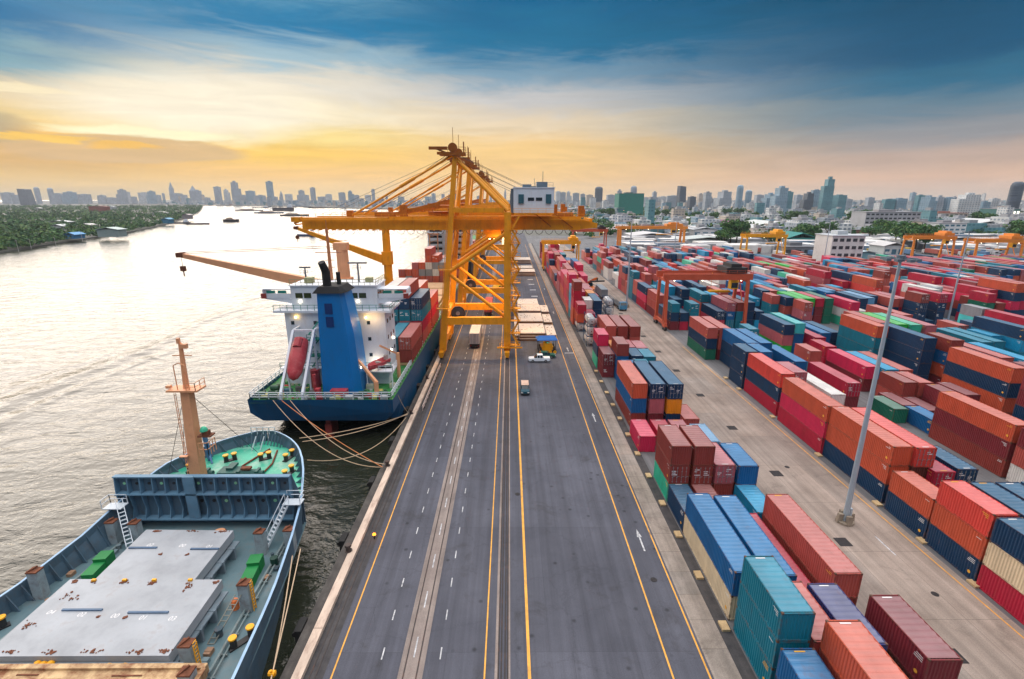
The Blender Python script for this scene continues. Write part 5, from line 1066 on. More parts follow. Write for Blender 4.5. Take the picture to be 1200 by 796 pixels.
for x, z, w in ((-6.0, 24.6, 2.0), (3.6, 25.4, 3.4)): q.tube((x, 90, 22), (x, 90, z), .22, .14, n=8); q.box(x - w / 2, x + w / 2, 89.85, 90.15, z, z + .28); q.rail([(x - .7, 89.4, z - 1), (x + .7, 89.4, z - 1)], .7, .03, .5)
q.build('radar_scanner', mk('radar_grey', rgb(120, 122, 128), .5), cs)
# funnel
fu = MB(); fu.loft([[(-.8, 79, 4.4), (4.6, 79, 4.4), (5.6, 80.2, 4.4), (5.6, 84.4, 4.4), (-.8, 84.4, 4.4)], [(-.4, 79.1, 15), (4.2, 79.1, 15), (5.0, 80.2, 15), (5.0, 84.4, 15), (-.4, 84.4, 15)], [(-.1, 79.2, 22.0), (3.5, 79.2, 22.0), (4.0, 80.2, 22.0), (4.0, 84, 22.0), (-.1, 84, 22.0)]], 0, True, False, True); fu = fu.build('funnel', fun, cs)
q = MB(); q.loft([[(-.7, 78.8, 22.0), (4.0, 78.8, 22.0), (4.5, 80.2, 22.0), (4.5, 84.4, 22.0), (-.7, 84.4, 22.0)], [(.1, 79.4, 23.0), (3.3, 79.4, 23.0), (3.6, 80.2, 23.0), (3.6, 83.8, 23.0), (.1, 83.8, 23.0)]], 0, True, True, True); q.tube((1.2, 80.6, 23), (1.2, 80.6, 25.4), .66, n=14); q.tube((1.2, 80.6, 25.3), (.9, 79.9, 26.9), .64, .56, n=14); q.tube((2.6, 82.2, 23), (2.6, 82.2, 25), .35, n=10); q.build('exhaust_pipe', mk('soot', (.014, .014, .016), .8, var=.4), fu)
q = MB()
for z in (18.6, 16.4): q.box(1.0, 2.2, 79.0, 79.12, z, z + 1.7)
q.build('louvre', mk('louvre_blue', rgb(10, 50, 110), .5), fu)
q = MB(); q.box(.9, 3.6, 77.6, 78.9, 4.4, 5.7); q.build('red_locker', lbr, cs)
# free-fall lifeboat on its ramp
rp = MB()
for x in (-6.6, -3.0):
    rp.beam((x, 76.0, 5.6), (x, 83.6, 14.6), .4, .5); rp.beam((x, 76.0, 4.4), (x, 76.0, 5.7), .4); rp.beam((x, 83.6, 14.6), (x, 86, 14.6), .35); rp.beam((x, 83.2, 7.5), (x, 83.2, 14.2), .3); rp.beam((x, 79.6, 4.4), (x, 79.6, 9.6), .25)
rp.beam((-6.6, 83.6, 14.6), (-3.0, 83.6, 14.6), .35); rp.beam((-6.6, 80, 10.0), (-3.0, 80, 10.0), .2); rp.build('lifeboat_ramp', wp, cs)
lb_ = thing('lifeboat', 'red enclosed lifeboat tilted on the white ramp beside the blue funnel', 'lifeboat', (-31.1 - 4.8, 79.9, 10.7)); lb_.rotation_euler = (rad(47), 0, 0)
q = MB(); q.loft([[(w * math.cos(a), y, (1.3 if math.sin(a) > 0 else .95) * hgt * math.sin(a)) for a in [2 * math.pi * k / 16 for k in range(16)]] for y, w, hgt in ((-4.0, .15, .2), (-3.6, .75, .6), (-2.6, 1.2, .9), (0, 1.4, 1.05), (2.6, 1.3, 1.05), (3.5, 1.1, .95), (3.7, .8, .6))], 0, True, True, True); q.build('boat_hull', lbr, lb_, smooth=True)
q = MB(); q.loft([[(.75 * math.cos(a), y, 1.0 + .75 * max(0, math.sin(a))) for a in [2 * math.pi * k / 12 for k in range(12)]] for y in (1.6, 3.2)], 0, True, True, True); q.build('boat_cabin', lbr, lb_)
rb = thing('rescue_boat', 'small open red rescue boat near the quayside rail of the blue ship', 'boat', (-23.2, 83.4, 8.0), rad(-25))
q = MB(); q.loft([[(w, y, 1.0), (w * .8, y, .3), (0, y, 0), (-w * .8, y, .3), (-w, y, 1.0), (-w + .25, y, 1.0), (0, y, .45), (w - .25, y, 1.0)] for y, w in ((-2.6, .3), (-1.8, .8), (0, 1.05), (1.8, 1.0), (2.3, .9))], 0, True, True, True); q.build('boat_hull', lbr, rb); q = MB(); q.box(-.5, .5, -.4, .1, .6, 1.0); q.box(-.3, .3, 1.7, 2.2, .8, 1.6); q.build('thwart', mk('seat_grey', rgb(190, 180, 170), .6), rb)
q = MB(); q.box(5.8, 10.6, 82, 85.4, 7.4, 7.55); q.rail([(5.8, 82, 7.55), (10.6, 82, 7.55), (10.6, 85.4, 7.55)], 1.0, .04, 1.0)
for x in (6, 10.4): q.beam((x, 82.2, 4.4), (x, 82.2, 7.4), .2)
q.build('boat_deck', wp, cs)
q = MB(); q.tube((8.5, 78.6, 4.4), (8.5, 78.6, 7.0), .4, n=10); q.beam((8.5, 78.6, 6.9), (3.6, 81.6, 11.6), .5, .5, w2=.3, h2=.3); q.tube((10.6, 86.5, 4.9), (10.6, 86.5, 9.6), .35, n=10); q.beam((10.6, 86.5, 9.4), (8.0, 84.4, 11.6), .35); q.build('provision_crane', peach, cs)
q = MB()
for (x, y) in ((-10.6, 77.6), (-8.4, 77.2), (-9.6, 80.5), (6.5, 77.6), (9.9, 77.6)): q.tube((x - .7, y, 5.2), (x + .7, y, 5.2), .45, n=10); q.box(x - 1, x + 1, y - .5, y + .5, 4.4, 4.8); q.tube((x, y + 1.2, 4.4), (x, y + 1.2, 5.4), .25, n=8)
q.build('mooring_winch', mk('winch_green', rgb(50, 90, 70), .6, var=.4, dirt=RUST), cs)
rr = random.Random(5); cl = [(200, 200, 200), (190, 190, 170), (70, 110, 130), (210, 200, 120), (180, 60, 60), (60, 130, 70), (110, 110, 110)]
for i, c in enumerate(cl):
    for _ in range(13):
        q = MB()
        x, y, s = rr.uniform(-10.8, 10.8), rr.choice((rr.uniform(76.6, 78.6), rr.uniform(76.5, 84))), rr.uniform(.25, .8)
        if -2 < x < 6.2 and y > 78: continue
        q.cbox((x, y, 4.4 + s / 2), (s * 1.5, s, s))
        q.box(x - s * .8, x + s * .8, y - s * .2, y + s * .2, 4.4 + s, 4.4 + s * 1.15)
        q.build('deck_crate', mk('gear_%s' % ['pale', 'cream', 'slate', 'straw', 'red', 'green', 'ash'][i], rgb(*c), .7), cs)
q = MB(); q.tube((-2.2, 79.4, 4.4), (-2.2, 79.4, 8), .35, n=10); q.build('red_post', lbr, cs); q = MB(); q.tube((-3.4, 83, 4.4), (-3.4, 83, 7.6), .8, n=12); q.build('red_tank', lbr, cs); q = MB(); q.box(-1.6, -.8, 77.6, 78.5, 4.4, 6.0); q.build('red_locker', lbr, cs)
# deck cranes of the ship
for i, (y, px_, tip) in enumerate(((99.0, -2.0, (-65.0, 26.0)), (150.0, -5.6, (-63.0, 28.4)))):
    q = MB(); pm_ = peach if i == 0 else ora; q.tube((px_, y, 4.9), (px_, y, 28.0 + 3 * i), 1.35, 1.1, n=16); q.box(px_ - 1.4, px_ + 1.4, y - 1.4, y + 1.4, 17.6, 21.5); q.box(px_ - 1.4, px_ + 1.2, y - 1.0, y + 1.0, 27.0 + 3 * i, 28.4 + 3 * i); pd = q.build('deck_crane', pm_, cs)
    q = MB(); a, b = Vector((px_ - 1.3, y, 19.2)), Vector((tip[0] + 31.1, y, tip[1])); q.beam(a, b, 1.5, 2.3, w2=.9, h2=.8, up=(0, 0, 1)); q.build('jib', pm_, pd)
    q = MB(); q.tube((px_ - 1, y, 27.8), b + Vector((0, 0, .5)), .045, n=4); q.tube((px_ - 1, y + .6, 27.4), b + Vector((0, .4, .2)), .045, n=4); q.tube(b, b - Vector((0, 0, 2.2)), .05, n=4); q.cbox(b - Vector((0, 0, 2.7)), (.9, .6, 1.0)); q.tube(b - Vector((0, 0, 3.1)), b - Vector((0, 0, 4.2)), .12, n=6); q.cbox(b, (1.3, 1.2, .9)); q.build('hook_block', rst, pd)
# lamps lit on the ship
for nm, m, pts in (('deck_lamp', bulb, [(5.6, 85.6, 16.4), (-6.8, 85.6, 16.5)]), ('white_lamp', bulbw, [(7.0, 85.7, 8.3), (-6.0, 86.2, 19.2), (4.2, 86.2, 19.2), (9.1, 88.4, 9.6), (9.1, 90.6, 11.4), (5.3, 81.2, 8.6)])):
    for p in pts: q = MB(); q.dome(p, .2, .2, 8, 3); q.dome(p, .2, -.2, 8, 3); q.build(nm, m, cs)
# the next ship along the quay
s2 = thing('container_ship', 'farther ship berthed ahead of the blue one, mostly hidden behind the quay cranes', 'ship', (-30.5, 0, 0))
q = MB(); rings = [[(-hb, y, 6.5), (-hb * .98, y, 2), (-hb * .9, y, -4), (hb * .9, y, -4), (hb * .98, y, 2), (hb, y, 6.5)] for y, hb in ((248, 11.5), (252, 12), (400, 12), (425, 7), (436, .4))]
q.loft(rings, 0, False, True, True); q.loft([[(-hb, y, 6.4), (hb, y, 6.4)] for y, hb in ((248, 11.5), (252, 12), (400, 12), (425, 7), (436, .4))], 1, False); q.build('hull', [mk('hull_black', rgb(40, 46, 58), .5), fgn], s2)
a2 = MB(); a2.box(-11, 11, 256, 266, 6.4, 23); a2.box(-12.4, 12.4, 257, 264, 23, 26.5); a2 = a2.build('accommodation', wp, s2)
for z in range(5): q = MB(); q.box(-10, 10, 255.9, 256.05, 8.6 + z * 3, 9.7 + z * 3); q.build('window', glass, a2); q = MB(); q.rail([(-11.4, 255.2, 7.4 + z * 3), (11.4, 255.2, 7.4 + z * 3)], 1, .06, 2); q.box(-11.5, 11.5, 255, 256, 7.3 + z * 3, 7.4 + z * 3); q.build('gallery', railw, a2)
q = MB(); q.box(-3, 3, 250.5, 255, 6.4, 27); q.tube((0, 252.5, 27), (0, 252.5, 30), 1.2, n=10); q.build('funnel', mk('funnel_pale', rgb(190, 200, 214), .5), s2)
q = MB(); q.tube((0, 262, 26.5), (0, 262, 36), .4, .2, n=8); q.beam((-3, 262, 31), (3, 262, 31), .2); q.build('radar_mast', peach, s2)
q = MB(); q.beam((-9, 249, 6.4), (-9, 249, 20), .5); q.beam((-5, 249, 6.4), (-5, 249, 20), .5)
for k in range(5): q.beam((-9, 249, 8 + k * 2.6), (-5, 249, 9.3 + k * 2.6), .2)
q.beam((-10, 249, 20), (-4, 249, 20), .6); q.build('crane_post', peach, s2)
# ------------------------------------------------------------------ ropes, bollards, fenders
rope_m = mk('rope', rgb(206, 180, 150), .9, var=.2); rope_o = mk('rope_orange', rgb(214, 140, 90), .9, var=.2)
def rope(label, a, b, sag, m=rope_m, r=.055, grp='mooring ropes'):
    a, b = Vector(a), Vector(b); n = 18; pts = [a.lerp(b, k / n) - Vector((0, 0, sag * 4 * (k / n) * (1 - k / n))) for k in range(n + 1)]
    q = MB(); q.path(pts, r, 6); return tag(q.build('mooring_rope', m), label, 'rope', grp)
qk = (-17.9, 62.2, .35)
rope('straight orange rope from the blue stern down to the quay kerb', (-37.4, 75.5, 4.9), qk, .6, rope_o)
rope('slack pale rope hanging lowest from the blue stern to the quay', (-38.8, 75.5, 4.9), qk, 3.2)
rope('slack pale rope between the orange one and the lowest one', (-36.0, 75.5, 4.9), (-17.9, 63.0, .35), 2.4)
qk2 = (-17.9, 79.9, .35)
rope('upper taut rope from the cargo ship bow to the quay under the blue stern', (-28.2, 60.4, 5.8), qk2, .5)
rope('second taut rope just under the upper one off the cargo ship bow', (-27.4, 59.4, 5.8), (-17.9, 80.4, .35), .8)
rope('drooping rope from the cargo ship bow to the quay, lowest there', (-24.9, 54.6, 5.8), (-17.9, 78.6, .35), 2.6)
rope('short thin rope from the blue ship quarter down to the quay', (-19.2, 79.0, 4.6), (-17.9, 80.6, .35), .4, r=.04)
rope('pale rope along the cargo ship side at the bottom, nearer the hull', (-21.6, 41.5, 2.6), (-17.9, 27.0, .35), .5)
rope('pale rope along the cargo ship side at the bottom, nearer the quay', (-21.2, 42.5, 2.6), (-17.8, 26.0, .35), .2)
q = MB()
q.tube((-.25, 0, 0), (.25, 0, 0), .22, n=10); q.tube((0, .1, -.5), (0, -.1, .4), .09, n=6); q.box(-.3, .3, -.1, .1, -.15, .1)
for i, (x, y, z) in enumerate(((-18.75, 30.4, .75), (-18.35, 29.2, .6))):
    o = bpy.data.objects.new('rope_guard', q.mesh('rope_guard', yelc)) if i == 0 else o.copy()
    COL.objects.link(o); o.location = (x, y, z); tag(o, ['yellow rat guard tied on the mooring rope nearer the hull', 'yellow rat guard tied on the mooring rope nearer the quay'][i], 'rope guard', 'yellow guards on the ropes')
bm = mk('bollard_iron', (.06, .045, .04), .6, var=.4, dirt=RUST, dirt_amt=.6)
bp_ = MB(); bp_.tube((0, 0, 0), (0, 0, .55), .28, .22, n=14); bp_.tube((0, 0, .55), (0, 0, .75), .36, .3, n=14); bp_.tube((0, 0, 0), (0, 0, .06), .42, n=14); bmesh_ = bp_.mesh('bollard', bm)
for i in range(12):
    o = bpy.data.objects.new('bollard', bmesh_); COL.objects.link(o); o.location = (-17.85 + .55, 27.3 + i * 17.6, .43 if True else 0)
    tag(o, 'stubby iron bollard on the quay kerb, %s from the near end' % nth(i), 'bollard', 'bollards along the quay kerb')
fp = MB(); fp.box(-.3, .3, -.8, .8, -1.3, 1.0); fp.tube((-.3, -.8, .6), (-.3, .8, .6), .25, n=10); fm_ = fp.mesh('fender', black)
for i in range(16):
    o = bpy.data.objects.new('quay_fender', fm_); COL.objects.link(o); o.location = (-18.85, 24 + i * 12.0, -1.2)
    tag(o, 'black rubber fender on the quay wall, %s from the near end' % nth(i), 'fender', 'rubber fenders on the quay wall')
q = MB(); q.tube((0, 0, 0), (0, 0, .5), .1, n=8); q.dome((0, 0, .5), .2, .22, 10, 4, 1); tag(q.build('warning_lamp', [dark, lamp_mat('orange_lamp', (1, .22, .02), 5)], loc=(-15.2, 47.4, .02)), 'small glowing orange warning lamp at the quay edge', 'lamp')
q = MB()
q.rail([(0, 0, 0), (0, 24, 0)], 1.0, .05, 2.0); tag(q.build('quay_railing', mk('rail_pale', rgb(200, 180, 170), .6), loc=(-15.6, 82, .02)), 'pale low railing at the quay edge before the crane leg', 'railing')

# ------------------------------------------------------------------ boats on the river
def barge(label, loc, rz, L, w, h, hullc, load=None, name='barge', cabin=True):
    t = thing(name, label, name, loc, rz, 'boats on the river')
    q = MB(); q.loft([[(-w * k, y, h), (-w * k * .8, y, -.6), (w * k * .8, y, -.6), (w * k, y, h)] for y, k in ((-L / 2, .6), (-L * .4, 1), (L * .38, 1), (L / 2, .25))], 0, True, True, True); q.build('hull', hullc, t)
    if cabin: q = MB(); q.box(-w * .7, w * .7, -L * .42, -L * .22, h, h + 3); q.box(-w * .45, w * .45, -L * .38, -L * .26, h + 3, h + 5); q.build('cabin', wp, t)
    if load: q = MB(); q.loft([[(-w * .8, y, h), (0, y, h + z), (w * .8, y, h)] for y, z in ((-L * .2, .5), (-L * .1, 3), (L * .25, 3), (L * .35, .5))], 0, True, True, True); q.build('cargo', load, t)
    return t
hull_d = mk('hull_dark', rgb(70, 62, 66), .7); hull_b = mk('hull_slate', rgb(90, 110, 140), .6); tarp = mk('tarp', rgb(110, 96, 80), .9, var=.3)
barge('small pale blue and white boat alone in mid-river beside the crane boom tip', (-225, 560, SEA), rad(80), 22, 3.4, 2.0, hull_b)
barge('lone dark barge on the river below the far moored cluster', (-500, 915, SEA), rad(95), 26, 6, 4.2, hull_d, tarp, cabin=False)
for i, (x, y, L, rz, hc_, ld, lb0) in enumerate(((292, 247, 150, 92, hull_d, tarp, 'long low dark barge at the left end of the moored cluster'), (315, 250, 130, 95, hull_b, tarp, 'slate barge low in the middle of the moored cluster'), (332, 247, 120, 88, hull_d, None, 'tall cabined ship rising from the moored cluster'), (345, 253, 110, 94, hull_d, tarp, 'dark barge lying nearest in the moored cluster'), (305, 244, 120, 90, hull_d, None, 'cabined barge far back in the moored cluster'), (375, 244, 160, 96, hull_d, tarp, 'long barge moored against the far shore right of the cluster'), (428, 250, 110, 97, hull_b, None, 'slate ship by the far shore above the crane boom'))):
    X, Y = un(x, y, SEA); o = barge(lb0, (X, Y, SEA), rad(rz), L * .62, L * .05, 3 if i != 2 else 5, hc_, ld, cabin=ld is None)
    if i in (2, 6): o.scale = (1, 1, 2.2)
for i, (x, y) in enumerate(((210, 262), (232, 263))):
    X, Y = un(x, y, SEA); barge(['small dark boat tied at the wooded bank', 'thin brown longboat just off the wooded bank'][i], (X, Y, SEA), rad(100), 34, 3, 2, hull_d, cabin=i == 0)
# ------------------------------------------------------------------ facades
def facade(name, wall, win, px=3.4, pz=3.3, mort=.32, rough=.6):
    if name in MATS: return MATS[name]
    k = NT(name); out = k.n('ShaderNodeOutputMaterial'); bs = k.n('ShaderNodeBsdfPrincipled'); k.l(bs.outputs[0], out.inputs[0]); bs.inputs['Roughness'].default_value = rough
    tc = k.n('ShaderNodeTexCoord'); sp = k.n('ShaderNodeSeparateXYZ'); k.l(tc.outputs['Object'], sp.inputs[0])
    ad = k.n('ShaderNodeMath', operation='ADD'); k.l(sp.outputs[0], ad.inputs[0]); k.l(sp.outputs[1], ad.inputs[1])
    cb = k.n('ShaderNodeCombineXYZ'); k.l(ad.outputs[0], cb.inputs[0]); k.l(sp.outputs[2], cb.inputs[1])
    b = k.n('ShaderNodeTexBrick', offset=0.0, i_Scale=1.0); b.inputs['Brick Width'].default_value = px; b.inputs['Row Height'].default_value = pz; b.inputs['Mortar Size'].default_value = mort * pz * .5; b.inputs['Mortar Smooth'].default_value = 0
    b.inputs['Color1'].default_value = (*win, 1); b.inputs['Color2'].default_value = (*[c * 1.7 + .02 for c in win], 1); b.inputs['Mortar'].default_value = (*wall, 1); k.l(cb.outputs[0], b.inputs['Vector'])
    n = k.n('ShaderNodeTexNoise', i_Scale=.05, i_Detail=4.0); k.l(tc.outputs['Object'], n.inputs['Vector']); r = k.n('ShaderNodeValToRGB'); ramp(r, [(.3, (.8,)), (.7, (1.15,))]); k.l(n.outputs[0], r.inputs[0])
    m = k.n('ShaderNodeMix', data_type='RGBA', blend_type='MULTIPLY'); m.inputs[0].default_value = 1; k.l(b.outputs[0], m.inputs[6]); k.l(r.outputs[0], m.inputs[7]); k.l(m.outputs[2], bs.inputs['Base Color']); MATS[name] = k.m; return k.m
TC = {'grey': ((.36, .41, .46), (.14, .18, .22)), 'pale': ((.60, .62, .62), (.16, .2, .24)), 'blue': ((.26, .38, .46), (.07, .15, .22)), 'teal': ((.10, .26, .30), (.04, .14, .18)), 'dark': ((.08, .11, .14), (.04, .06, .09)), 'cream': ((.55, .48, .40), (.22, .2, .2))}  # tower walls pale and bluish: distance haze put into the colour
fm_city = {k: facade('facade_' + k, a, b, 4.2, 3.6, .5) for k, (a, b) in TC.items()}
capm = mk('roof_plant', (.22, .23, .25), .7)
# the skyline: px centre, px width, px top, distance, colour, shape
SKY = []
def S(px, w, top, Y, col='grey', shape='slab'): SKY.append((px, w, top, Y, col, shape))
for a in [(8, 12, 222, 3900), (18, 8, 225, 3700), (29, 14, 218, 3000, 'dark', 'slanted'), (42, 8, 216, 3700, 'grey', 'round'), (58, 8, 217, 3600, 'grey', 'round'), (66, 16, 223, 3800), (80, 16, 221, 3800, 'blue', 'stepped'), (98, 14, 224, 3800), (120, 11, 225, 3900, 'grey', 'stepped'), (131, 10, 228, 3900), (141, 12, 218, 3700, 'grey', 'stepped'), (147, 8, 221, 3800, 'pale'), (156, 8, 227, 4000), (168, 12, 222, 4000, 'pale'), (176, 10, 220, 3900, 'blue', 'stepped'), (185, 6, 225, 4000), (191, 3, 223, 4100), (199, 5, 213, 4100, 'grey', 'spire'), (206, 14, 223, 4100), (215, 8, 225, 4200), (225, 8, 214, 4000, 'grey', 'spire'), (232, 12, 219, 4000, 'grey', 'stepped'), (242, 8, 228, 4000), (254, 8, 215, 3900), (265, 7, 218, 3800, 'pale', 'stepped'), (275, 11, 212, 3700, 'grey', 'stepped'), (285, 8, 225, 3900), (293, 12, 220, 3900, 'blue'), (304, 14, 225, 3900, 'grey', 'stepped'), (315, 8, 212, 3600, 'blue'), (322, 6, 227, 3900), (329, 4, 220, 3900, 'grey', 'spire'), (338, 10, 224, 3900, 'pale'), (352, 10, 219, 3900, 'grey', 'stepped'), (358, 8, 225, 4000), (366, 6, 216, 3700), (378, 12, 227, 3900), (385, 9, 224, 3800, 'pale'), (400, 8, 222, 3800), (411, 9, 220, 3500, 'blue', 'stepped'), (418, 6, 225, 3600), (424, 6, 229, 3700), (431, 8, 225, 3700, 'pale'), (437, 5, 218, 3700), (446, 9, 228, 3600), (470, 9, 227, 3400), (480, 10, 231, 3400, 'pale'), (487, 7, 229, 3400), (501, 8, 227, 3200, 'blue'), (508, 5, 223, 3300), (519, 5, 224, 3300), (526, 4, 223, 3400, 'grey', 'spire'), (562, 8, 226, 3300), (580, 6, 221, 3300, 'pale', 'round'), (592, 3, 217, 3500, 'grey', 'spire'), (586, 8, 226, 3400),
          (654, 6, 224, 2600, 'pale'), (660, 7, 225, 2500), (667, 7, 224, 2600, 'pale', 'stepped'), (675, 8, 226, 2500), (683, 6, 227, 2600), (691, 8, 228, 2400, 'cream'), (702, 10, 219, 2000, 'dark', 'round'), (716, 10, 228, 2300), (727, 8, 222, 1700, 'grey', 'stepped'), (743, 8, 218, 1700, 'grey', 'round'), (757, 8, 231, 2100, 'pale'), (768, 7, 224, 2100, 'grey', 'stepped'), (777, 9, 230, 2100, 'pale'), (789, 15, 229, 1700), (800, 10, 218, 1600, 'dark', 'slanted'), (811, 8, 230, 1500, 'dark'), (829, 10, 230, 1900), (838, 8, 232, 1900, 'pale'), (848, 16, 223, 1400, 'grey', 'stepped'), (868, 8, 217, 1600, 'blue', 'round'), (878, 8, 223, 1600, 'blue', 'round'), (890, 9, 228, 1500), (902, 13, 226, 1300, 'blue', 'stepped'), (915, 16, 218, 1250, 'blue', 'stepped'), (925, 8, 224, 1300, 'teal'), (936, 8, 228, 1400), (947, 12, 225, 1300, 'dark', 'stepped'), (957, 10, 222, 1300, 'blue'), (972, 12, 207, 1200, 'teal', 'stepped'), (984, 12, 228, 1250, 'teal'), (994, 8, 233, 1300), (1020, 8, 231, 1400), (1031, 5, 235, 1350), (1042, 12, 233, 1150, 'teal'), (1054, 13, 232, 1150, 'blue'), (1069, 6, 236, 1200), (1079, 8, 228, 1100, 'teal'), (1090, 13, 229, 1000, 'blue', 'stepped'), (1101, 10, 229, 1000, 'grey', 'stepped'), (1112, 12, 231, 1000, 'blue'), (1124, 6, 236, 1100, 'pale'), (1134, 24, 226, 950, 'pale', 'stepped'), (1153, 11, 236, 1000, 'blue'), (1166, 9, 232, 1000, 'pale'), (1178, 12, 241, 900, 'cream'), (1194, 15, 213, 800, 'dark', 'round')]: S(*a)
SKY.sort(key=lambda s: s[0])
for i, (px, w, top, Y, col, shape) in enumerate(SKY):
    X, zt = at(px, top + (3.4 if px < 600 and top > 213 else 0), Y); wd = w / 603.0 * Y * (.74 if px < 600 else .92); d = wd * R.uniform(.7, 1.0); q = MB(); h = zt
    if shape == 'round':
        n = 16; ring = lambda k, z: [(wd / 2 * k * math.cos(2 * math.pi * j / n), d / 2 * k * math.sin(2 * math.pi * j / n), z) for j in range(n)]
        q.loft([ring(1, 0), ring(1, h * .9), ring(.86, h * .96), ring(.5, h)], 0, True, False, True)
    elif shape == 'slanted':
        q.loft([[(-wd / 2, -d / 2, 0), (wd / 2, -d / 2, 0), (wd / 2, d / 2, 0), (-wd / 2, d / 2, 0)], [(-wd / 2, -d / 2, h), (wd * .3, -d / 2, h * .97), (wd * .3, d / 2, h * .97), (-wd / 2, d / 2, h)]], 0, True, False, True)
    elif shape == 'spire':
        q.box(-wd / 2, wd / 2, -d / 2, d / 2, 0, h * .72); q.loft([[(-wd / 2.4, -d / 2.4, h * .72), (wd / 2.4, -d / 2.4, h * .72), (wd / 2.4, d / 2.4, h * .72), (-wd / 2.4, d / 2.4, h * .72)], [(wd * .02, 0, h), (wd * .06, 0, h), (wd * .06, .5, h), (wd * .02, .5, h)]], 0, True)
    elif shape == 'stepped':
        a = R.uniform(.62, .8); s = R.choice((-1, 1)); q.box(-wd / 2, wd / 2, -d / 2, d / 2, 0, h * a); c = s * wd * .12
        q.box(c - wd * .33, c + wd * .33, -d / 2 + .3, d / 2 - .3, h * a, h * .93); q.box(c - wd * .15, c + wd * .15, -d * .2, d * .2, h * .93, h)
    else:
        q.box(-wd / 2, wd / 2, -d / 2, d / 2, 0, h * .965); q.box(-wd * .2, wd * .25, -d * .2, d * .2, h * .965, h)
    o = q.build('high_rise', fm_city[col], loc=(X, Y, 0)); o.rotation_euler = (0, 0, R.uniform(-.25, .25) if shape != 'round' else 0)
    tag(o, 'distant %s %s tower, %s from the left along the skyline' % (col, {'slab': 'flat-topped', 'slanted': 'slant-topped', 'round': 'round-topped', 'spire': 'spired', 'stepped': 'stepped'}[shape], nth(i)), 'high-rise', 'towers of the city skyline')

# ------------------------------------------------------------------ nearer buildings
def building(label, px0, px1, ytop, ybase, depth, wall, win, name='office_block', rows=0, cols=0, roof=None, pitch=0, rz=0, cat=None):
    xc, Y = un((px0 + px1) / 2, ybase, 0); k = ((Y) * math.cos(PITCH) + HC * math.sin(PITCH)) / FPX
    wd = (px1 - px0) * k; z = at((px0 + px1) / 2, ytop, Y)[1]; z = max(z, 3)
    t = thing(name, label, cat or name.replace('_', ' '), (xc, Y, 0), rz)
    wm = mk('wall_%d_%d_%d' % tuple(int(c * 100) for c in wall), wall, .7, var=.15, dirt=(.2, .18, .16), dirt_amt=.3, scale=.2)
    q = MB(); q.box(-wd / 2, wd / 2, 0, depth, 0, z); q.build('wall', wm, t)
    rm = mk('roof_%d_%d_%d' % tuple(int(c * 100) for c in (roof or (.3, .3, .32))), roof or (.3, .3, .32), .6, var=.2, scale=.2, dirt=(.15, .13, .12), dirt_amt=.4)
    q = MB()
    if pitch == 'arch': q.loft([[(x, y, z + math.sqrt(max(0, 1 - (2 * x / wd) ** 2)) * wd * .13) for x in [(-.5 + j / 12) * wd for j in range(13)]] for y in (-.5, depth + .5)], 0, closed=False); q.loft([[(x, -.4, zz) for x in [(-.5 + j / 12) * wd for j in range(13)]] if zz == z else [(x, -.4, z + math.sqrt(max(0, 1 - (2 * x / wd) ** 2)) * wd * .13) for x in [(-.5 + j / 12) * wd for j in range(13)]] for zz in (z, z + 1)], 0, closed=False)
    elif pitch: q.loft([[(-wd / 2 - 1, y, z - .1), (0, y, z + pitch), (wd / 2 + 1, y, z - .1), (wd / 2 + 1, y, z - .4), (0, y, z + pitch - .3), (-wd / 2 - 1, y, z - .4)] for y in (-.8, depth + .8)], 0, True, True, True)
    else: q.box(-wd / 2 - .4, wd / 2 + .4, -.4, depth + .4, z, z + .5); q.box(-wd * .2, wd * .12, depth * .3, depth * .7, z + .5, z + 2.6)
    q.build('roof', rm, t)
    for r in range(rows):
        zz = z * (r + .28) / rows
        if cols:
            for c in range(cols):
                q = MB(); x = -wd / 2 + wd * (c + .18) / cols; q.box(x, x + wd * .64 / cols, -.12, .05, zz, zz + z * .42 / rows); q.build('window', win, t)
        else: q = MB(); q.box(-wd / 2 + .6, wd / 2 - .6, -.12, .05, zz, zz + z * .42 / rows); q.box(-wd / 2 - .12, -wd / 2 + .05, .6, depth - .6, zz, zz + z * .42 / rows); q.build('window', win, t)
    return t
wd_ = mk('window_dark', (.05, .06, .07), .25); wb_ = mk('window_blue', (.07, .17, .24), .2)
building('white port office block with dark window bays rising over the yard containers', 970, 1008, 277, 312, 16, (.72, .72, .70), wd_, rows=4, cols=5, roof=(.5, .55, .58))
building('long grey slab of flats with rows of windows behind the white office block', 1010, 1074, 249, 277, 22, (.42, .43, .46), wd_, rows=6, cols=12, cat='apartment block', name='apartment_block')
building('white apartment block with blue windows behind the right yard gantries', 1096, 1129, 262, 281, 18, (.66, .68, .68), wb_, rows=4, cols=5, cat='apartment block', name='apartment_block')
building('cream apartment block with reddish roof above the white one with blue windows', 1088, 1132, 250, 263, 24, (.55, .47, .40), wd_, rows=3, cols=8, roof=(.35, .16, .12), cat='apartment block', name='apartment_block')
building('narrow cream block standing left of the white block with blue windows', 1076, 1084, 260, 279, 18, (.6, .52, .42), wd_, rows=3, cols=2, cat='apartment block', name='apartment_block')
building('tall building wrapped in green netting in the middle distance', 724, 753, 227, 256, 40, (.01, .20, .16), wb_, rows=0, cols=0, roof=(.1, .2, .18), name='wrapped_building', cat='building')
building('low grey annex with teal glass beside the green wrapped building', 722, 731, 244, 256, 30, (.18, .26, .3), wb_, rows=3, cols=3)
building('white hall with a pale arched roof behind the yellow gantry', 944, 972, 266, 273, 60, (.62, .6, .56), wd_, name='exhibition_hall', pitch='arch', roof=(.62, .66, .64), cat='hall')
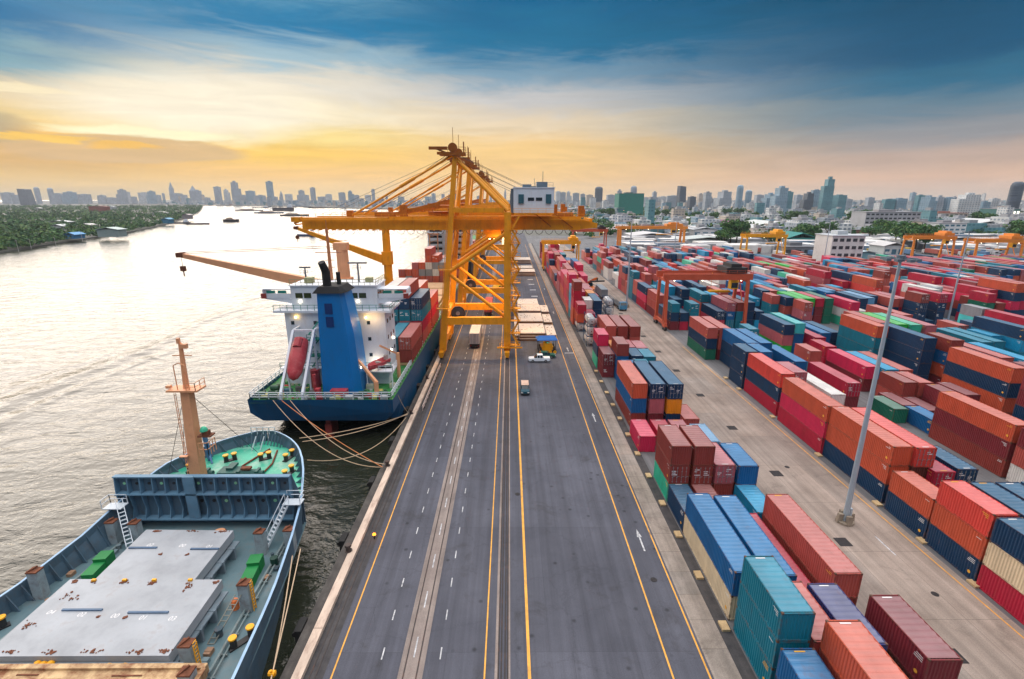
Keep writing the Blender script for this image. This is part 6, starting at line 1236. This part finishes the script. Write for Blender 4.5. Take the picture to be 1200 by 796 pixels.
building('wide hall with green glass front left of the arched hall', 888, 936, 264, 272, 60, (.02, .24, .22), wb_, name='exhibition_hall', pitch=4, roof=(.60, .64, .62), cat='hall')
building('white-walled shed with low cream roof before the green glass hall', 878, 914, 268, 277, 40, (.5, .58, .58), wd_, name='warehouse', pitch=3, roof=(.55, .58, .58))
building('warehouse with a purple pitched roof left of the dark trees', 872 - 26, 872 + 10, 266, 273, 45, (.45, .40, .42), wd_, name='warehouse', pitch=6, roof=(.26, .09, .2))
building('white warehouse with open front below the purple roof', 812, 840, 269, 280, 30, (.6, .6, .6), wb_, rows=1, cols=3, name='warehouse', pitch=2, roof=(.5, .52, .54))
building('green-roofed shed standing between gantry and white office block', 922, 956, 279, 289, 30, (.03, .2, .18), wd_, name='warehouse', pitch=4, roof=(.02, .22, .2))
building('long pale shed under the far trees, left of the purple roof', 766, 800, 252, 257, 40, (.55, .56, .55), wd_, name='warehouse', pitch=2, roof=(.58, .6, .6))
building('second long pale shed under the far trees, nearer the purple roof', 803, 832, 256, 261, 40, (.5, .54, .55), wd_, name='warehouse', pitch=2, roof=(.6, .62, .6))
building('long low grey-roofed transit shed at the far end of the yard', 716, 790, 261, 266, 60, (.35, .3, .3), wd_, name='warehouse', pitch=3, roof=(.22, .21, .24))
building('long white-roofed shed lit beside the machinery house', 656, 716, 245, 250, 60, (.5, .5, .52), wd_, name='warehouse', pitch=3, roof=(.62, .62, .62))
building('low shed with a pink-grey roof behind the machinery house girder', 718, 752, 270, 276, 40, (.42, .36, .36), wd_, name='warehouse', pitch=3, roof=(.42, .34, .33))
building('wide low shed with pale roof at the foot of the right apartment blocks', 1086, 1165, 281, 291, 30, (.45, .44, .44), wd_, name='warehouse', pitch=2, roof=(.45, .46, .48))
building('white-roofed shed behind the yellow gantry at the right edge', 1140, 1198, 262, 276, 40, (.55, .58, .6), wb_, name='warehouse', pitch=4, roof=(.6, .62, .62))
building('small white house with blue windows right of the arched porch', 1169, 1188, 266, 279, 14, (.66, .7, .72), wb_, rows=2, cols=3, name='house')
building('blue-striped canopy shed beside the white office block', 1004, 1024, 296, 308, 14, (.2, .42, .5), wb_, name='warehouse', pitch=1, roof=(.4, .52, .55))
building('low white workshop below the trees near the orange gantry', 1034, 1058, 288, 302, 14, (.5, .55, .56), wb_, rows=1, cols=3, name='warehouse', pitch=2, roof=(.55, .55, .55))
building('white transit shed seen under the long orange gantry', 742, 786, 276, 284, 30, (.6, .6, .6), wd_, rows=1, cols=5, name='warehouse', pitch=2, roof=(.62, .62, .62))
building('grey-green low shed row between gantry and light mast', 798, 862, 281, 290, 24, (.4, .46, .45), wd_, name='warehouse', pitch=2, roof=(.5, .56, .55))
building('dark roofed car deck in front of the white office block', 918, 962, 290, 299, 24, (.2, .22, .25), wd_, rows=1, cols=4, name='parking_deck', roof=(.16, .17, .19))
building('dark green building with white lights at the right edge', 1165, 1192, 245, 262, 30, (.04, .16, .15), lamp_mat('lit_window', (1, .95, .8), 1.6), rows=2, cols=6)
for i, (a, b, c, d, col) in enumerate(((55, 79, 260, 264, (.5, .55, .56)), (92, 108, 264, 268, (.55, .55, .54)), (105, 126, 242, 249, (.36, .1, .07)), (122, 134, 242, 247, (.6, .65, .68)), (115, 139, 269, 278, (.4, .52, .5)), (60, 74, 265, 270, (.55, .6, .62)), (179, 194, 249, 253, (.5, .5, .5)), (77, 88, 275, 280, (.05, .3, .6)), (190, 198, 257, 262, (.05, .3, .5)), (214, 222, 252, 257, (.4, .35, .35)), (41, 47, 244, 247, (.6, .6, .6)))):
    building(['pale tin roof', 'cream roof', 'brick-red roof', 'white roof', 'teal-grey roof', 'light blue-white roof', 'grey roof', 'vivid blue roof', 'small deep blue roof', 'brownish roof', 'tiny white roof'][i] + ' of a riverside house across the river, ' + nth(sorted(range(11), key=lambda j: (55, 92, 105, 122, 115, 60, 179, 77, 190, 214, 41)[j]).index(i)) + ' from left', a, b, c, d, 12, tuple(x * .7 for x in col), wd_, name='riverside_house', roof=col, pitch=2.0, cat='house')
# low city sprawl between them: one mass
q = MB(); mats = [mk('sprawl_%s' % n, c, .7, var=.3, scale=.1) for n, c in (('white', (.74, .74, .72)), ('grey', (.32, .33, .35)), ('teal', (.2, .34, .36)), ('red', (.3, .13, .1)), ('cream', (.5, .42, .33)), ('blue', (.2, .3, .42)))]
bx = [(t[3]) for t in SKY]
for _ in range(3400):
    Y = 480 + 3200 * R.random() ** 1.6; X = R.uniform(-.05, 1.06) * Y + 150
    if R.random() < .3: Y = R.uniform(2300, 4200); X = R.uniform(-.75, .1) * Y
    left = -17 if Y < 560 else interp([(560, -17), (900, -70), (1400, -190), (1950, -460), (2600, -1100), (3450, -2300), (4700, -4200)], Y)
    if R.random() < .06:
        Y = R.uniform(345, 480); X = R.uniform(.24, 1.05) * Y; q.box(X - 9, X + 9, Y, Y + R.uniform(8, 16), 0, R.uniform(4, 6), R.choice((0, 1, 1, 5))); q.mi[-5] = R.choice((0, 0, 1)); continue
    if X < left + 25 or (X < 330 and Y < 480) or (Y < 700 and R.random() < .3): continue
    w, d, h = R.uniform(7, 22), R.uniform(8, 22), R.choice((3, 4, 5, 6, 8, 10, 14)) * (1 if Y < 1300 else 1.8)
    if R.random() < .09: h *= R.uniform(1.5, 2.6); w *= .8
    m = R.choice((0, 0, 0, 1, 2, 3, 4, 5)) if h < 9 else R.choice((6, 6, 7, 8, 9, 10))
    n0 = len(q.mi); q.box(X - w / 2, X + w / 2, Y, Y + d, 0, h, m)
    if h < 9: q.mi[n0 + 1] = R.choice((0, 0, 0, 1, 1, 2, 3)); q.box(X - w * .5 - .4, X + w * .5 + .4, Y - .4, Y + d * .5, h - .02, h + .35, q.mi[n0 + 1])
    else: q.box(X - w * .2, X + w * .2, Y + d * .2, Y + d * .6, h, h + 3, 1)
mats += [fm_city[c] for c in ('pale', 'grey', 'teal', 'cream', 'blue')]
tag(q.build('distant_rooftops', mats), 'mass of low roofs and houses of the city spreading behind the port', 'rooftops', None, 'stuff')
q = MB()
for _ in range(150):
    Y = R.uniform(700, 2600); X = R.uniform(0.0, 1.0) * Y
    if R.random() < .55: Y = R.uniform(2100, 3400); X = R.uniform(-.33, .1) * Y
    if X < interp([(560, -17), (900, -70), (1400, -190), (1950, -460), (2600, -1100), (3450, -2300), (4700, -4200)], Y) + 20: continue
    s = Y / 1500; q.dome((X, Y, R.uniform(8, 20) * max(1, s * .7)), .7 * s, .7 * s, 6, 2)
tag(q.build('city_lamps', lamp_mat('sodium_lamp', (1, .6, .2), 5)), 'scattered warm lamps lit among the distant city roofs', 'lamps', None, 'stuff')
# lorries parked behind the yard
fl = []
for c in ((.6, .6, .6), (.1, .2, .35), (.35, .08, .06), (.5, .35, .08)):
    q = MB(); q.box(-1.25, 1.25, -5.5, 6, 1.2, 3.8); q.box(-1.2, 1.2, -8, -5.9, .6, 3.0, 1); q.box(-1.0, 1.0, -8.02, -7.9, 1.8, 2.7, 2); q.box(-1.1, 1.1, -5.8, 6, .5, 1.19, 2)
    for y in (-7, 3.5, 4.8):
        for s in (-1, 1): q.tube((s * 1.2 - .15, y, .5), (s * 1.2 + .15, y, .5), .5, n=8, m=2)
    fl.append(q.mesh('parked_lorry', [mk('lorry_%d' % len(fl), c, .5), mk('lorry_cab_white', (.6, .6, .6), .4), dark]))
FL = sorted([(R.uniform(95, 345), R.choice((326, 338, 352))) for _ in range(56)])
FL = [p for i, p in enumerate(FL) if i == 0 or abs(p[0] - FL[i - 1][0]) > 3.2]
for i, (x, y) in enumerate(FL):
    o = bpy.data.objects.new('parked_lorry', fl[(i * 7 // 3) % 4]); COL.objects.link(o); o.location = (x, y, .01); o.rotation_euler = (0, 0, rad(R.choice((0, 180)) + R.uniform(-4, 4)))
    tag(o, '%s lorry parked in the line behind the container yard, %s from left' % (['white-boxed', 'blue-boxed', 'red-boxed', 'ochre-boxed'][(i * 7 // 3) % 4], nth(i)), 'lorry', 'lorries parked behind the yard')
# ------------------------------------------------------------------ trees
def leafm(n, c): return mk('leaf_' + n, c, .75, var=.45, scale=.35, spec=.2)
bark = mk('bark', (.12, .085, .06), .9)
LM = [leafm('dark', (.03, .10, .04)), leafm('mid', (.06, .15, .042)), leafm('light', (.105, .185, .05))]
def crown(seed, rx, ry, rz, zc, n, leaf=.8):
    rr = random.Random(seed); q = MB(); lobes = [(Vector((rr.uniform(-.55, .55) * rx, rr.uniform(-.55, .55) * ry, zc + rr.uniform(-.5, .6) * rz)), rr.uniform(.3, .55)) for _ in range(11)]
    for _ in range(n):
        c, k = rr.choice(lobes); d = Vector((rr.gauss(0, 1), rr.gauss(0, 1), rr.gauss(0, 1))).normalized(); p = c + Vector((d.x * rx, d.y * ry, d.z * rz)) * k * rr.uniform(.7, 1.05)
        a = (d + Vector((rr.gauss(0, .6), rr.gauss(0, .6), rr.gauss(0, .6)))).normalized(); u = a.orthogonal().normalized(); v = a.cross(u); s = leaf * rr.uniform(.5, 1.2)
        q.quad([p + u * s, p + v * s * .7, p - u * s, p - v * s * .7], rr.choice((0, 0, 1, 1, 1, 2)))
    return q.mesh('tree_crown', LM)
def trunk(seed, h):
    rr = random.Random(seed); q = MB(); q.tube((0, 0, 0), (.2, .1, h * .55), .45, .28, 8)
    for k in range(5): a = rr.uniform(0, 6.28); q.tube((.2, .1, h * rr.uniform(.4, .55)), (math.cos(a) * h * .3, math.sin(a) * h * .3, h * rr.uniform(.65, .85)), .2, .06, 6)
    return q.mesh('tree_trunk', bark)
CR = [crown(3 + k, 7, 6.5, 4.2, 9, 1100, .75) for k in range(3)]; TR = [trunk(k, 12) for k in range(3)]
PT = [(855, 290, 1.6), (862, 290, 1.5), (848, 291, 1.3), (837, 261, 1.3), (800, 260, 1.4), (780, 257, 1.3), (770, 258, 1.4), (815, 259, 1.2), (850, 256, 1.6), (866, 257, 1.7), (875, 259, 1.5), (882, 262, 1.3), (735, 262, 1.2), (715, 257, 1.5), (705, 258, 1.4), (940, 284, 1.3), (945, 287, 1.3), (950, 286, 1.2), (968, 281, 1.3), (900, 292, 1.0), (998, 268, 1.6), (1006, 267, 1.7), (1018, 284, 1.2), (1030, 282, 1.3), (1048, 290, 1.5), (1060, 292, 1.6), (1072, 294, 1.5), (1082, 296, 1.3), (1078, 264, 1.3), (1086, 262, 1.3), (1090, 284, 1.2), (1118, 268, 1.2), (1146, 268, 1.6), (1158, 270, 1.4), (1192, 287, 1.5), (1198, 288, 1.4), (700, 247, 1.6), (930, 262, 1.5), (940, 261, 1.4), (1036, 262, 1.2)]
PT.sort()
for i, (px, py, s) in enumerate(PT):
    X, Y = un(px, py, 0); t = thing('tree', 'leafy dark green tree among the port buildings, %s from the left' % nth(i), 'tree', (X, Y, 0), R.uniform(0, 6), 'trees among the port buildings'); t.scale = (s, s, s * R.uniform(.85, 1.1))
    for nm, me in (('trunk', TR[i % 3]), ('crown', CR[i % 3])): o = bpy.data.objects.new(nm, me); COL.objects.link(o); o.parent = t
# woodland of the opposite bank: one mass
def inside(p, poly):
    c = False; j = len(poly) - 1
    for i in range(len(poly)):
        if (poly[i][1] > p[1]) != (poly[j][1] > p[1]) and p[0] < (poly[j][0] - poly[i][0]) * (p[1] - poly[i][1]) / (poly[j][1] - poly[i][1]) + poly[i][0]: c = not c
        j = i
    return c
q = MB(); rr = random.Random(11)
def clump(x, y, h, n, big):
    r = h * rr.uniform(.45, .8); tone = rr.choice((0, 0, 1, 1, 2))
    for _ in range(n):
        d = Vector((rr.gauss(0, 1), rr.gauss(0, 1), abs(rr.gauss(0, 1)) * .9 + .1)).normalized(); p = Vector((x, y, SEA + 1 + h * .35)) + Vector((d.x * r, d.y * r, d.z * h * .65)) * rr.uniform(.75, 1.1)
        a = (d + Vector((rr.gauss(0, .5), rr.gauss(0, .5), rr.gauss(0, .5)))).normalized(); u = a.orthogonal().normalized(); v = a.cross(u); s = big * rr.uniform(.6, 1.3)
        q.quad([p + u * s, p + v * s * .8, p - u * s, p - v * s * .8], tone if rr.random() < .6 else rr.choice((0, 1, 2)))
cnt_ = 0
while cnt_ < 2900:
    Y = 375 + 2300 * rr.random() ** 1.9; X = -rr.uniform(.38, 1.25) * Y
    if X < -Y * 1.1 - 30 or not inside((X, Y), lb): continue
    if rr.random() < .12 and Y < 1000: continue
    sc_ = 1 + Y / 1600; clump(X, Y, rr.uniform(4.5, 10) * (1 if Y < 900 else 1.2), 46 if Y < 700 else (26 if Y < 1200 else 14), rr.uniform(.7, 1.1) * sc_); cnt_ += 1
for _ in range(1000):
    Y = 420 + 2000 * rr.random() ** 1.7; X = -rr.uniform(1.1, 2.4) * Y
    clump(X, Y, rr.uniform(5, 11), 18, rr.uniform(.9, 1.3) * (1 + Y / 1600))
edge = lb[1:10]
for a, b in zip(edge, edge[1:]):
    L = math.hypot(b[0] - a[0], b[1] - a[1])
    for k in range(int(L / 5)): t_ = rr.random(); clump(a[0] + (b[0] - a[0]) * t_ - rr.uniform(1, 12), a[1] + (b[1] - a[1]) * t_ + rr.uniform(0, 6), rr.uniform(2.5, 7), 26, 1.0)
g_ = MB()
for _ in range(1250):          # greenery between the city roofs
    Y = 470 + 1500 * rr.random() ** 1.5; X = rr.uniform(.12, 1.06) * Y
    if X < 330 and Y < 480: continue
    q0 = q; q = g_; clump(X, Y, rr.uniform(6, 13), 40 if Y < 900 else 22, 1.1 + Y / 1300); q = q0
g_.v = [(a, b, c - SEA - 1) for a, b, c in g_.v]
tag(g_.build('city_greenery', LM), 'belts of dark green trees between the low city roofs behind the yard', 'greenery', None, 'stuff')
tag(q.build('bank_woodland', LM), 'dense green woodland covering the low bank across the river', 'woodland', None, 'stuff')
for i, (px, py, h) in enumerate(((22, 295, 9), (37, 292, 8), (97, 283, 9), (66, 289, 8), (16, 247, 9))):
    X, Y = un(px, py, SEA + 1); q = MB(); q.tube((0, 0, 0), (0, 0, h), .22, .12, n=6); q.box(-.9, .9, -.06, .06, h - .6, h - .45)
    tag(q.build('utility_pole', mk('pole_grey', (.4, .4, .38), .8), loc=(X, Y, SEA + 1)), 'thin pale utility pole on the wooded bank, %s from the left' % nth([1, 2, 4, 3, 0][i]), 'pole', 'poles on the wooded bank')
q = MB(); a, b = Vector((*un(14, 289, SEA + 1.5), SEA + 1.6)), Vector((*un(64, 284, SEA + 1.5), SEA + 1.6)); q.beam(a, b, 2.5, .5)
for k in range(9): p = a.lerp(b, k / 8); q.beam(p, p - Vector((0, 0, 3.5)), .5)
tag(q.build('jetty', mk('jetty_grey', (.3, .26, .24), .9, var=.3)), 'low grey jetty along the wooded bank', 'jetty')
# ------------------------------------------------------------------ sky, sun, air
wld = bpy.data.worlds.new('World'); scn.world = wld; wld.use_nodes = True
nt = wld.node_tree; nt.nodes.clear()
def N(t, **kw):
    n = nt.nodes.new(t)
    for k, v in kw.items():
        if k.startswith('i_'):
            key = k[2:]; n.inputs[int(key) if key.isdigit() else key.replace('_', ' ')].default_value = v
        else: setattr(n, k, v)
    return n
L_ = lambda a, b: nt.links.new(a, b)
def M(op, a, b=None, c=None, clamp=False):
    n = N('ShaderNodeMath', operation=op); n.use_clamp = clamp
    for i, v in enumerate((a, b, c)):
        if v is None: continue
        if isinstance(v, (int, float)): n.inputs[i].default_value = v
        else: L_(v, n.inputs[i])
    return n.outputs[0]
SUN_EL, SUN_AZ = rad(13), rad(-36)          # azimuth from +Y, negative to the left
tc = N('ShaderNodeTexCoord'); nz = N('ShaderNodeVectorMath', operation='NORMALIZE'); L_(tc.outputs['Generated'], nz.inputs[0]); sp = N('ShaderNodeSeparateXYZ'); L_(nz.outputs[0], sp.inputs[0])
x_, y_, z_ = sp.outputs
hl = M('SQRT', M('ADD', M('MULTIPLY', x_, x_), M('MULTIPLY', y_, y_)))
az = M('DIVIDE', x_, M('MAXIMUM', hl, .001))         # sine of the azimuth
# thin cloud veils: stretched noise bends the bands of colour
cv = N('ShaderNodeMapping'); cv.inputs['Scale'].default_value = (1.6, 1.6, 9.0); cv.inputs['Rotation'].default_value = (0, rad(7), 0); L_(nz.outputs[0], cv.inputs[0])
c1 = N('ShaderNodeTexNoise', i_Scale=2.2, i_Detail=9.0, i_Roughness=.62, i_Distortion=.9); L_(cv.outputs[0], c1.inputs['Vector'])
cv2 = N('ShaderNodeMapping'); cv2.inputs['Scale'].default_value = (2.0, 2.0, 16.0); cv2.inputs['Rotation'].default_value = (0, rad(-14), rad(20)); L_(nz.outputs[0], cv2.inputs[0])
c2 = N('ShaderNodeTexNoise', i_Scale=2.6, i_Detail=9.0, i_Roughness=.6, i_Distortion=1.4); L_(cv2.outputs[0], c2.inputs['Vector'])
bend = M('MULTIPLY_ADD', M('SUBTRACT', c1.outputs[0], .5), .062, M('MULTIPLY', M('SUBTRACT', c2.outputs[0], .5), .028))
el = M('ADD', z_, M('MULTIPLY', bend, M('MULTIPLY', M('MINIMUM', z_, .25), 7.0), clamp=False))
def RAMP(pts):
    n = N('ShaderNodeValToRGB'); r = n.color_ramp; r.interpolation = 'EASE'
    while len(r.elements) < len(pts): r.elements.new(.5)
    for e, (p, c) in zip(r.elements, pts):
        e.position = p; e.color = (lin(c[0]), lin(c[1]), lin(c[2]), 1)
    L_(el, n.inputs[0]); return n.outputs[0]
TOP = (218, 214, 214); MID = (120, 146, 172); WARM = (196, 192, 196)
left = RAMP([(0, (214, 196, 160)), (.025, (236, 196, 120)), (.055, (224, 178, 106)), (.085, (248, 188, 84)), (.11, (244, 214, 150)), (.145, (226, 206, 170)), (.18, (120, 164, 180)), (.225, (0, 112, 162)), (.33, (120, 170, 190)), (.45, WARM)])
cl = RAMP([(0, (248, 214, 152)), (.04, (254, 204, 120)), (.075, (255, 206, 94)), (.105, (255, 226, 140)), (.14, (254, 238, 200)), (.185, (238, 228, 208)), (.225, (158, 188, 202)), (.275, (20, 124, 172)), (.36, (120, 170, 190)), (.48, WARM)])
ce = RAMP([(0, (248, 212, 158)), (.04, (254, 208, 134)), (.09, (251, 208, 134)), (.13, (236, 214, 180)), (.17, (202, 200, 198)), (.215, (122, 156, 178)), (.26, (16, 112, 154)), (.32, (0, 100, 146)), (.45, MID), (.62, TOP)])
ri = RAMP([(0, (216, 192, 172)), (.03, (222, 182, 152)), (.06, (192, 166, 150)), (.095, (146, 148, 152)), (.13, (98, 128, 146)), (.165, (36, 104, 136)), (.21, (0, 82, 120)), (.30, (0, 72, 106)), (.45, MID), (.62, TOP)])
bk = RAMP([(0, (84, 86, 100)), (.1, (74, 84, 108)), (.3, (66, 94, 130)), (.5, (120, 140, 165)), (.72, TOP)])
def mix(f, a, b):
    n = N('ShaderNodeMix', data_type='RGBA'); 
    if isinstance(f, (int, float)): n.inputs[0].default_value = f
    else: L_(f, n.inputs[0])
    L_(a, n.inputs[6]); L_(b, n.inputs[7]); return n.outputs[2]
def mr(v, a, b):
    n = N('ShaderNodeMapRange'); n.interpolation_type = 'SMOOTHSTEP'; L_(v, n.inputs[0]); n.inputs[1].default_value = a; n.inputs[2].default_value = b; return n.outputs[0]
sky = mix(mr(az, -.70, -.40), left, cl); sky = mix(mr(az, -.40, .0), sky, ce); sky = mix(mr(az, .0, .62), sky, ri)
# bank of cloud low on the left, with a bright rim under the hidden sun
def blob(a0, e0, ra, re, w):
    da = M('DIVIDE', M('SUBTRACT', az, a0), ra); de = M('DIVIDE', M('SUBTRACT', M('ADD', z_, M('MULTIPLY', bend, .55)), e0), re)
    d = M('ADD', M('MULTIPLY', da, da), M('MULTIPLY', de, de)); return mr(d, 1.0 + w, 1.0 - w)
def const(c):
    n = N('ShaderNodeRGB'); n.outputs[0].default_value = (lin(c[0]), lin(c[1]), lin(c[2]), 1); return n.outputs[0]
sky = mix(M('MULTIPLY', blob(-.49, .14, .15, .045, .9), .9), sky, const((255, 244, 220)))
sky = mix(M('MULTIPLY', blob(-.555, .0985, .10, .0075, .6), .95), sky, const((255, 248, 204)))
sky = mix(M('MULTIPLY', blob(-.575, .072, .125, .022, .3), .85), sky, const((220, 184, 134)))
sky = mix(M('MULTIPLY', blob(-.72, .095, .05, .022, .8), .8), sky, const((168, 158, 134)))
sky = mix(M('MULTIPLY', blob(-.66, .083, .045, .0045, .7), .9), sky, const((255, 204, 84)))
sky = mix(M('MULTIPLY', blob(-.585, .076, .035, .005, .7), .8), sky, const((255, 196, 70)))
sky = mix(M('MULTIPLY', blob(-.69, .145, .06, .006, .8), .8), sky, const((252, 236, 196)))
# fine streaks of light and shade in the veil
st = N('ShaderNodeValToRGB'); ramp(st, [(.32, (.93,)), (.5, (1.0,)), (.70, (1.09,))]); L_(c2.outputs[0], st.inputs[0])
mm = N('ShaderNodeMix', data_type='RGBA', blend_type='MULTIPLY'); mm.inputs[0].default_value = 1; L_(sky, mm.inputs[6]); L_(st.outputs[0], mm.inputs[7]); sky = mm.outputs[2]
sky = mix(mr(y_, .25, -.25), sky, bk)
gain = M('MULTIPLY_ADD', mr(z_, .45, .85), 2.5, 1.0)
vm = N('ShaderNodeVectorMath', operation='SCALE'); L_(sky, vm.inputs[0]); L_(gain, vm.inputs['Scale'])
nk = N('ShaderNodeTexSky'); nk.sky_type = 'NISHITA'; nk.sun_disc = False; nk.sun_elevation = SUN_EL; nk.sun_rotation = SUN_AZ; nk.altitude = 30; nk.air_density = 1.2; nk.dust_density = 2.0
b1 = N('ShaderNodeBackground', i_Strength=.88); L_(vm.outputs[0], b1.inputs[0])
b2 = N('ShaderNodeBackground', i_Strength=0.05); L_(nk.outputs[0], b2.inputs[0])
ad = N('ShaderNodeMixShader'); ad.inputs[0].default_value = .010; L_(b1.outputs[0], ad.inputs[1]); L_(b2.outputs[0], ad.inputs[2])
wo = N('ShaderNodeOutputWorld'); L_(ad.outputs[0], wo.inputs[0])
sl = bpy.data.objects.new('sun', bpy.data.lights.new('sun', 'SUN')); COL.objects.link(sl)
sl.data.energy = 2.6; sl.data.angle = rad(58); sl.data.color = (1.0, .86, .74)
d = Vector((math.sin(SUN_AZ) * math.cos(SUN_EL + rad(6)), math.cos(SUN_AZ) * math.cos(SUN_EL + rad(6)), math.sin(SUN_EL + rad(6))))
sl.rotation_euler = (-d).to_track_quat('-Z', 'Y').to_euler()
# lamps that the photograph shows lit: work lights under the crane girders and on the ship
for nm, typ, p, e, c in (('crane_light', 'SPOT', (-2.3, 122, 27.2), 14000, (1, .60, .24)), ('crane_light', 'SPOT', (-8.3, 122, 27.2), 14000, (1, .60, .24)), ('crane_light', 'SPOT', (-4.3, 162, 27.2), 16000, (1, .62, .26)), ('crane_light', 'SPOT', (-4.3, 234, 27.2), 16000, (1, .62, .26)), ('girder_light', 'POINT', (-2.3, 117, 27.0), 500, (1, .66, .28)), ('ship_light', 'POINT', (-24.2, 84.4, 16.2), 130, (1, .6, .25)), ('ship_light', 'POINT', (-24.4, 84.6, 8.2), 110, (1, .85, .6)), ('edge_light', 'POINT', (-15.2, 47.3, .9), 10, (1, .4, .1))):
    lo = bpy.data.objects.new(nm, bpy.data.lights.new(nm, typ)); COL.objects.link(lo); lo.location = p; lo.data.energy = e; lo.data.color = c; lo.data.shadow_soft_size = .6
    if typ == 'SPOT': lo.data.spot_size = rad(125); lo.data.spot_blend = .9
# evening haze
HZ_ = MB(); HZ_.box(-4600, 4600, -300, 5000, -8, 178)
k = NT('haze'); out = k.n('ShaderNodeOutputMaterial'); v = k.n('ShaderNodeVolumePrincipled'); v.inputs['Color'].default_value = (.80, .86, .95, 1); v.inputs['Density'].default_value = .00007; v.inputs['Anisotropy'].default_value = .2
k.l(v.outputs[0], out.inputs['Volume'])
hz = HZ_.build('haze', k.m); tag(hz, 'thin evening haze over the river and city', None, None, 'stuff'); hz.display_type = 'WIRE'
vs = scn.view_settings; vs.view_transform = 'Standard'; vs.look = 'None'; vs.gamma = 1; vs.use_curve_mapping = False; vs.exposure = 0.2
scn.cycles.use_denoising = True
try: scn.cycles.denoiser = 'OPENIMAGEDENOISE'
except Exception: pass
scn.cycles.max_bounces = 6; scn.cycles.volume_bounces = 0; scn.cycles.transparent_max_bounces = 4; scn.cycles.sample_clamp_indirect = 4.0
